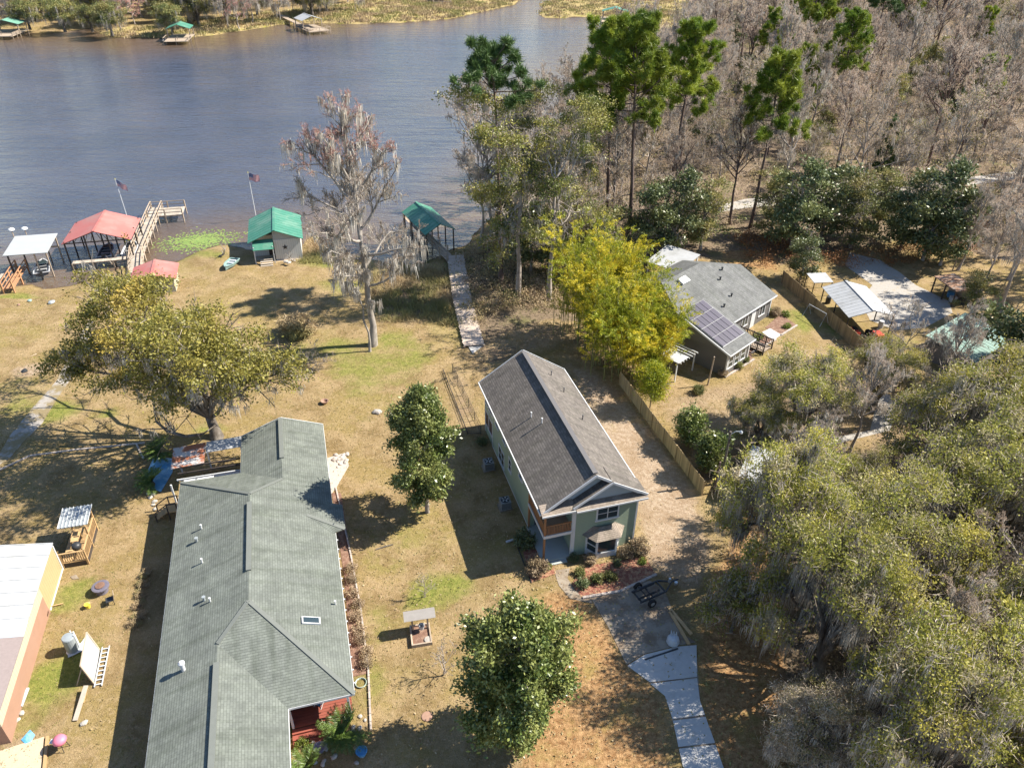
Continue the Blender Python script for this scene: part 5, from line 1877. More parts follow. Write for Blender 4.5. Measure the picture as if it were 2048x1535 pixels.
# ---- bald cypress draped in moss
cy = make_bare(21, 24.5, 6.2, 19, .32, (8, 66), 'pale_bark', 'twig', moss=620, per=(8, 7, 7, 4), r0=.4, lean=(-.8, 1.2), moss_drop=(.5, 2.2), pink=20.0, top=.86, tw=(.06, .04))
place(cy, 'cypress_tree', 'tall bare cypress hung with grey moss beside the boardwalk lawn', 'tree', G(745, 690))
cy2 = make_bare(23, 14, 2.0, 9, .5, (10, 50), 'pale_bark', 'twig', moss=220, per=(4, 4, 4, 2), r0=.14, lean=(-.3, 1.0))
place(cy2, 'slim_tree', 'slim mossy tree leaning against the foot of the tall cypress', 'tree', G(739, 703))

# ---- magnolias on the lawn
mg1 = make_magnolia(31, 12.6, 3.1, 1.8, (.24, .12), 680, 66, sig=.26)
place(mg1, 'magnolia_tree', 'upright glossy magnolia between the ranch house and green house', 'tree', G(855, 1024), 20)
mg2 = make_magnolia(32, 12.2, 3.55, 1.0, (.23, .115), 900, 84, sig=.27)
place(mg2, 'magnolia_tree', 'large glossy magnolia on the lawn at the bottom centre', 'tree', G(1035, 1480), 70)

# ---- bamboo grove
def make_bamboo(seed, n=190):
    rng = np.random.default_rng(seed)
    a, b = np.array(G(1150, 650).xy), np.array(G(1300, 770).xy)
    o = np.array(G(1225, 710).xy)
    ax_ = (b - a)
    ax_u = ax_ / np.linalg.norm(ax_)
    pr_ = np.array([-ax_u[1], ax_u[0]])
    P, H_, TC = [], [], []
    for i in range(n):
        t = rng.uniform(0, 1)
        base = a + ax_ * t + pr_ * rng.normal() * 1.5 - o
        h = (15.0 - 6.0 * t ** 1.3) * rng.uniform(.72, 1.05)
        out = rng.normal(size=2) * 1.0
        out += pr_ * np.sign((base + o - a - ax_ * t) @ pr_) * 1.0
        tt = np.linspace(0, 1, 9)
        q = np.zeros((9, 3))
        q[:, 0] = base[0] + out[0] * tt ** 2.0 * 1.6
        q[:, 1] = base[1] + out[1] * tt ** 2.0 * 1.6
        q[:, 2] = h * (tt - .10 * tt ** 4) - .2
        P.append(q)
    P = np.stack(P)
    st = tubes(P, taper(P, .045, .012), 4)
    # plumes along the upper stem
    f = np.concatenate([rng.uniform(.22, 1.0, 26 * n)]) * 8
    i = np.repeat(np.arange(n), 26)
    j = np.minimum(f.astype(int), 7)
    w = (f - j)[:, None]
    nodes = P[i, j] * (1 - w) + P[i, j + 1] * w
    nodes = nodes + rng.normal(size=nodes.shape) * np.array([.38, .38, .28])
    k = 24
    dirn = unit(P[i, j + 1] - P[i, j])
    out_ = unit((nodes - P[i, j] * (1 - w) - P[i, j + 1] * w) * np.array([1, 1, .3]) + dirn * .55)
    # each node carries a small feathery branchlet: leaves strung along it
    tt = rng.uniform(0, 1, size=(len(nodes) * k, 1))
    C = np.repeat(nodes, k, 0) + np.repeat(out_, k, 0) * tt * .85 + rng.normal(size=(len(nodes) * k, 3)) * .10
    C[:, 2] -= tt[:, 0] ** 2 * .25
    V, Fc = leaf_quads(C, .30, .06, rng, .5, np.repeat(out_, k, 0), 1.3, .25)
    return o, Proto([('culms', fast_mesh('culms', st[0], [st[1]], [M['culm']])), ('foliage', fast_mesh('foliage', V, [Fc], [M['bamboo_leaf']]))])


bo, bam = make_bamboo(41)
place(bam, 'bamboo_grove', 'dense yellow-green bamboo grove between the green and grey houses', 'bamboo', (bo[0], bo[1], 0))
by = make_magnolia(42, 4.6, 2.0, 1.2, (.2, .07), 330, 40, 'bamboo_leaf', 'grey_bark', .3)
place(by, 'young_tree', 'small yellow-green tree at the near end of the bamboo grove', 'tree', G(1300, 815))

# ---- oak grove, lower right
def oak_lobes(seed, R, H, n=11, flat=.75):
    rng = np.random.default_rng(seed)
    L = []
    for i in range(n):
        az = i * 2.4 + rng.uniform(-.4, .4)
        r = R * math.sqrt((i + .6) / n) * .78
        z = H * (.86 - .38 * (r / R) ** 2) + rng.uniform(-1.0, .8)
        s = R * rng.uniform(.30, .42)
        L.append(((math.cos(az) * r, math.sin(az) * r, z), (s, s, s * flat)))
    for i in range(5):
        az = i * 1.26 + rng.uniform(-.4, .4)
        L.append(((math.cos(az) * R * .75, math.sin(az) * R * .75, H * .42), (R * .28, R * .28, R * .2)))
    return L


oaks = []
for k in range(4):
    rng_ = np.random.default_rng(50 + k)
    tk_ = [(0, 0, -.3), (.1, .1, 1.2), (.2 * k - .2, .2, 2.6), (.3 * k - .3, .1, 4.2)]
    oaks.append(make_leafy(50 + k, oak_lobes(60 + k, 6.0, 12.0), tk_, .45, dens=.95, per=34, leaf=(.18, .10), leafm='tan_oak_leaf' if k == 3 else 'oak_leaf', moss=560, sig=.33, moss_drop=(.5, 2.4), twigs=.5, split=6, haze=2200 if k < 3 else 4500))
grove = [(19.5, 39.5, .88, 'mossy live oak at the left front of the grove beside the sandy drive'), (27, 37, 1.0, None), (35, 41, 1.05, None), (37.5, 50, 1.0, None),
         (44.5, 53, 1.05, 'broad live oak in front of the faded green roof'), (54.5, 66, .85, 'live oak at the right edge beside the faded green roof'), (26.5, 57.0, .82, 'thin live oak beyond the white roofed shed, left of the grove'), (47, 45, 1.05, None),
         (20.5, 31.5, .9, 'mossy live oak overhanging the bend of the new driveway'), (31, 28.5, 1.0, None), (40, 33.5, 1.05, None), (22.5, 24, .85, 'live oak at the bottom edge right of the new driveway'), (30, 20.5, .9, None), (37, 23.5, 1.0, None),
         (48, 37, 1.0, None), (54, 55, .95, None), (36, 62, .66, 'small live oak at the near end of the long board fence'), (22.3, 55.0, .55, 'small live oak on the tan yard beyond the utility pole'), (28, 45.5, .6, 'small live oak just right of the white roofed shed'), (17.8, 25.3, .58, 'small tan leaved oak at the bottom edge nearest the new driveway')]
for i, (x, y, s, lb) in enumerate(grove):
    place(oaks[(3 if i in (10, 13, 14, 19) else i % 3)], 'live_oak_tree', lb or 'moss-hung live oak with merged olive crown in the lower right grove', 'tree', (x, y, 0), rnd.uniform(0, 360), s * rnd.uniform(.94, 1.04), 'live oaks of the lower right grove', sz=s * (1.28 if x < 23.5 and y < 45 and s > .7 else 1.0))
dead = [make_bare(70, 7.5, 3.2, 10, .25, (25, 65), 'pale_bark', 'twig', per=(5, 5, 5, 2), r0=.12, tw=(.045, .03)), make_bare(71, 10, 4.0, 12, .25, (15, 60), 'pale_bark', 'twig', moss=60, per=(5, 5, 6, 2))]
for px, py, s, lb in ((1905, 1510, .95, 'pale leafless small tree near the bottom right corner'), (1800, 1570, .8, 'pale leafless tree at the bottom edge under the oaks'), (2035, 1330, 1.0, 'pale bare branches at the right edge beside the oaks'),
                      (1785, 780, .95, 'slender bare tree left of the faded green roof'), (1700, 800, .7, 'short bare tree between the fence end and oak grove')):
    place(dead[0] if s < .95 else dead[1], 'bare_tree', lb, 'tree', G(px, py), rnd.uniform(0, 360), s)

# ---- woods: bare trees
bares = [make_bare(80, 19, 6.6, 14, .40, (25, 68), moss=110), make_bare(81, 21, 6.2, 14, .46, (28, 72), moss=160), make_bare(82, 15, 6.0, 12, .34, (20, 66), leaves=(2200, .2, 'brown_leaf'), moss=50),
         make_bare(83, 22, 6.4, 15, .48, (30, 72), 'pine_bark', moss=80), make_bare(84, 14, 5.4, 12, .28, (22, 66), leaves=(3000, .2, 'mid_leaf'), moss=80)]


def ever(seed, H, R, lm, leaf):
    rng = np.random.default_rng(seed)
    L = []
    for i in range(11):
        t = (i + .5) / 11
        az = i * 2.4
        r = R * .62 * math.sin(math.pi * min(1, t * .8 + .16)) * rng.uniform(.7, 1.25)
        L.append(((math.cos(az) * r, math.sin(az) * r, H * (.14 + .78 * t)), R * rng.uniform(.36, .58)))
    return make_leafy(seed, L, [(0, 0, -.3), (.05, 0, H * .2), (0, .1, H * .45), (.05, .05, H * .7)], .16, dens=1.0, per=26, leaf=leaf, leafm=lm, bark='grey_bark', sig=.36, twigs=.6, split=3)


mags = [ever(90, 10, 3.6, 'dark_leaf', (.34, .17)), ever(91, 8.5, 3.4, 'dark_leaf', (.32, .16)), ever(92, 9, 3.2, 'mid_leaf', (.28, .13))]
pines = [make_pine(100, 26, .64, 5.6, 38, tufts=3200), make_pine(101, 28, .62, 5.4, 38, tufts=3200), make_pine(102, 22, .6, 4.2, 30, 'needle', 2200), make_pine(103, 26, .84, 4.4, 18, 'dark_needle', 1100)]
cone = make_pine(104, 12, .18, 2.2, 34, 'dark_needle', 1000, .5)

for px, py, k, s, lb in ((1211, 470, 0, 1.02, 'left of the two tall foreground pines behind the bamboo'), (1256, 500, 1, 1.0, 'right, forked of the two tall foreground pines behind the bamboo'),
                         (1330, 430, 1, .92, 'tall pine right of the two foreground pines'), (1500, 455, 2, 1.05, 'slender leaning pine above the dark evergreens'),
                         (1592, 190, 0, .95, 'tall pine at the top of the woods left of the clay track'), (1720, 215, 3, .9, 'dark trunked pine beside the clay track at top right'),
                         (1002, 566, 3, 1.03, 'pine with a small dark flat top at the water edge'), (1760, 120, 2, .9, 'pine beside the far clay track'), (1575, 300, 2, .8, 'short pine standing in the middle of the bare woods'),
                         (1640, 110, 1, .9, 'tall pine near the far grey house'), (1475, 120, 3, .8, 'dark pine at the back of the woods'), (1990, 60, 1, .9, 'hazy pine in the top right corner')):
    place(pines[k], 'pine_tree', lb, 'tree', G(px, py), rnd.uniform(0, 360), s)
place(cone, 'young_pine_tree', 'young cone-shaped dark pine above the evergreens', 'tree', G(1742, 400), 0, 1.0)

# tall leafy water oak cluster at the river edge
rng_ = np.random.default_rng(5)
wlob = [((rng_.normal() * 2.8, rng_.normal() * 2.6, 7 + i * 1.15), 2.0 + rng_.uniform(-.4, .6)) for i in range(15)]
water_oak = make_leafy(110, wlob, [(0, 0, -.3), (.1, 0, 4), (-.2, .1, 8), (.1, .2, 12), (0, .2, 16)], .3, dens=.8, per=26, leaf=(.26, .14), leafm='river_leaf', bark='grey_bark', moss=130, sig=.42, twigs=.8, haze=700)
place(water_oak, 'water_oak_tree', 'tall half-leafy oak right of the boardwalk, nearest the lawn', 'tree', G(1036, 590), 10, 1.0)
place(water_oak, 'water_oak_tree', 'tall half-leafy oak with pale trunk behind the bamboo top', 'tree', G(1098, 600), 130, .95)
place(water_oak, 'water_oak_tree', 'half-leafy oak between the pines and the river', 'tree', G(1140, 500), 250, .85)
place(water_oak, 'water_oak_tree', 'half-leafy oak below the small flat-topped pine', 'tree', G(1010, 480), 200, .9)

for px, py, k, s, lb in ((1345, 512, 0, 1.0, 'dark glossy evergreen left of the grey house'), (1400, 500, 2, .95, 'mid green evergreen behind the grey house roof'), (1580, 500, 0, 1.05, 'broad dark evergreen at the head of the wooden fence'),
                         (1640, 480, 1, 1.1, 'dark evergreen behind the white carport'), (1700, 495, 2, 1.0, 'paler evergreen left of the gravel drive'), (1845, 520, 0, 1.15, 'large dark evergreen right of the gravel drive'),
                         (1800, 500, 1, 1.0, 'rounded dark evergreen over the gravel drive bend'), (1880, 530, 1, .95, 'dark evergreen behind the small open shed'), (1540, 470, 2, .9, 'evergreen with yellowish leaves left of the fence head'),
                         (2035, 790, 0, 1.2, 'dark evergreen at the right edge beyond the green roof'), (1600, 560, 1, .6, 'small evergreen at the near end of the fence head'), (1750, 470, 2, .9, 'evergreen in front of the road'),
                         (1470, 200, 2, .9, 'evergreen below the back pines'), (1690, 130, 0, 1.0, 'dark evergreen beside the clay track'), (1720, 120, 1, 1.0, 'dark rounded evergreen beside the clay track'), (1640, 300, 2, .8, 'green tree at the edge of the far lawn'),
                         (1180, 560, 2, 1.0, 'mid green tree left of the tall foreground pines'), (1290, 520, 0, .9, 'dark evergreen between the pine trunks'), (1935, 640, 2, .6, 'small green tree behind the faded green roof')):
    place(mags[k], 'evergreen_tree', lb, 'tree', G(px, py), rnd.uniform(0, 360), s * 1.22)


def in_poly(x, y, poly):
    return sdf(np.array([[x, y]]), poly)[0] < 0


ZONES = [(wpoly([(985, 452), (1070, 370), (1190, 285), (1290, 185), (1370, 100), (1420, 60), (1440, 200), (1440, 400), (1300, 480), (1120, 560), (1040, 520)]), 7.4, 'bare grey tree in the riverside woods behind the bamboo', 'riverside bare trees'),
         (wpoly([(1430, 55), (1600, 10), (1800, -10), (2080, -20), (2100, 220), (1900, 260), (1440, 260)]), 9.6, 'bare grey tree in the far woods at the top right', 'far bare trees'),
         (wpoly([(1440, 260), (1900, 260), (2120, 220), (2200, 480), (1960, 470), (1850, 420), (1560, 430), (1440, 460)]), 8.2, 'bare grey tree in the middle woods beyond the evergreens', 'middle bare trees'),
         (wpoly([(1900, 540), (1990, 500), (2200, 480), (2250, 700), (2060, 690), (1980, 600)]), 5.2, 'bare pale tree at the right edge behind the open shed', 'right edge bare trees')]
LAWN = wpoly([(1490, 345), (1560, 300), (1660, 310), (1660, 372), (1500, 380)])
ROADP = wpoly([(1440, 405), (1640, 378), (2050, 335), (2050, 360), (1640, 406), (1440, 428)])
CLAY = wpoly([(1715, 110), (1730, 35), (1830, 20), (1835, 40), (1755, 60), (1745, 110)])
taken = []
for zn, (zp, gap, lb, gp) in enumerate(ZONES):
    x0, y0 = zp.min(0)
    x1, y1 = zp.max(0)
    tries = 0
    while tries < 2600:
        tries += 1
        x, y = rnd.uniform(x0, x1), rnd.uniform(y0, y1)
        if any((x - a) ** 2 + (y - b) ** 2 < gap * gap for a, b in taken):
            continue
        if not in_poly(x, y, zp) or in_poly(x, y, LAWN) or in_poly(x, y, ROADP) or in_poly(x, y, CLAY):
            continue
        taken.append((x, y))
        k = rnd.choice([0, 1, 1, 2, 2, 3, 3, 4, 4]) if zn != 3 else rnd.choice([0, 1, 1])
        place(bares[k], 'bare_tree', lb, 'tree', (x, y, float(height([[x, y]])[0])), rnd.uniform(0, 360), rnd.uniform(.62, 1.22) * (1.0 if zn != 3 else .75), gp)

gz = wpoly([(1120, 430), (1260, 260), (1430, 70), (1800, 5), (2080, 10), (2080, 400), (1800, 330), (1440, 420)])
green_mid = ever(93, 13, 4.4, 'mid_leaf', (.32, .17))
n_g = 0
while n_g < 58:
    x, y = rnd.uniform(gz[:, 0].min(), gz[:, 0].max()), rnd.uniform(gz[:, 1].min(), gz[:, 1].max())
    if not in_poly(x, y, gz) or in_poly(x, y, LAWN) or in_poly(x, y, ROADP) or in_poly(x, y, CLAY):
        continue
    n_g += 1
    if n_g % 3 == 0:
        place(pines[rnd.choice([0, 1, 2])], 'pine_tree', 'green pine rising among the bare trees of the woods', 'tree', (x, y, 0), rnd.uniform(0, 360), rnd.uniform(.6, .85), 'pines scattered in the woods')
    else:
        place(rnd.choice([green_mid, mags[2], mags[0]]), 'evergreen_tree', 'green leafy tree scattered among the bare trees of the woods', 'tree', (x, y, 0), rnd.uniform(0, 360), rnd.uniform(.7, 1.1), 'green trees scattered in the woods')
for px, py, k, s, lb in ((1062, 545, 0, 1.0, 'dark evergreen at the foot of the tall oaks by the boardwalk'), (1128, 545, 2, 1.1, 'green tree between the tall oaks and the bamboo'), (1010, 500, 2, .9, 'green tree at the river end of the boardwalk')):
    place(mags[k], 'evergreen_tree', lb, 'tree', G(px, py), rnd.uniform(0, 360), s)

for x, y, s in ((23.5, 46.5, .5), (31, 55, .55), (41, 60, .6), (33, 34, .62), (43, 41, .66), (26, 29, .55), (35, 28, .6), (43, 29, .62), (50, 49, .6)):
    place(bares[1], 'bare_tree', 'leafless moss-hung tree standing among the lower right oaks', 'tree', (x, y, 0), rnd.uniform(0, 360), s, 'bare trees within the oak grove')

# the trees leaning over the water left of the woods
for px, py, s, lb in ((985, 470, 1.15, 'pale bare tree leaning over the river, left of the woods'), (960, 500, .9, 'smaller pale bare tree at the boardwalk river bend')):
    t_ = place(bares[1], 'bare_tree', lb, 'tree', G(px, py, -.3), rnd.uniform(0, 360), s)
    t_.rotation_euler.y = -.10

# bare tree overhanging the left frame edge
place(bares[0], 'bare_tree', 'white bare branches reaching in at the left edge over the water', 'tree', (-68.5, 80.5, 0), 30, .8)

# ---- far bank
fb = [make_leafy(120, oak_lobes(121, 5.0, 10.0, 9), [(0, 0, -.3), (.1, 0, 1.5), (0, .1, 3), (.1, 0, 4.5)], .4, dens=.55, per=22, leaf=(.34, .2), leafm='mid_leaf', moss=260, sig=.6, moss_drop=(.8, 3.0)),
      make_bare(122, 13, 5.0, 14, .25, (15, 60), 'grey_bark', 'twig', moss=320, moss_drop=(.8, 3.0), tw=(.07, .05)),
      make_bare(123, 12, 5.0, 14, .2, (15, 60), 'grey_bark', 'pink_twig', per=(6, 6, 6, 3), tw=(.09, .06))]
fpts = []
for i in range(400):
    px, py = rnd.uniform(-60, 720), rnd.uniform(-12, 66)
    lim = 60 - max(0, px - 420) * .12 if px > 180 else 50
    if py > lim:
        continue
    p = G(px, py)
    if any((p.x - a) ** 2 + (p.y - b) ** 2 < 8.0 ** 2 for a, b in fpts):
        continue
    if sdf(np.array([[p.x, p.y]]), WATER_POLY)[0] < 3:
        continue
    fpts.append((p.x, p.y))
    if len(fpts) > 90:
        break
for i, (x, y) in enumerate(fpts):
    k = rnd.choice([0, 0, 1, 1, 2])
    place(fb[k], ('mossy_tree', 'bare_tree', 'bare_tree')[k], ('grey-green moss-hung tree on the far bank', 'leafless grey moss-hung tree on the far bank', 'leafless pinkish tree on the far bank')[k], 'tree', (x, y, 0),
          rnd.uniform(0, 360), rnd.uniform(.95, 1.4), ('far bank green trees', 'far bank grey trees', 'far bank pinkish trees')[k])
for px, py, s, lb in ((225, 70, 1.0, 'bright mossy tree leaning out at the bulge of the far bank'), (345, 66, .9, 'green mossy tree behind the far green-roofed boathouse'), (185, 62, .8, 'mossy tree beside the far bank bulge'), (60, 58, .9, 'dark mossy tree near the left far boathouse'), (130, 62, 1.0, 'broad mossy tree left of the far bank bulge')):
    place(fb[0], 'mossy_tree', lb, 'tree', G(px, py), rnd.uniform(0, 360), s)
place(fb[2], 'bare_tree', 'pinkish bare tree standing in the shallows of the far bank', 'tree', G(478, 56), 40, 1.05)


# ---- uncountable ground cover
def scatter(name, label, pts, kind_fn, mats, cat):
    parts = [kind_fn(p) for p in pts]
    V, Fs = join(parts)
    o = add_obj(name, fast_mesh(name, V, Fs, mats))
    return tag(o, label, cat, kind='stuff')


def rand_in(pxs, n, seed):
    rng = np.random.default_rng(seed)
    poly = wpoly(pxs)
    lo, hi = poly.min(0), poly.max(0)
    p = rng.uniform(lo, hi, size=(n * 6, 2))
    p = p[sdf(p, poly) < 0]
    p = p[sdf(p, WATER_POLY) > .2][:n]
    return np.column_stack([p, height(p)])


def tussock(rng, h, r, k, w):
    def f(p):
        S = np.repeat(p[None], k, 0) + rng.normal(size=(k, 3)) * np.array([r * .5, r * .5, 0])
        d = unit(rng.normal(size=(k, 3)) * np.array([.55, .55, .2]) + np.array([0, 0, 1]))
        return ribbons(S, S + d * h * rng.uniform(.5, 1.2, size=(k, 1)), w, rng)
    return f


def bushlet(rng, h, r, k, leaf):
    def f(p):
        s = rng.uniform(.6, 1.3)
        C = p + np.array([0, 0, h * .5 * s]) + rng.normal(size=(k, 3)) * np.array([r * .5, r * .5, h * .28]) * s
        C[:, 2] = np.maximum(C[:, 2], p[2] + .03)
        return leaf_quads(C, leaf, leaf * .5, rng)
    return f


rg = np.random.default_rng(3)
scatter('dry_brush', 'dry tan brush and reeds between the lawn and boardwalk', rand_in([(720, 545), (905, 530), (930, 655), (760, 640)], 260, 1), tussock(rg, .9, .7, 34, .06), [M['straw']], 'brush')
scatter('dry_brush', 'brown brush along the right side of the boardwalk', rand_in([(915, 500), (990, 470), (1170, 540), (1170, 620), (1010, 620), (950, 660)], 320, 2), bushlet(rg, 1.1, 1.0, 70, .2), [M['brown_leaf']], 'brush')
scatter('green_brush', 'green leafy undergrowth along the boardwalk', rand_in([(740, 530), (900, 540), (930, 640), (1080, 600), (1150, 560), (920, 500)], 70, 3), bushlet(rg, .8, .8, 70, .18), [M['mid_leaf']], 'brush')
scatter('undergrowth', 'brown twiggy undergrowth on the woodland floor', rand_in([(1000, 470), (1130, 250), (1330, 60), (1700, 0), (2100, 0), (2200, 480), (1950, 520), (1850, 440), (1560, 440), (1300, 500), (1100, 560)], 1300, 4), bushlet(rg, 2.2, 2.0, 70, .36), [M['brown_leaf']], 'brush')
scatter('undergrowth', 'dark green undergrowth patches on the woodland floor', rand_in([(1000, 470), (1130, 250), (1330, 60), (1700, 0), (2100, 0), (2200, 480), (1950, 520), (1850, 440), (1300, 500)], 330, 5), bushlet(rg, 2.0, 1.7, 80, .32), [M['mid_leaf']], 'brush')
def scrub(rng, h, r, k, w):
    def f(p):
        s = rng.uniform(.5, 1.3)
        S = np.repeat(p[None], k, 0) + rng.normal(size=(k, 3)) * np.array([r * .25, r * .25, 0])
        d = unit(rng.normal(size=(k, 3)) * np.array([.5, .5, .15]) + np.array([0, 0, 1]))
        S = S + d * h * s * rng.uniform(0, .55, size=(k, 1))
        d = unit(d + rng.normal(size=(k, 3)) * .35)
        return ribbons(S, S + d * h * s * rng.uniform(.25, .6, size=(k, 1)), w, rng)
    return f


scatter('scrub', 'leafless grey saplings and scrub on the woodland floor', rand_in([(1000, 470), (1130, 250), (1330, 60), (1700, 0), (2100, 0), (2200, 480), (1950, 520), (1850, 440), (1680, 420), (1640, 380), (1500, 380), (1440, 430), (1300, 500), (1100, 560)], 1500, 14), scrub(rg, 4.2, 1.6, 60, .06), [M['twig']], 'brush')
scatter('rusty_undergrowth', 'rusty leaved undergrowth behind the grey house', rand_in([(1440, 470), (1560, 470), (1600, 520), (1750, 500), (1900, 440), (1990, 430), (1940, 520), (1560, 545), (1500, 520)], 150, 6), bushlet(rg, 1.4, 1.3, 80, .22), [M['red_leaf']], 'brush')
scatter('marsh_grass', 'dry marsh grass along the far bank', np.concatenate([rand_in([(1330, 60), (1090, 38), (1078, 26), (1090, 0), (1300, -40), (1500, -40)], 900, 7), rand_in([(1030, 10), (900, 40), (700, 50), (560, 52), (400, 76), (230, 78), (190, 62), (560, 25), (700, 5), (900, -20), (1040, -15)], 1300, 8)]),
        tussock(rg, 1.0, 2.2, 26, .28), [M['straw']], 'grass')
scatter('shore_reeds', 'yellow reeds on the shore beside the green cabin', rand_in([(610, 460), (650, 450), (720, 500), (700, 525), (600, 520)], 170, 9), tussock(rg, .7, .7, 28, .07), [M['straw']], 'grass')
scatter('oak_undergrowth', 'leafy undergrowth below the oak grove', rand_in([(1420, 1000), (1700, 900), (2150, 800), (2400, 1500), (1560, 1560), (1480, 1300)], 260, 10), bushlet(rg, 1.2, 1.2, 60, .2), [M['brown_leaf']], 'brush')
pw = rg.normal(size=(1500, 2)) * np.array([2.3, 1.0])
pc = G(395, 482, WATER_Z)
pw = np.column_stack([pc.x + pw[:, 0] - pw[:, 1] * .4, pc.y + pw[:, 1] * 1.5 + pw[:, 0] * .25, np.full(1500, WATER_Z + .02)])
V, Fc = leaf_quads(pw, .34, .3, rg, 9.0)
V[:, 2] = WATER_Z + .012 + rg.uniform(0, .012, len(V))
tag(add_obj('pond_weed', fast_mesh('pond_weed', V, [Fc], [M['pond_weed']])), 'bright green pond weed floating left of the green cabin', 'water plants', kind='stuff')

fl = rg.uniform(size=(9000, 2)) * np.array([46, 62]) + np.array([-27, 22])
fw = np.exp(-((fl[:, 0] + 1) / 9) ** 2) + np.exp(-((fl[:, 0] - 9) / 6) ** 2 - ((fl[:, 1] - 34) / 9) ** 2) * 2 + .12
fl = fl[rg.uniform(size=len(fl)) < fw * .75]
fl = np.column_stack([fl, np.full(len(fl), .065)])
V, Fc = leaf_quads(fl, .15, .09, rg, 6.0)
tag(add_obj('fallen_leaves', fast_mesh('fallen_leaves', V, [Fc], [M['straw']])), 'dry fallen leaves scattered over the lawn and driveway', 'leaves', kind='stuff')
sprig = make_leafy(180, [((.6, .2, 3.2), 1.1), ((-1.0, .1, 3.6), 1.0), ((-.2, .9, 4.2), 1.1), ((.3, -.9, 3.4), 1.0), ((-1.6, -.6, 2.8), .8)], [(0, 0, -.2), (.05, 0, 1), (0, .1, 1.8), (-.1, .1, 2.4)], .1, dens=1.6, per=26, leaf=(.17, .09), leafm='oak_leaf', moss=60, sig=.3, twigs=.5, split=4, haze=700)
place(sprig, 'young_oak_tree', 'small mossy oak leaning over the drive beside the trailer', 'tree', G(1462, 1262), 0, 1.1)

HARD = [wpoly(q) for q in ([(1178, 1190), (1300, 1160), (1393, 1283), (1400, 1400), (1475, 1640), (1395, 1640), (1330, 1390), (1215, 1250)], [(1108, 1140), (1150, 1135), (1185, 1206), (1118, 1170)],
                           [(0, 905), (65, 815), (112, 762), (190, 620), (178, 690), (112, 800), (20, 915), (-120, 1010)], [(1143, 1168), (1190, 1128), (1290, 1112), (1312, 1148), (1165, 1195)], [(1120, 720), (1190, 740), (1395, 985), (1430, 1110), (1320, 1150), (1270, 1020)])]
gp_ = rg.uniform(size=(60000, 2)) * np.array([95, 68]) + np.array([-62, 22])
keep = sdf(gp_, WATER_POLY) > 1
for h_ in HARD:
    keep &= sdf(gp_, h_) > .1
gp_ = gp_[keep]
gp_ = np.column_stack([gp_, height(gp_)])
S = np.repeat(gp_, 2, 0) + rg.normal(size=(len(gp_) * 2, 3)) * np.array([.05, .05, 0])
E_ = S + unit(rg.normal(size=S.shape) * np.array([.8, .8, .1]) + np.array([0, 0, .8])) * rg.uniform(.06, .17, size=(len(S), 1))
V, Fc = ribbons(S, E_, .05, rg)
M['lawn_blade'] = leafmat('lawn_blades', [(.24, .19, .075), (.42, .34, .18), (.20, .20, .05)], 0.9, 0.2, 0.3)
tag(add_obj('lawn_tufts', fast_mesh('lawn_tufts', V, [Fc], [M['lawn_blade']])), 'short dry grass tufts over the lawns', 'grass', kind='stuff')

# ================================================================== FENCES, POLE, YARD THINGS
def board_fence(label, a, b, hgt, mat, step=.17, posts=2.4):
    a, b = Vector((a.x, a.y, 0)), Vector((b.x, b.y, 0))
    d = b - a
    L = d.length
    rz = math.atan2(d.y, d.x)
    root = thing('fence', label, 'fence', a)
    rf_ = random.Random(int(L * 100))
    n_ = int(L / step)
    u = d.normalized()
    s = Vector((-u.y, u.x, 0))
    spots = []
    for i in range(n_):
        c = u * (L * (i + .5) / n_)
        hh = hgt * (1 + rf_.uniform(-.025, .02))
        spots.append(((c.x, c.y, hh / 2 - .02), (L / n_ * .94, .03, hh), rz + rf_.uniform(-.03, .03)))
    pieces('board', spots, M[mat], root)
    r = MB()
    for z in (hgt * .22, hgt * .78):
        p, q = s * .05, s * .05 + u * L
        r.beam((p.x, p.y, z), (q.x, q.y, z), .05, .1)
    r.build('rail', M[mat], root)
    pm = MB().box(-.06, .06, -.06, .06, -.2, hgt + .05).mesh('post', M[mat])
    k = int(L / posts)
    for i in range(k + 1):
        c = u * (L * i / k) - s * .05
        o = add_obj('post', pm, root)
        o.location = (c.x, c.y, 0)
        o.rotation_euler.z = rz
    return root


board_fence('wooden board fence along the sandy strip right of the green house', G(1240, 770), G(1404, 990), 1.6, 'fence_wood')
board_fence('long wooden board fence between the grey house lawn and carport', G(1563, 566), G(1728, 712), 1.75, 'fence_wood', .2)


def wire_fence(label, pxs, h=1.1):
    pts = [G(*p) for p in pxs]
    root = thing('wire_fence', label, 'fence', pts[0])
    pm = MB().tube([(0, 0, -.2), (0, 0, h)], .03, 6).mesh('post', M['dark_metal'])
    w = MB()
    for a, b in zip(pts[:-1], pts[1:]):
        d = b - a
        k = max(1, int(d.length / 2.0))
        for i in range(k + 1):
            o = add_obj('post', pm, root)
            o.location = a + d * (i / k) - pts[0]
        for z in (h, h * .5, .1):
            p, q = a - pts[0], b - pts[0]
            w.beam((p.x, p.y, z), (q.x, q.y, z), .025, .025)
        m_ = int(d.length / .22)
        for i in range(m_):
            p = a + d * ((i + .5) / m_) - pts[0]
            w.beam((p.x, p.y, .05), (p.x, p.y, h), .010, .010)
    w.build('wire', M['dark_metal'], root)


wire_fence('black wire fence running down the lawn to the green house corner', [(905, 745), (962, 868)])
wire_fence('low black wire fence behind the green house', [(905, 745), (968, 726), (1030, 712)])
wire_fence('rusty low wire line on the lawn beside the black fence', [(886, 742), (935, 868), (962, 868)], .35)

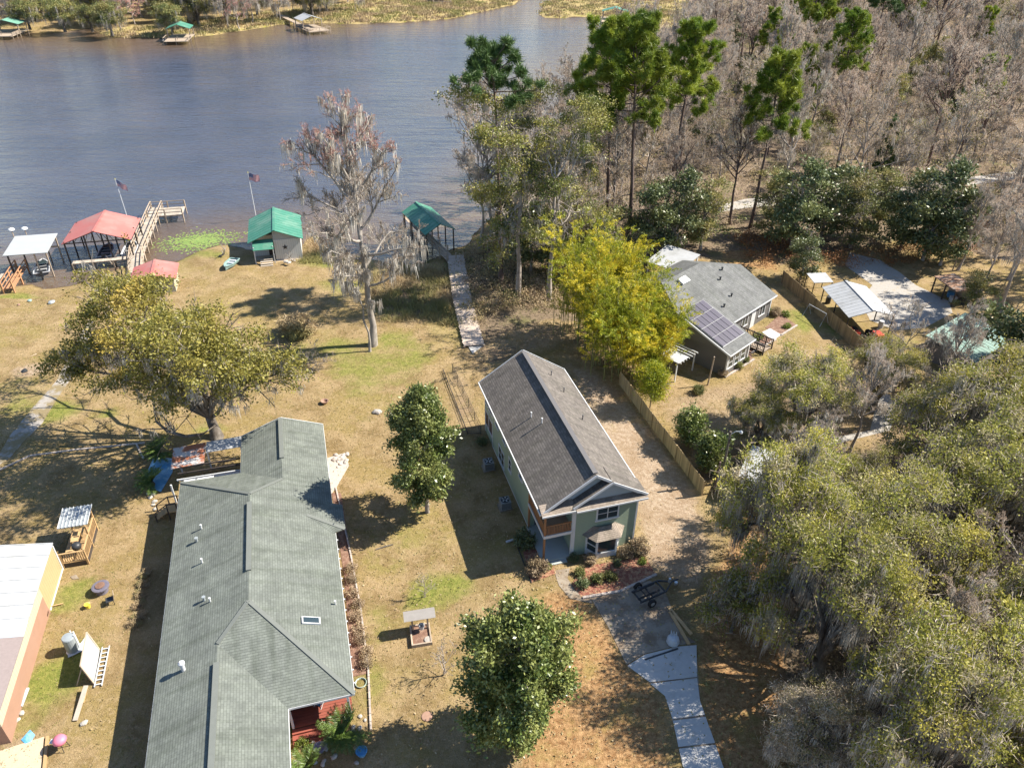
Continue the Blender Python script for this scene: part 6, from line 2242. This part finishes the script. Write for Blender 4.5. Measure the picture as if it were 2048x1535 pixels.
up = thing('utility_pole', 'leaning wooden utility pole with lamp beside the oak grove', 'utility pole', G(1441, 966))
MB().tube([(0, 0, -.3), (-.05, .05, 5.6)], [.13, .1], 8).build('pole', M['bark'], up)
MB().tube([(-.05, .05, 5.3), (.4, .1, 5.6), (.8, .15, 5.55)], .03, 6).build('lamp_arm', M['steel'], up)
MB().lathe([(.06, 5.62), (.16, 5.5), (.14, 5.38)], .85, .15, 10).build('lamp_head', M['steel'], up)
up2 = thing('utility_pole', 'thin utility pole with a guy wire left of the white roofed shed', 'utility pole', G(1428, 985))
MB().tube([(0, 0, -.3), (0, 0, 3.4)], [.1, .08], 8).build('pole', M['pine_bark'], up2)
MB().tube([(0, 0, 3.3), (.9, -.9, 0)], .012, 4).build('guy_wire', M['dark_metal'], up2)
wr_ = MB()
a, b = G(1441, 966) + Vector((0, 0, 5.5)), Vector((4.0, 55.0, 6.0))
pts = [a.lerp(b, t / 10) - Vector((0, 0, .7 * math.sin(math.pi * t / 10))) for t in range(11)]
wr_.tube(pts, .012, 4)
one('power_line', wr_, M['black'], 'thin power line from the utility pole to the green house', 'wire')

# air conditioners
for px, py, lb in ((977, 936, 'air conditioner by the rear of the green house side wall'), (1010, 1014, 'air conditioner by the front of the green house side wall')):
    acu = thing('air_conditioner', lb, 'air conditioner', G(px, py), -17)
    MB().box(-.55, .55, -.5, .5, -.05, .08).build('pad', M['concrete'], acu)
    MB().box(-.42, .42, -.42, .42, .08, .85).build('casing', plain('grey_louvre', (.2, .215, .22), .5, .15, 12), acu)
    MB().lathe([(.36, .85), (.36, .9), (.3, .9)], 0, 0, 18).build('fan_rim', M['dark_metal'], acu)
    for k in range(5):
        a = k * 2 * math.pi / 5
        MB().slab([(.05 * math.cos(a), .05 * math.sin(a), .915), (.3 * math.cos(a - .25), .3 * math.sin(a - .25), .915), (.3 * math.cos(a + .25), .3 * math.sin(a + .25), .93)], .01).build('fan_blade', M['steel'], acu)
    pieces('louvre', [((0, -.425, .2 + i * .09), (.78, .02, .03), 0) for i in range(7)], M['dark_metal'], acu)

# trailer
tr_ = thing('boat_trailer', 'empty black boat trailer on the old driveway', 'trailer', G(1300, 1190), 62)
fr_ = MB()
for x in (-.55, .55):
    fr_.beam((x, -1.3, .5), (x, 1.0, .5), .09, .12)
    fr_.beam((x, 1.0, .5), (0, 1.9, .5), .09, .12)
for y in (-1.2, -.2, .9):
    fr_.beam((-.55, y, .5), (.55, y, .5), .08, .1)
fr_.beam((0, 1.9, .5), (0, 2.5, .5), .1, .1)
fr_.beam((-.85, -.5, .35), (.85, -.5, .35), .07, .07)
fr_.build('frame', M['dark_metal'], tr_)
for x in (-.35, .35):
    MB().beam((x, -1.4, .68), (x, .5, .68), .14, .06).build('bunk', M['black'], tr_)
for x in (-.88, .88):
    wh = MB().tube([(x - .1, -.5, .33), (x + .1, -.5, .33)], .33, 16)
    w_ = wh.build('wheel', M['black'], tr_)
    MB().tube([(x - .11, -.5, .33), (x + .11, -.5, .33)], .17, 12).build('rim', M['steel'], w_)
MB().lathe([(.13, 0), (.13, .22)], .0, 2.35, 10).build('jack_wheel', M['steel'], tr_)
MB().box(-.07, .07, 1.6, 1.75, .55, .95).build('winch_post', M['steel'], tr_)
for i, (p, q, lb) in enumerate((((1336, 1212), (1383, 1268), 'longer pine board lying on the ground beside the driveway'), ((1340, 1222), (1378, 1288), 'pine board lying nearest the driveway edge'))):
    a, b = G(*p, .06), G(*q, .06)
    one('board', MB().beam(a, b, .24, .09), M['new_wood'], lb, 'board')
bg_ = thing('bulk_bag', 'white bulk bag slumped on the old driveway beside the boards', 'bag', G(1345, 1285), 20)
MB().lathe([(.38, 0), (.46, .15), (.44, .4), (.36, .58), (.2, .68), (.08, .7)], 0, 0, 9).build('sack', M['bag'], bg_)
for k in range(3):
    MB().tube([(.15 * k - .2, .1, .6), (.18 * k - .24, .2, .95), (.15 * k - .1, .05, .66)], .045, 5).build('strap', M['bag'], bg_)

# planting beds of the green house
sheet('mulch_bed', [(1143, 1168), (1160, 1140), (1190, 1128), (1290, 1112), (1312, 1148), (1240, 1182), (1165, 1195)], M['mulch'], .035)
sheet('mulch_bed', [(1045, 1098), (1075, 1098), (1108, 1132), (1112, 1146), (1062, 1164)], M['mulch'], .035)
edging([(1165, 1196), (1240, 1183), (1313, 1149)], 'stone edging along the front of the red mulch bed')
sb_ = [make_shrub(130, (.55, .55, .5), leafm='brown_leaf'), make_shrub(131, (.5, .5, .45), leafm='dark_leaf'), make_shrub(132, (.45, .45, .4), leafm='mid_leaf'), make_shrub(133, (.4, .4, .3), leafm='lime_leaf')]
for px, py, k, s, lb in ((1071, 1140, 0, 1.35, 'round tan bush at the left corner of the green house porch'), (1046, 1092, 1, 1.5, 'dark evergreen bush against the green house side wall'), (1096, 1136, 3, .8, 'lime green tuft beside the tan porch bush'),
                         (1182, 1122, 0, .8, 'tan bush below the left side of the bay window'), (1165, 1168, 1, .9, 'dark bush at the front left of the red mulch bed'), (1160, 1148, 2, .8, 'green bush beside the porch step'),
                         (1195, 1162, 2, 1.0, 'green bush in the middle of the red mulch bed'), (1220, 1158, 2, .95, 'leafy bush centre right in the red mulch bed'), (1248, 1112, 0, 1.0, 'brown bush right of the bay window'),
                         (1274, 1102, 0, 1.3, 'large brown bush at the right front corner of the green house'), (1283, 1125, 3, .7, 'small lime bush at the right end of the red bed'), (964, 885, 1, .9, 'dark bush by the rear screened porch'),
                         (1146, 1122, 1, .7, 'low dark bush at the centre porch post'), (1232, 1130, 1, .6, 'low dark bush below the bay window')):
    place(sb_[k], 'bush', lb, 'bush', G(px, py), rnd.uniform(0, 360), s)
for px, py, k, s, lb in ((1395, 785, 2, 1.0, 'bush under the grey house rear window beside the porch frame'), (1475, 735, 2, .9, 'low green hedge bush below the solar roof windows'), (1490, 722, 2, .8, 'low green hedge bush near the corner of the solar roof'),
                         (1505, 680, 3, 1.0, 'lime bush left of the dark ramp'), (1518, 676, 3, .9, 'lime bush in front of the dark ramp'), (1537, 625, 3, 1.0, 'lime bush by the grey house wall'), (1552, 630, 0, .9, 'rusty bush by the grey house corner'),
                         (1572, 632, 3, .9, 'yellow-green bush outside the right bed'), (1572, 655, 3, .8, 'small lime bush inside the right bed'), (1447, 752, 0, .7, 'reddish bush at the near corner of the grey house')):
    place(sb_[k], 'bush', lb, 'bush', G(px, py), rnd.uniform(0, 360), s * 1.2)
ot = make_magnolia(140, 3.6, 1.5, .5, (.22, .11), 260, 36, 'magnolia_leaf', 'grey_bark', .25)
place(ot, 'citrus_tree', 'small dark green tree inside the board fence, left of the pole', 'tree', G(1378, 890), 0, 1.0)
place(ot, 'citrus_tree', 'small bright green tree inside the board fence, next to the pole', 'tree', G(1418, 945), 80, 1.05)

# covered well planter
we = thing('wishing_well', 'wooden planter box with a small shingled roof on two posts', 'garden feature', G(842, 1272), -12)
MB().box(-.7, .7, -.85, -.75, 0, .3).build('side_board', M['wood'], we)
MB().box(-.7, .7, .75, .85, 0, .3).build('side_board', M['wood'], we)
MB().box(-.7, -.6, -.75, .75, 0, .3).build('side_board', M['wood'], we)
MB().box(.6, .7, -.75, .75, 0, .3).build('side_board', M['wood'], we)
MB().box(-.6, .6, -.75, .75, 0, .16).build('soil', M['brown_mulch'], we)
for x in (-.5, .55):
    MB().box(x - .06, x + .06, .44, .56, .1, 1.75).build('post', M['wood'], we)
MB().slab([(-1.05, .1, 1.62), (1.1, .1, 1.62), (1.1, .55, 1.92), (-1.05, .55, 1.92)], .06).build('roof', plain('grey_boards', (.27, .25, .23), .85, .2), we)
MB().slab([(-1.05, 1.0, 1.62), (1.1, 1.0, 1.62), (1.1, .55, 1.92), (-1.05, .55, 1.92)], .06).build('roof', plain('grey_boards_back', (.27, .25, .23), .85, .2), we)
MB().beam((-.5, .5, 1.2), (.55, .5, 1.2), .08, .08).build('windlass', M['wood'], we)
MB().lathe([(.16, .45), (.22, .8), (.19, .8), (.15, .5)], .1, .3, 12).build('bucket', M['boat_white'], we)
MB().lathe([(.26, .17), (.26, .24), (.06, .26)], .45, -.5, 14).build('stone_disc', M['stone'], we)

twl = make_bare(150, 2.4, 1.1, 8, .15, (25, 70), 'grey_bark', 'twig', per=(4, 4, 3, 2), r0=.05, tw=(.02, .014), wig=.08)
place(twl, 'bare_shrub', 'leafless small tree on the lawn left of the big magnolia', 'tree', G(887, 1347), 0, 1.25)
place(twl, 'bare_shrub', 'leafless small tree on the lawn above the planter roof', 'tree', G(852, 1192), 90, .95)

# beds along the ranch house
sheet('mulch_strip', [(664, 985), (682, 985), (700, 1100), (740, 1345), (705, 1352), (688, 1150)], M['brown_mulch'], .03)
sheet('stone_patio', [(655, 915), (690, 905), (698, 930), (672, 975), (660, 990)], M['stone'], .03)
edging([(672, 975), (688, 1050), (702, 1110), (722, 1220), (737, 1340), (742, 1460)], 'pale kerb blocks beside the ranch house mulch strip', .5, (.45, .12, .14))
sbush = make_shrub(134, (.4, .4, .35), 14, 18, (.09, .05), 'brown_leaf')
for i in range(9):
    place(sbush, 'bush', 'low brown shrub in the hedge row along the ranch house', 'bush', G(700 + i * 4.2, 1140 + i * 24), rnd.uniform(0, 360), 1.05, 'hedge row along the ranch house')


def rock(seed, s):
    rng = np.random.default_rng(seed)
    mb = MB()
    prof = []
    vs, fs = [], []
    n = 9
    for i, (r, z) in enumerate(((.75, 0), (1, .3), (.8, .65), (.35, .85))):
        for k in range(n):
            a = 2 * math.pi * k / n
            q = r * (1 + rng.uniform(-.2, .2)) * s
            vs.append((q * math.cos(a), q * .8 * math.sin(a), z * s * .8))
    for i in range(3):
        for k in range(n):
            fs.append((i * n + k, i * n + (k + 1) % n, (i + 1) * n + (k + 1) % n, (i + 1) * n + k))
    fs.append(tuple(range(3 * n, 4 * n)))
    return mb.add(vs, fs)


rocks = [rock(i, .22).mesh('rock', M['stone']) for i in range(4)]


def put_rocks(pxs, label, group, smin=.6, smax=1.3):
    for i, (px, py) in enumerate(pxs):
        o = add_obj('rock', rocks[i % 4], None, G(px, py), rnd.uniform(0, 360))
        s = rnd.uniform(smin, smax)
        o.scale = (s, s, s)
        tag(o, label, 'rock', group)


put_rocks([(660 + rnd.uniform(0, 36), 908 + rnd.uniform(0, 30)) for _ in range(14)], 'pale rock in the rockery at the far corner of the ranch house', 'rockery by the ranch house')
put_rocks([(588 + rnd.uniform(0, 150), 1430 + rnd.uniform(0, 100)) for _ in range(46)], 'pale rock in the garden below the red terrace', 'rocks below the red terrace', .5, 1.1)
put_rocks([(296 + rnd.uniform(0, 16), 985 + rnd.uniform(0, 35)) for _ in range(9)], 'white rock beside the near cycad', 'rocks by the cycads', .5, 1.1)
palm1 = make_palm(160, 60, 1.75, .35)
palm2 = make_palm(161, 48, 1.55, .6, 'palm_leaf', .5, .28)
place(palm1, 'cycad_palm', 'large cycad palm in the rock garden below the red terrace', 'palm', G(690, 1472), 0, 1.0)
place(palm1, 'cycad_palm', 'cycad palm at the bottom edge beside the ranch house', 'palm', G(618, 1545), 40, .8)
place(palm2, 'cycad_palm', 'cycad palm at the far end of the blue tarp', 'palm', G(322, 915), 0, 1.05)
place(palm2, 'cycad_palm', 'cycad palm at the near end of the blue tarp', 'palm', G(306, 972), 60, 1.0)
place(sb_[3], 'bush', 'yellow-green spiky tuft in the rock garden', 'bush', G(610, 1490), 0, .9)
place(sb_[3], 'bush', 'lime bush at the terrace corner', 'bush', G(585, 1465), 30, .6)
pot = MB().lathe([(.22, 0), (.32, .4), (.36, .42), (.3, .42), (.26, .3)], 0, 0, 14)
one('plant_pot', pot, M['blue_tarp'], 'blue pot at the edge of the rock garden', 'pot', loc=G(724, 1508))
one('plant_pot', MB().lathe([(.22, 0), (.32, .4), (.36, .42), (.3, .42), (.26, .3)], 0, 0, 14), plain('mauve_pot', (.2, .18, .24), .6), 'mauve grey pot in the rock garden', 'pot', loc=G(640, 1500))
ch = thing('deck_chair', 'blue folding chair on the red terrace', 'chair', G(640, 1408, .46), 20)
MB().slab([(-.25, -.3, .4), (.25, -.3, .4), (.25, .25, .36), (-.25, .25, .36)], .04).build('seat', M['blue_tarp'], ch)
MB().slab([(-.25, .25, .38), (.25, .25, .38), (.25, .55, 1.0), (-.25, .55, 1.0)], .04).build('backrest', M['blue_tarp'], ch)
for x in (-.25, .25):
    MB().beam((x, -.3, 0), (x, .3, .55), .04, .04).build('leg', M['white'], ch)
    MB().beam((x, .35, 0), (x, -.25, .55), .04, .04).build('leg', M['white'], ch)
hs = MB()
for k in range(3):
    pts = [(.34 * math.cos(a * .42) * (1 + .03 * k), .34 * math.sin(a * .42) * (1 + .03 * k), .03 + .04 * k) for a in range(16)]
    hs.tube(pts, .022, 5)
one('hose', hs, plain('pale_hose', (.35, .42, .36), .5), 'coiled pale garden hose beside the ranch house corner', 'hose', loc=G(722, 1366))

# blue tarp between the cycads, edging line, steps
tb_ = thing('tarp', 'blue tarp spread between the two cycads', 'tarp', G(318, 938))
rng_ = np.random.default_rng(9)
tp_ = [G(*p) - G(318, 938) for p in ((296, 940), (308, 914), (350, 917), (345, 945), (322, 984), (300, 975))]
cx_ = Vector((0, 0, .28))
mbt = MB()
ring2 = [p * .6 + Vector((0, 0, .16 + .1 * rng_.uniform())) for p in tp_]
vs = [p + Vector((0, 0, .04)) for p in tp_] + ring2 + [cx_]
fs = []
for i in range(6):
    j = (i + 1) % 6
    fs += [(i, j, 6 + j, 6 + i), (6 + i, 6 + j, 12)]
mbt.add(vs, fs).build('sheet', M['blue_tarp'], tb_)
edging([(-60, 975), (0, 940), (60, 912), (150, 900), (290, 886)], 'pale block line dividing the left lawn', .6, (.5, .14, .12))
edging([(273, 888), (281, 905), (288, 918)], 'short pale block line beside the far cycad', .5, (.45, .16, .14))
edging([(1, 935), (-60, 985)], 'pale block line at the left frame edge', .6, (.5, .14, .12))
st_ = thing('wooden_steps', 'brown wooden steps with railing at the left side of the ranch house', 'steps', G(345, 1030), -15.8)
pieces('step', [((-.25 - i * .24, 0, .75 - i * .17), (.24, .9, .05), 0) for i in range(4)], M['new_wood'], st_)
MB().box(-.1, .7, -.5, .5, .72, .8).build('landing', M['new_wood'], st_)
for y in (-.5, .5):
    MB().beam((.6, y, 1.6), (-.1, y, 1.6), .07, .07).build('handrail', M['dark_wood'], st_)
    MB().beam((-.1, y, 1.6), (-1.1, y, .9), .07, .07).build('handrail', M['dark_wood'], st_)
    for x, z0, z1 in ((-.1, 0, 1.6), (-1.1, 0, .9), (.6, 0, 1.6)):
        MB().box(x - .04, x + .04, y - .04, y + .04, z0, z1).build('post', M['dark_wood'], st_)
hedge = make_shrub(135, (.55, .75, .4), 12, 26, (.1, .04), 'straw')
for i, (px, py) in enumerate(((290, 1150), (287, 1170), (283, 1190), (281, 1210), (278, 1232), (272, 1250))):
    place(hedge, 'dry_bush', 'pale dry grass clump in the row shaded by the ranch house', 'bush', G(px, py), rnd.uniform(0, 360), .65, 'dry clump row beside the ranch house')

# workshop yard clutter
ft = thing('fire_pit', 'round dark fire table with stone base in the workshop yard', 'fire pit', G(205, 1182))
MB().lathe([(.42, 0), (.38, .45), (.6, .48), (.6, .58), (.5, .6)], 0, 0, 18).build('bowl', plain('slate_top', (.13, .12, .15), .4, .4, 6), ft)
MB().lathe([(.3, .6), (.34, .66), (.1, .7)], 0, 0, 10).build('fire_stones', M['brown_mulch'], ft)
cc = thing('garden_chair', 'dark metal garden chair beside the fire table', 'chair', G(222, 1206), 60)
MB().box(-.25, .25, -.25, .25, .4, .44).build('seat', M['dark_metal'], cc)
MB().slab([(-.25, .25, .42), (.25, .25, .42), (.25, .36, .95), (-.25, .36, .95)], .03).build('backrest', M['wood'], cc)
for x in (-.23, .23):
    for y in (-.23, .23):
        MB().box(x - .02, x + .02, y - .02, y + .02, 0, .4).build('leg', M['dark_metal'], cc)
bk = thing('bucket', 'yellow bucket on the workshop lawn', 'bucket', G(177, 1214))
MB().lathe([(.14, 0), (.19, .36), (.21, .36), (.16, .3)], 0, 0, 14).build('pail', M['yellow'], bk)
MB().tube([(.2 * math.cos(a * .4), .05, .34 + .16 * math.sin(a * .4)) for a in range(9)], .012, 5).build('handle', M['steel'], bk)
tkk = thing('water_heater', 'upright grey metal tank with pipes in the workshop yard', 'tank', G(148, 1300), 0)
MB().lathe([(.38, .1), (.4, .14), (.4, 1.35), (.36, 1.42), (.1, 1.46)], 0, 0, 20).build('tank', M['grey_metal'], tkk, smooth=False)
for a in (.2, 1.0, 1.6):
    MB().tube([(.42 * math.cos(a), .42 * math.sin(a), .1), (.42 * math.cos(a), .42 * math.sin(a), 1.5)], .05, 6).build('pipe', M['white'], tkk)
MB().lathe([(.39, .02), (.46, .06), (.39, .1)], 0, 0, 18).build('base_ring', M['white'], tkk)
one('scrap_panel', MB().slab([(-.6, -.25, .1), (.6, -.1, .1), (.6, .4, .35), (-.5, .3, .3)], .06), M['boat_white'], 'crumpled white panel at the foot of the grey tank', 'panel', loc=G(156, 1303), az=-30)
one('scrap_panel', MB().slab([(-.3, -.3, .05), (.3, -.3, .05), (.35, .3, .12), (-.3, .35, .1)], .06), M['boat_white'], 'small white panel right of the grey tank', 'panel', loc=G(172, 1285), az=10)
bs = thing('leaning_board', 'large white board propped on edge in the workshop yard', 'board', G(183, 1345), -38)
a_, b_ = G(168, 1325) - G(183, 1345), G(199, 1296) - G(183, 1345)
bs.rotation_euler = (0, 0, 0)
p0, p1 = G(189, 1368), G(200, 1300)
o0 = G(183, 1345)
base0, base1 = p0 - o0, p1 - o0
lean_ = Vector((-.45, .12, 1.75))
MB().slab([base0 + Vector((0, 0, .05)), base1 + Vector((0, 0, .05)), base1 + lean_, base0 + lean_], .05).build('panel', M['white_metal'], bs)
fb_ = MB()
fb_.beam(base0 + Vector((0, 0, .05)), base0 + lean_, .08, .08)
fb_.beam(base1 + Vector((0, 0, .05)), base1 + lean_, .08, .08)
fb_.beam(base0 + lean_, base1 + lean_, .06, .06)
fb_.build('frame', M['wood'], bs)
MB().beam(base0 + lean_ * .9, base0 + Vector((-1.1, -.1, 0)), .06, .06).build('prop', M['wood'], bs)
ld = thing('ladder', 'aluminium ladder lying beside the propped white board', 'ladder', G(200, 1330))
q0, q1 = G(196, 1372, .1) - G(200, 1330), G(212, 1292, .1) - G(200, 1330)
dirl = (q1 - q0).normalized()
sd = Vector((-dirl.y, dirl.x, 0)) * .22
for s in (-1, 1):
    MB().beam(q0 + sd * s, q1 + sd * s, .05, .1).build('rail', M['boat_white'], ld)
for i in range(9):
    p = q0.lerp(q1, (i + .5) / 9)
    MB().beam(p - sd, p + sd, .06, .05).build('rung', M['white'], ld)
a, b = G(150, 1440, .08), G(172, 1370, .5)
one('plank', MB().beam(a, b, .28, .06), M['pale_wood'], 'long grey plank sloping from the propped board', 'plank')
a, b = G(165, 1405, .05), G(172, 1375, .05)
one('plank', MB().beam(a, b, .18, .06), M['new_wood'], 'short tan plank beside the sloping grey plank', 'plank')
gr2 = thing('toy_grill', 'pink domed grill on a stand by the sand pad', 'grill', G(128, 1495))
MB().lathe([(.1, .55), (.32, .66), (.4, .82), (.32, 1.0), (.12, 1.08)], 0, 0, 16).build('dome', M['pink'], gr2, smooth=True)
for k in range(4):
    a = k * math.pi / 2 + .5
    MB().tube([(.22 * math.cos(a), .22 * math.sin(a), .62), (.34 * math.cos(a), .34 * math.sin(a), 0)], .022, 5).build('leg', M['dark_metal'], gr2)
MB().box(-.6, -.35, -.15, .15, .68, .72).build('side_shelf', M['white'], gr2)
a, b = G(95, 1472, .08), G(82, 1600, .08)
one('timber_edge', MB().beam(a, b, .16, .14), M['new_wood'], 'yellow timber edging of the sand pad', 'timber')
one('ground_patch', MB().slab([G(42, 1478, .03), G(60, 1458, .03), (G(70, 1468, .03)), G(62, 1482, .03), G(50, 1486, .03)], .03), M['blue_tarp'], 'scrap of blue tarp on the lawn by the sand pad', 'tarp')
put_rocks([(168, 1446)], 'pale stone on the lawn between the plank and the ranch shadow', None, 1.0, 1.1)
put_rocks([(33, 1440), (44, 1426)], 'white lump beside the peach wall', 'white lumps by the peach wall', .9, 1.2)
one('gutter_piece', MB().beam(G(42, 1412, .1), G(56, 1375, .15), .16, .1), M['boat_white'], 'white gutter piece lying along the peach wall', 'gutter')
one('stick', MB().beam(G(100, 1212, .1), G(126, 1206, .1), .07, .06), M['new_wood'], 'yellow stick beside the peach wall corner', 'stick')
one('paver', MB().slab([G(140, 1152, .04), G(152, 1148, .04), G(158, 1156, .04), G(146, 1158, .04)], .05), M['concrete'], 'grey paver in front of the pine deck', 'paver')
one('stick', MB().beam(G(92, 1200, .1), G(100, 1226, .4), .09, .07), M['brick'], 'dark plank leaning at the peach wall corner', 'plank')

# lawn and shore things
rw = boat('rowboat', 'small green aluminium rowboat pulled up on the lawn', GT(462, 534), -172, 2.9, 1.3, 'boat_green', 'boat_green', shield=False, cat='rowboat')
stump = make_bare(170, 1.6, .9, 5, .3, (10, 60), 'pale_bark', 'twig', per=(2, 2, 2, 1), r0=.16, tw=(.03, .02))
place(stump, 'driftwood_stump', 'grey driftwood stump at the shore left of the rowboat', 'stump', GT(438, 512), 0, 1.0)
place(stump, 'driftwood_stump', 'broken pale stump at the right corner of the green cabin', 'stump', GT(592, 522), 120, .9)
put_rocks([(572, 524), (578, 526)], 'white rock beside the cabin stump', 'rocks by the cabin stump', 1.2, 1.6)
brushp = make_shrub(171, (1.1, 1.0, .75), 8, 34, (.5, .05), 'straw', .22)
bp2 = brushp
place(Proto([(n_, m_) for n_, m_ in brushp.parts]), 'brush_pile', 'reddish tan brush pile on the lawn left of the cypress', 'brush pile', G(590, 668), 0, 1.5)
twp = make_bare(172, 1.2, 1.6, 10, .1, (5, 35), 'pale_bark', 'twig', per=(5, 4, 3, 2), r0=.05, tw=(.035, .02))
place(twp, 'brush_pile', 'heap of pale cut branches on the lawn right of the live oak', 'brush pile', G(628, 738), 0, 1.2)
place(twp, 'brush_pile', 'small heap of grey sticks below the cypress foot', 'brush pile', G(612, 725), 90, .7)
fp = thing('fire_ring', 'rusty fire basket on the open lawn right of the live oak', 'fire pit', G(650, 806))
MB().lathe([(.2, 0), (.36, .3), (.4, .32), (.3, .3), (.16, .1)], 0, 0, 12).build('basket', M['brick'], fp)
MB().tube([(0, 0, 0), (.1, -.1, .7)], .015, 5).build('poker', M['dark_metal'], fp)
put_rocks([(755, 825)], 'dark lump of wood on the lawn left of the upright magnolia', None, 2.0, 2.1)
one('branch', MB().tube([G(752, 1098, .05), G(770, 1092, .08), G(786, 1088, .05)], .05, 5), M['bark'], 'fallen dark branch on the lawn below the magnolia shadow', 'branch')
one('manhole_cover', MB().lathe([(.34, 0), (.34, .05), (.28, .06)], 0, 0, 18), M['brick'], 'round rusty cover set in the lawn near the big magnolia', 'cover', loc=G(854, 1432))
one('pipe', MB().tube([G(1012, 1083, .12), G(1028, 1078, .12)], .09, 8), M['boat_white'], 'white pipe end lying beside the green house bush', 'pipe')
one('edging_strip', MB().beam(G(1030, 1080, .03), G(1063, 1165, .03), .06, .08), M['dark_metal'], 'dark edging strip along the left bed of the green house', 'edging')
one('channel_drain', MB().beam(G(1290, 1318, .06), G(1356, 1296, .06), .12, .03), M['dark_metal'], 'dark drain line across the top of the new driveway', 'drain')
for px, py, lb, c, s in ((50, 742, 'charred log pile on the sandy patch at left', 'dark_metal', 1.0), (103, 606, 'grey tarp-covered heap on the left lawn', 'grey_metal', 1.3), (60, 602, 'green tarp heap on the left lawn', 'boat_green', .9), (38, 610, 'small dark heap on the left lawn', 'brick', .7)):
    o = one('heap', rock(int(px), .36 * s), M[c], lb, 'heap', loc=GT(px, py), az=px)
sw_ = thing('swing_frame', 'white metal swing frame beside the long board fence', 'swing frame', G(1630, 640), -28)
for y in (-1.4, 1.4):
    MB().tube([(-.7, y, 0), (0, y * .95, 1.5), (.7, y, 0)], .035, 6).build('leg', M['white'], sw_)
MB().tube([(0, -1.35, 1.5), (0, 1.35, 1.5)], .04, 6).build('top_bar', M['white'], sw_)
# machinery under the carport
tc_ = thing('tractor', 'red riding tractor parked under the white carport', 'tractor', (41.3, 75.6, 0), 170)
MB().box(-.4, .4, -.2, 1.0, .45, .95).build('hood', M['red'], tc_)
MB().box(-.5, .5, -1.0, -.2, .4, .6).build('rear_body', M['red'], tc_)
MB().box(-.25, .25, -.75, -.35, .6, .75).build('seat', M['black'], tc_)
MB().tube([(0, -.1, .95), (0, -.25, 1.2)], .03, 6).build('steering_column', M['dark_metal'], tc_)
for x, y, r in ((-.55, -.7, .42), (.55, -.7, .42), (-.45, .7, .27), (.45, .7, .27)):
    MB().tube([(x - .1, y, r), (x + .1, y, r)], r, 14).build('wheel', M['black'], tc_)
qd = thing('atv', 'dark quad bike with red fenders under the left side of the carport', 'quad bike', (39.2, 76.2, 0), 175)
MB().box(-.25, .25, -.7, .7, .5, .8).build('body', M['red'], qd)
MB().box(-.2, .2, -.6, .1, .8, .92).build('seat', M['black'], qd)
MB().tube([(-.35, .4, 1.05), (.35, .4, 1.05)], .03, 6).build('handlebar', M['dark_metal'], qd)
for x in (-.45, .45):
    for y in (-.6, .6):
        MB().tube([(x - .12, y, .28), (x + .12, y, .28)], .28, 12).build('wheel', M['black'], qd)
one('barrel', MB().lathe([(.28, 0), (.31, .3), (.31, .6), (.28, .9)], 0, 0, 14), M['boat_white'], 'white barrel on the grass in front of the carport', 'barrel', loc=G(1760, 655))
one('barrel', MB().lathe([(.28, 0), (.31, .3), (.31, .6), (.28, .9)], 0, 0, 14), M['dark_metal'], 'dark barrel under the left edge of the carport', 'barrel', loc=G(1655, 606))
for k, (x, y, c) in enumerate(((54.6, 85.0, 'boat_white'), (54.9, 86.3, 'blue_tarp'), (55.4, 84.4, 'dark_metal'))):
    o = one('crate', MB().box(-.35, .35, -.3, .3, 0, .6).box(-.38, .38, -.33, .33, .6, .66), M[c], ('white storage box in the open shed', 'blue storage box in the open shed', 'black storage box in the open shed')[k], 'box', loc=(x, y, 0), az=20 * k)
for px, py, lb in ((1415, 770, 'tall post of the clothes line beside the grey house'), (1905, 540, 'leaning bare pole at the corner of the open shed')):
    one('pole', MB().tube([(0, 0, -.2), (.2, .1, 3.4)], [.09, .07], 7), M['wood'], lb, 'pole', loc=G(px, py))


# ---- flags
def flag(label, px_base, z_base, Hp, az, lean, w=1.55, h=.95, droop=.35):
    b = G(*px_base, z_base)
    fl = thing('flagpole', label, 'flag', b, az)
    top = Vector((lean[0], lean[1], Hp))
    MB().tube([(0, 0, -1.5), tuple(top * .5), tuple(top)], [.06, .05, .035], 8).build('pole', M['white'], fl)
    MB().lathe([(.02, Hp), (.08, Hp + .05), (.02, Hp + .12)], top.x, top.y, 8).build('finial', M['yellow'], fl)
    nu, nvv = 14, 13
    mb = MB()
    vs = []
    for j in range(nvv + 1):
        for i in range(nu + 1):
            u, v = i / nu, j / nvv
            x = u * w
            vs.append((top.x + .04 + x * .92, top.y + .14 * math.sin(u * 7 + v * 1.5) * u ** .5 + .1 * u, Hp - .12 - v * h - droop * u ** 1.3 + .05 * math.sin(u * 9)))
    fs, ms = [], []
    for j in range(nvv):
        for i in range(nu):
            fs.append((j * (nu + 1) + i, j * (nu + 1) + i + 1, (j + 1) * (nu + 1) + i + 1, (j + 1) * (nu + 1) + i))
            ms.append(2 if (i < 6 and j < 7) else (0 if j % 2 == 0 else 1))
    mb.v, mb.f, mb.m = vs, fs, ms
    cl = mb.build('flag_cloth', [M['us_red'], M['us_white'], M['us_blue']], fl, smooth=True)
    st = MB()
    for r in range(5):
        for c in range(5):
            i, j = 1 + c, 1 + r
            p = Vector(vs[j * (nu + 1) + i])
            st.add([(p.x - .03, p.y - .02, p.z), (p.x, p.y - .02, p.z + .03), (p.x + .03, p.y - .02, p.z), (p.x, p.y - .02, p.z - .03)], [(0, 1, 2, 3)])
    st.build('stars', M['us_white'], cl)


flag('striped national flag on a white pole by the red boathouse', (253, 428), 0.0, 5.3, 0, (-.35, .2), 1.4, .9, .9)
flag('striped national flag on a white pole behind the green cabin', (511, 428), 0.0, 6.4, 0, (.0, .0), 1.6, 1.0, .35)
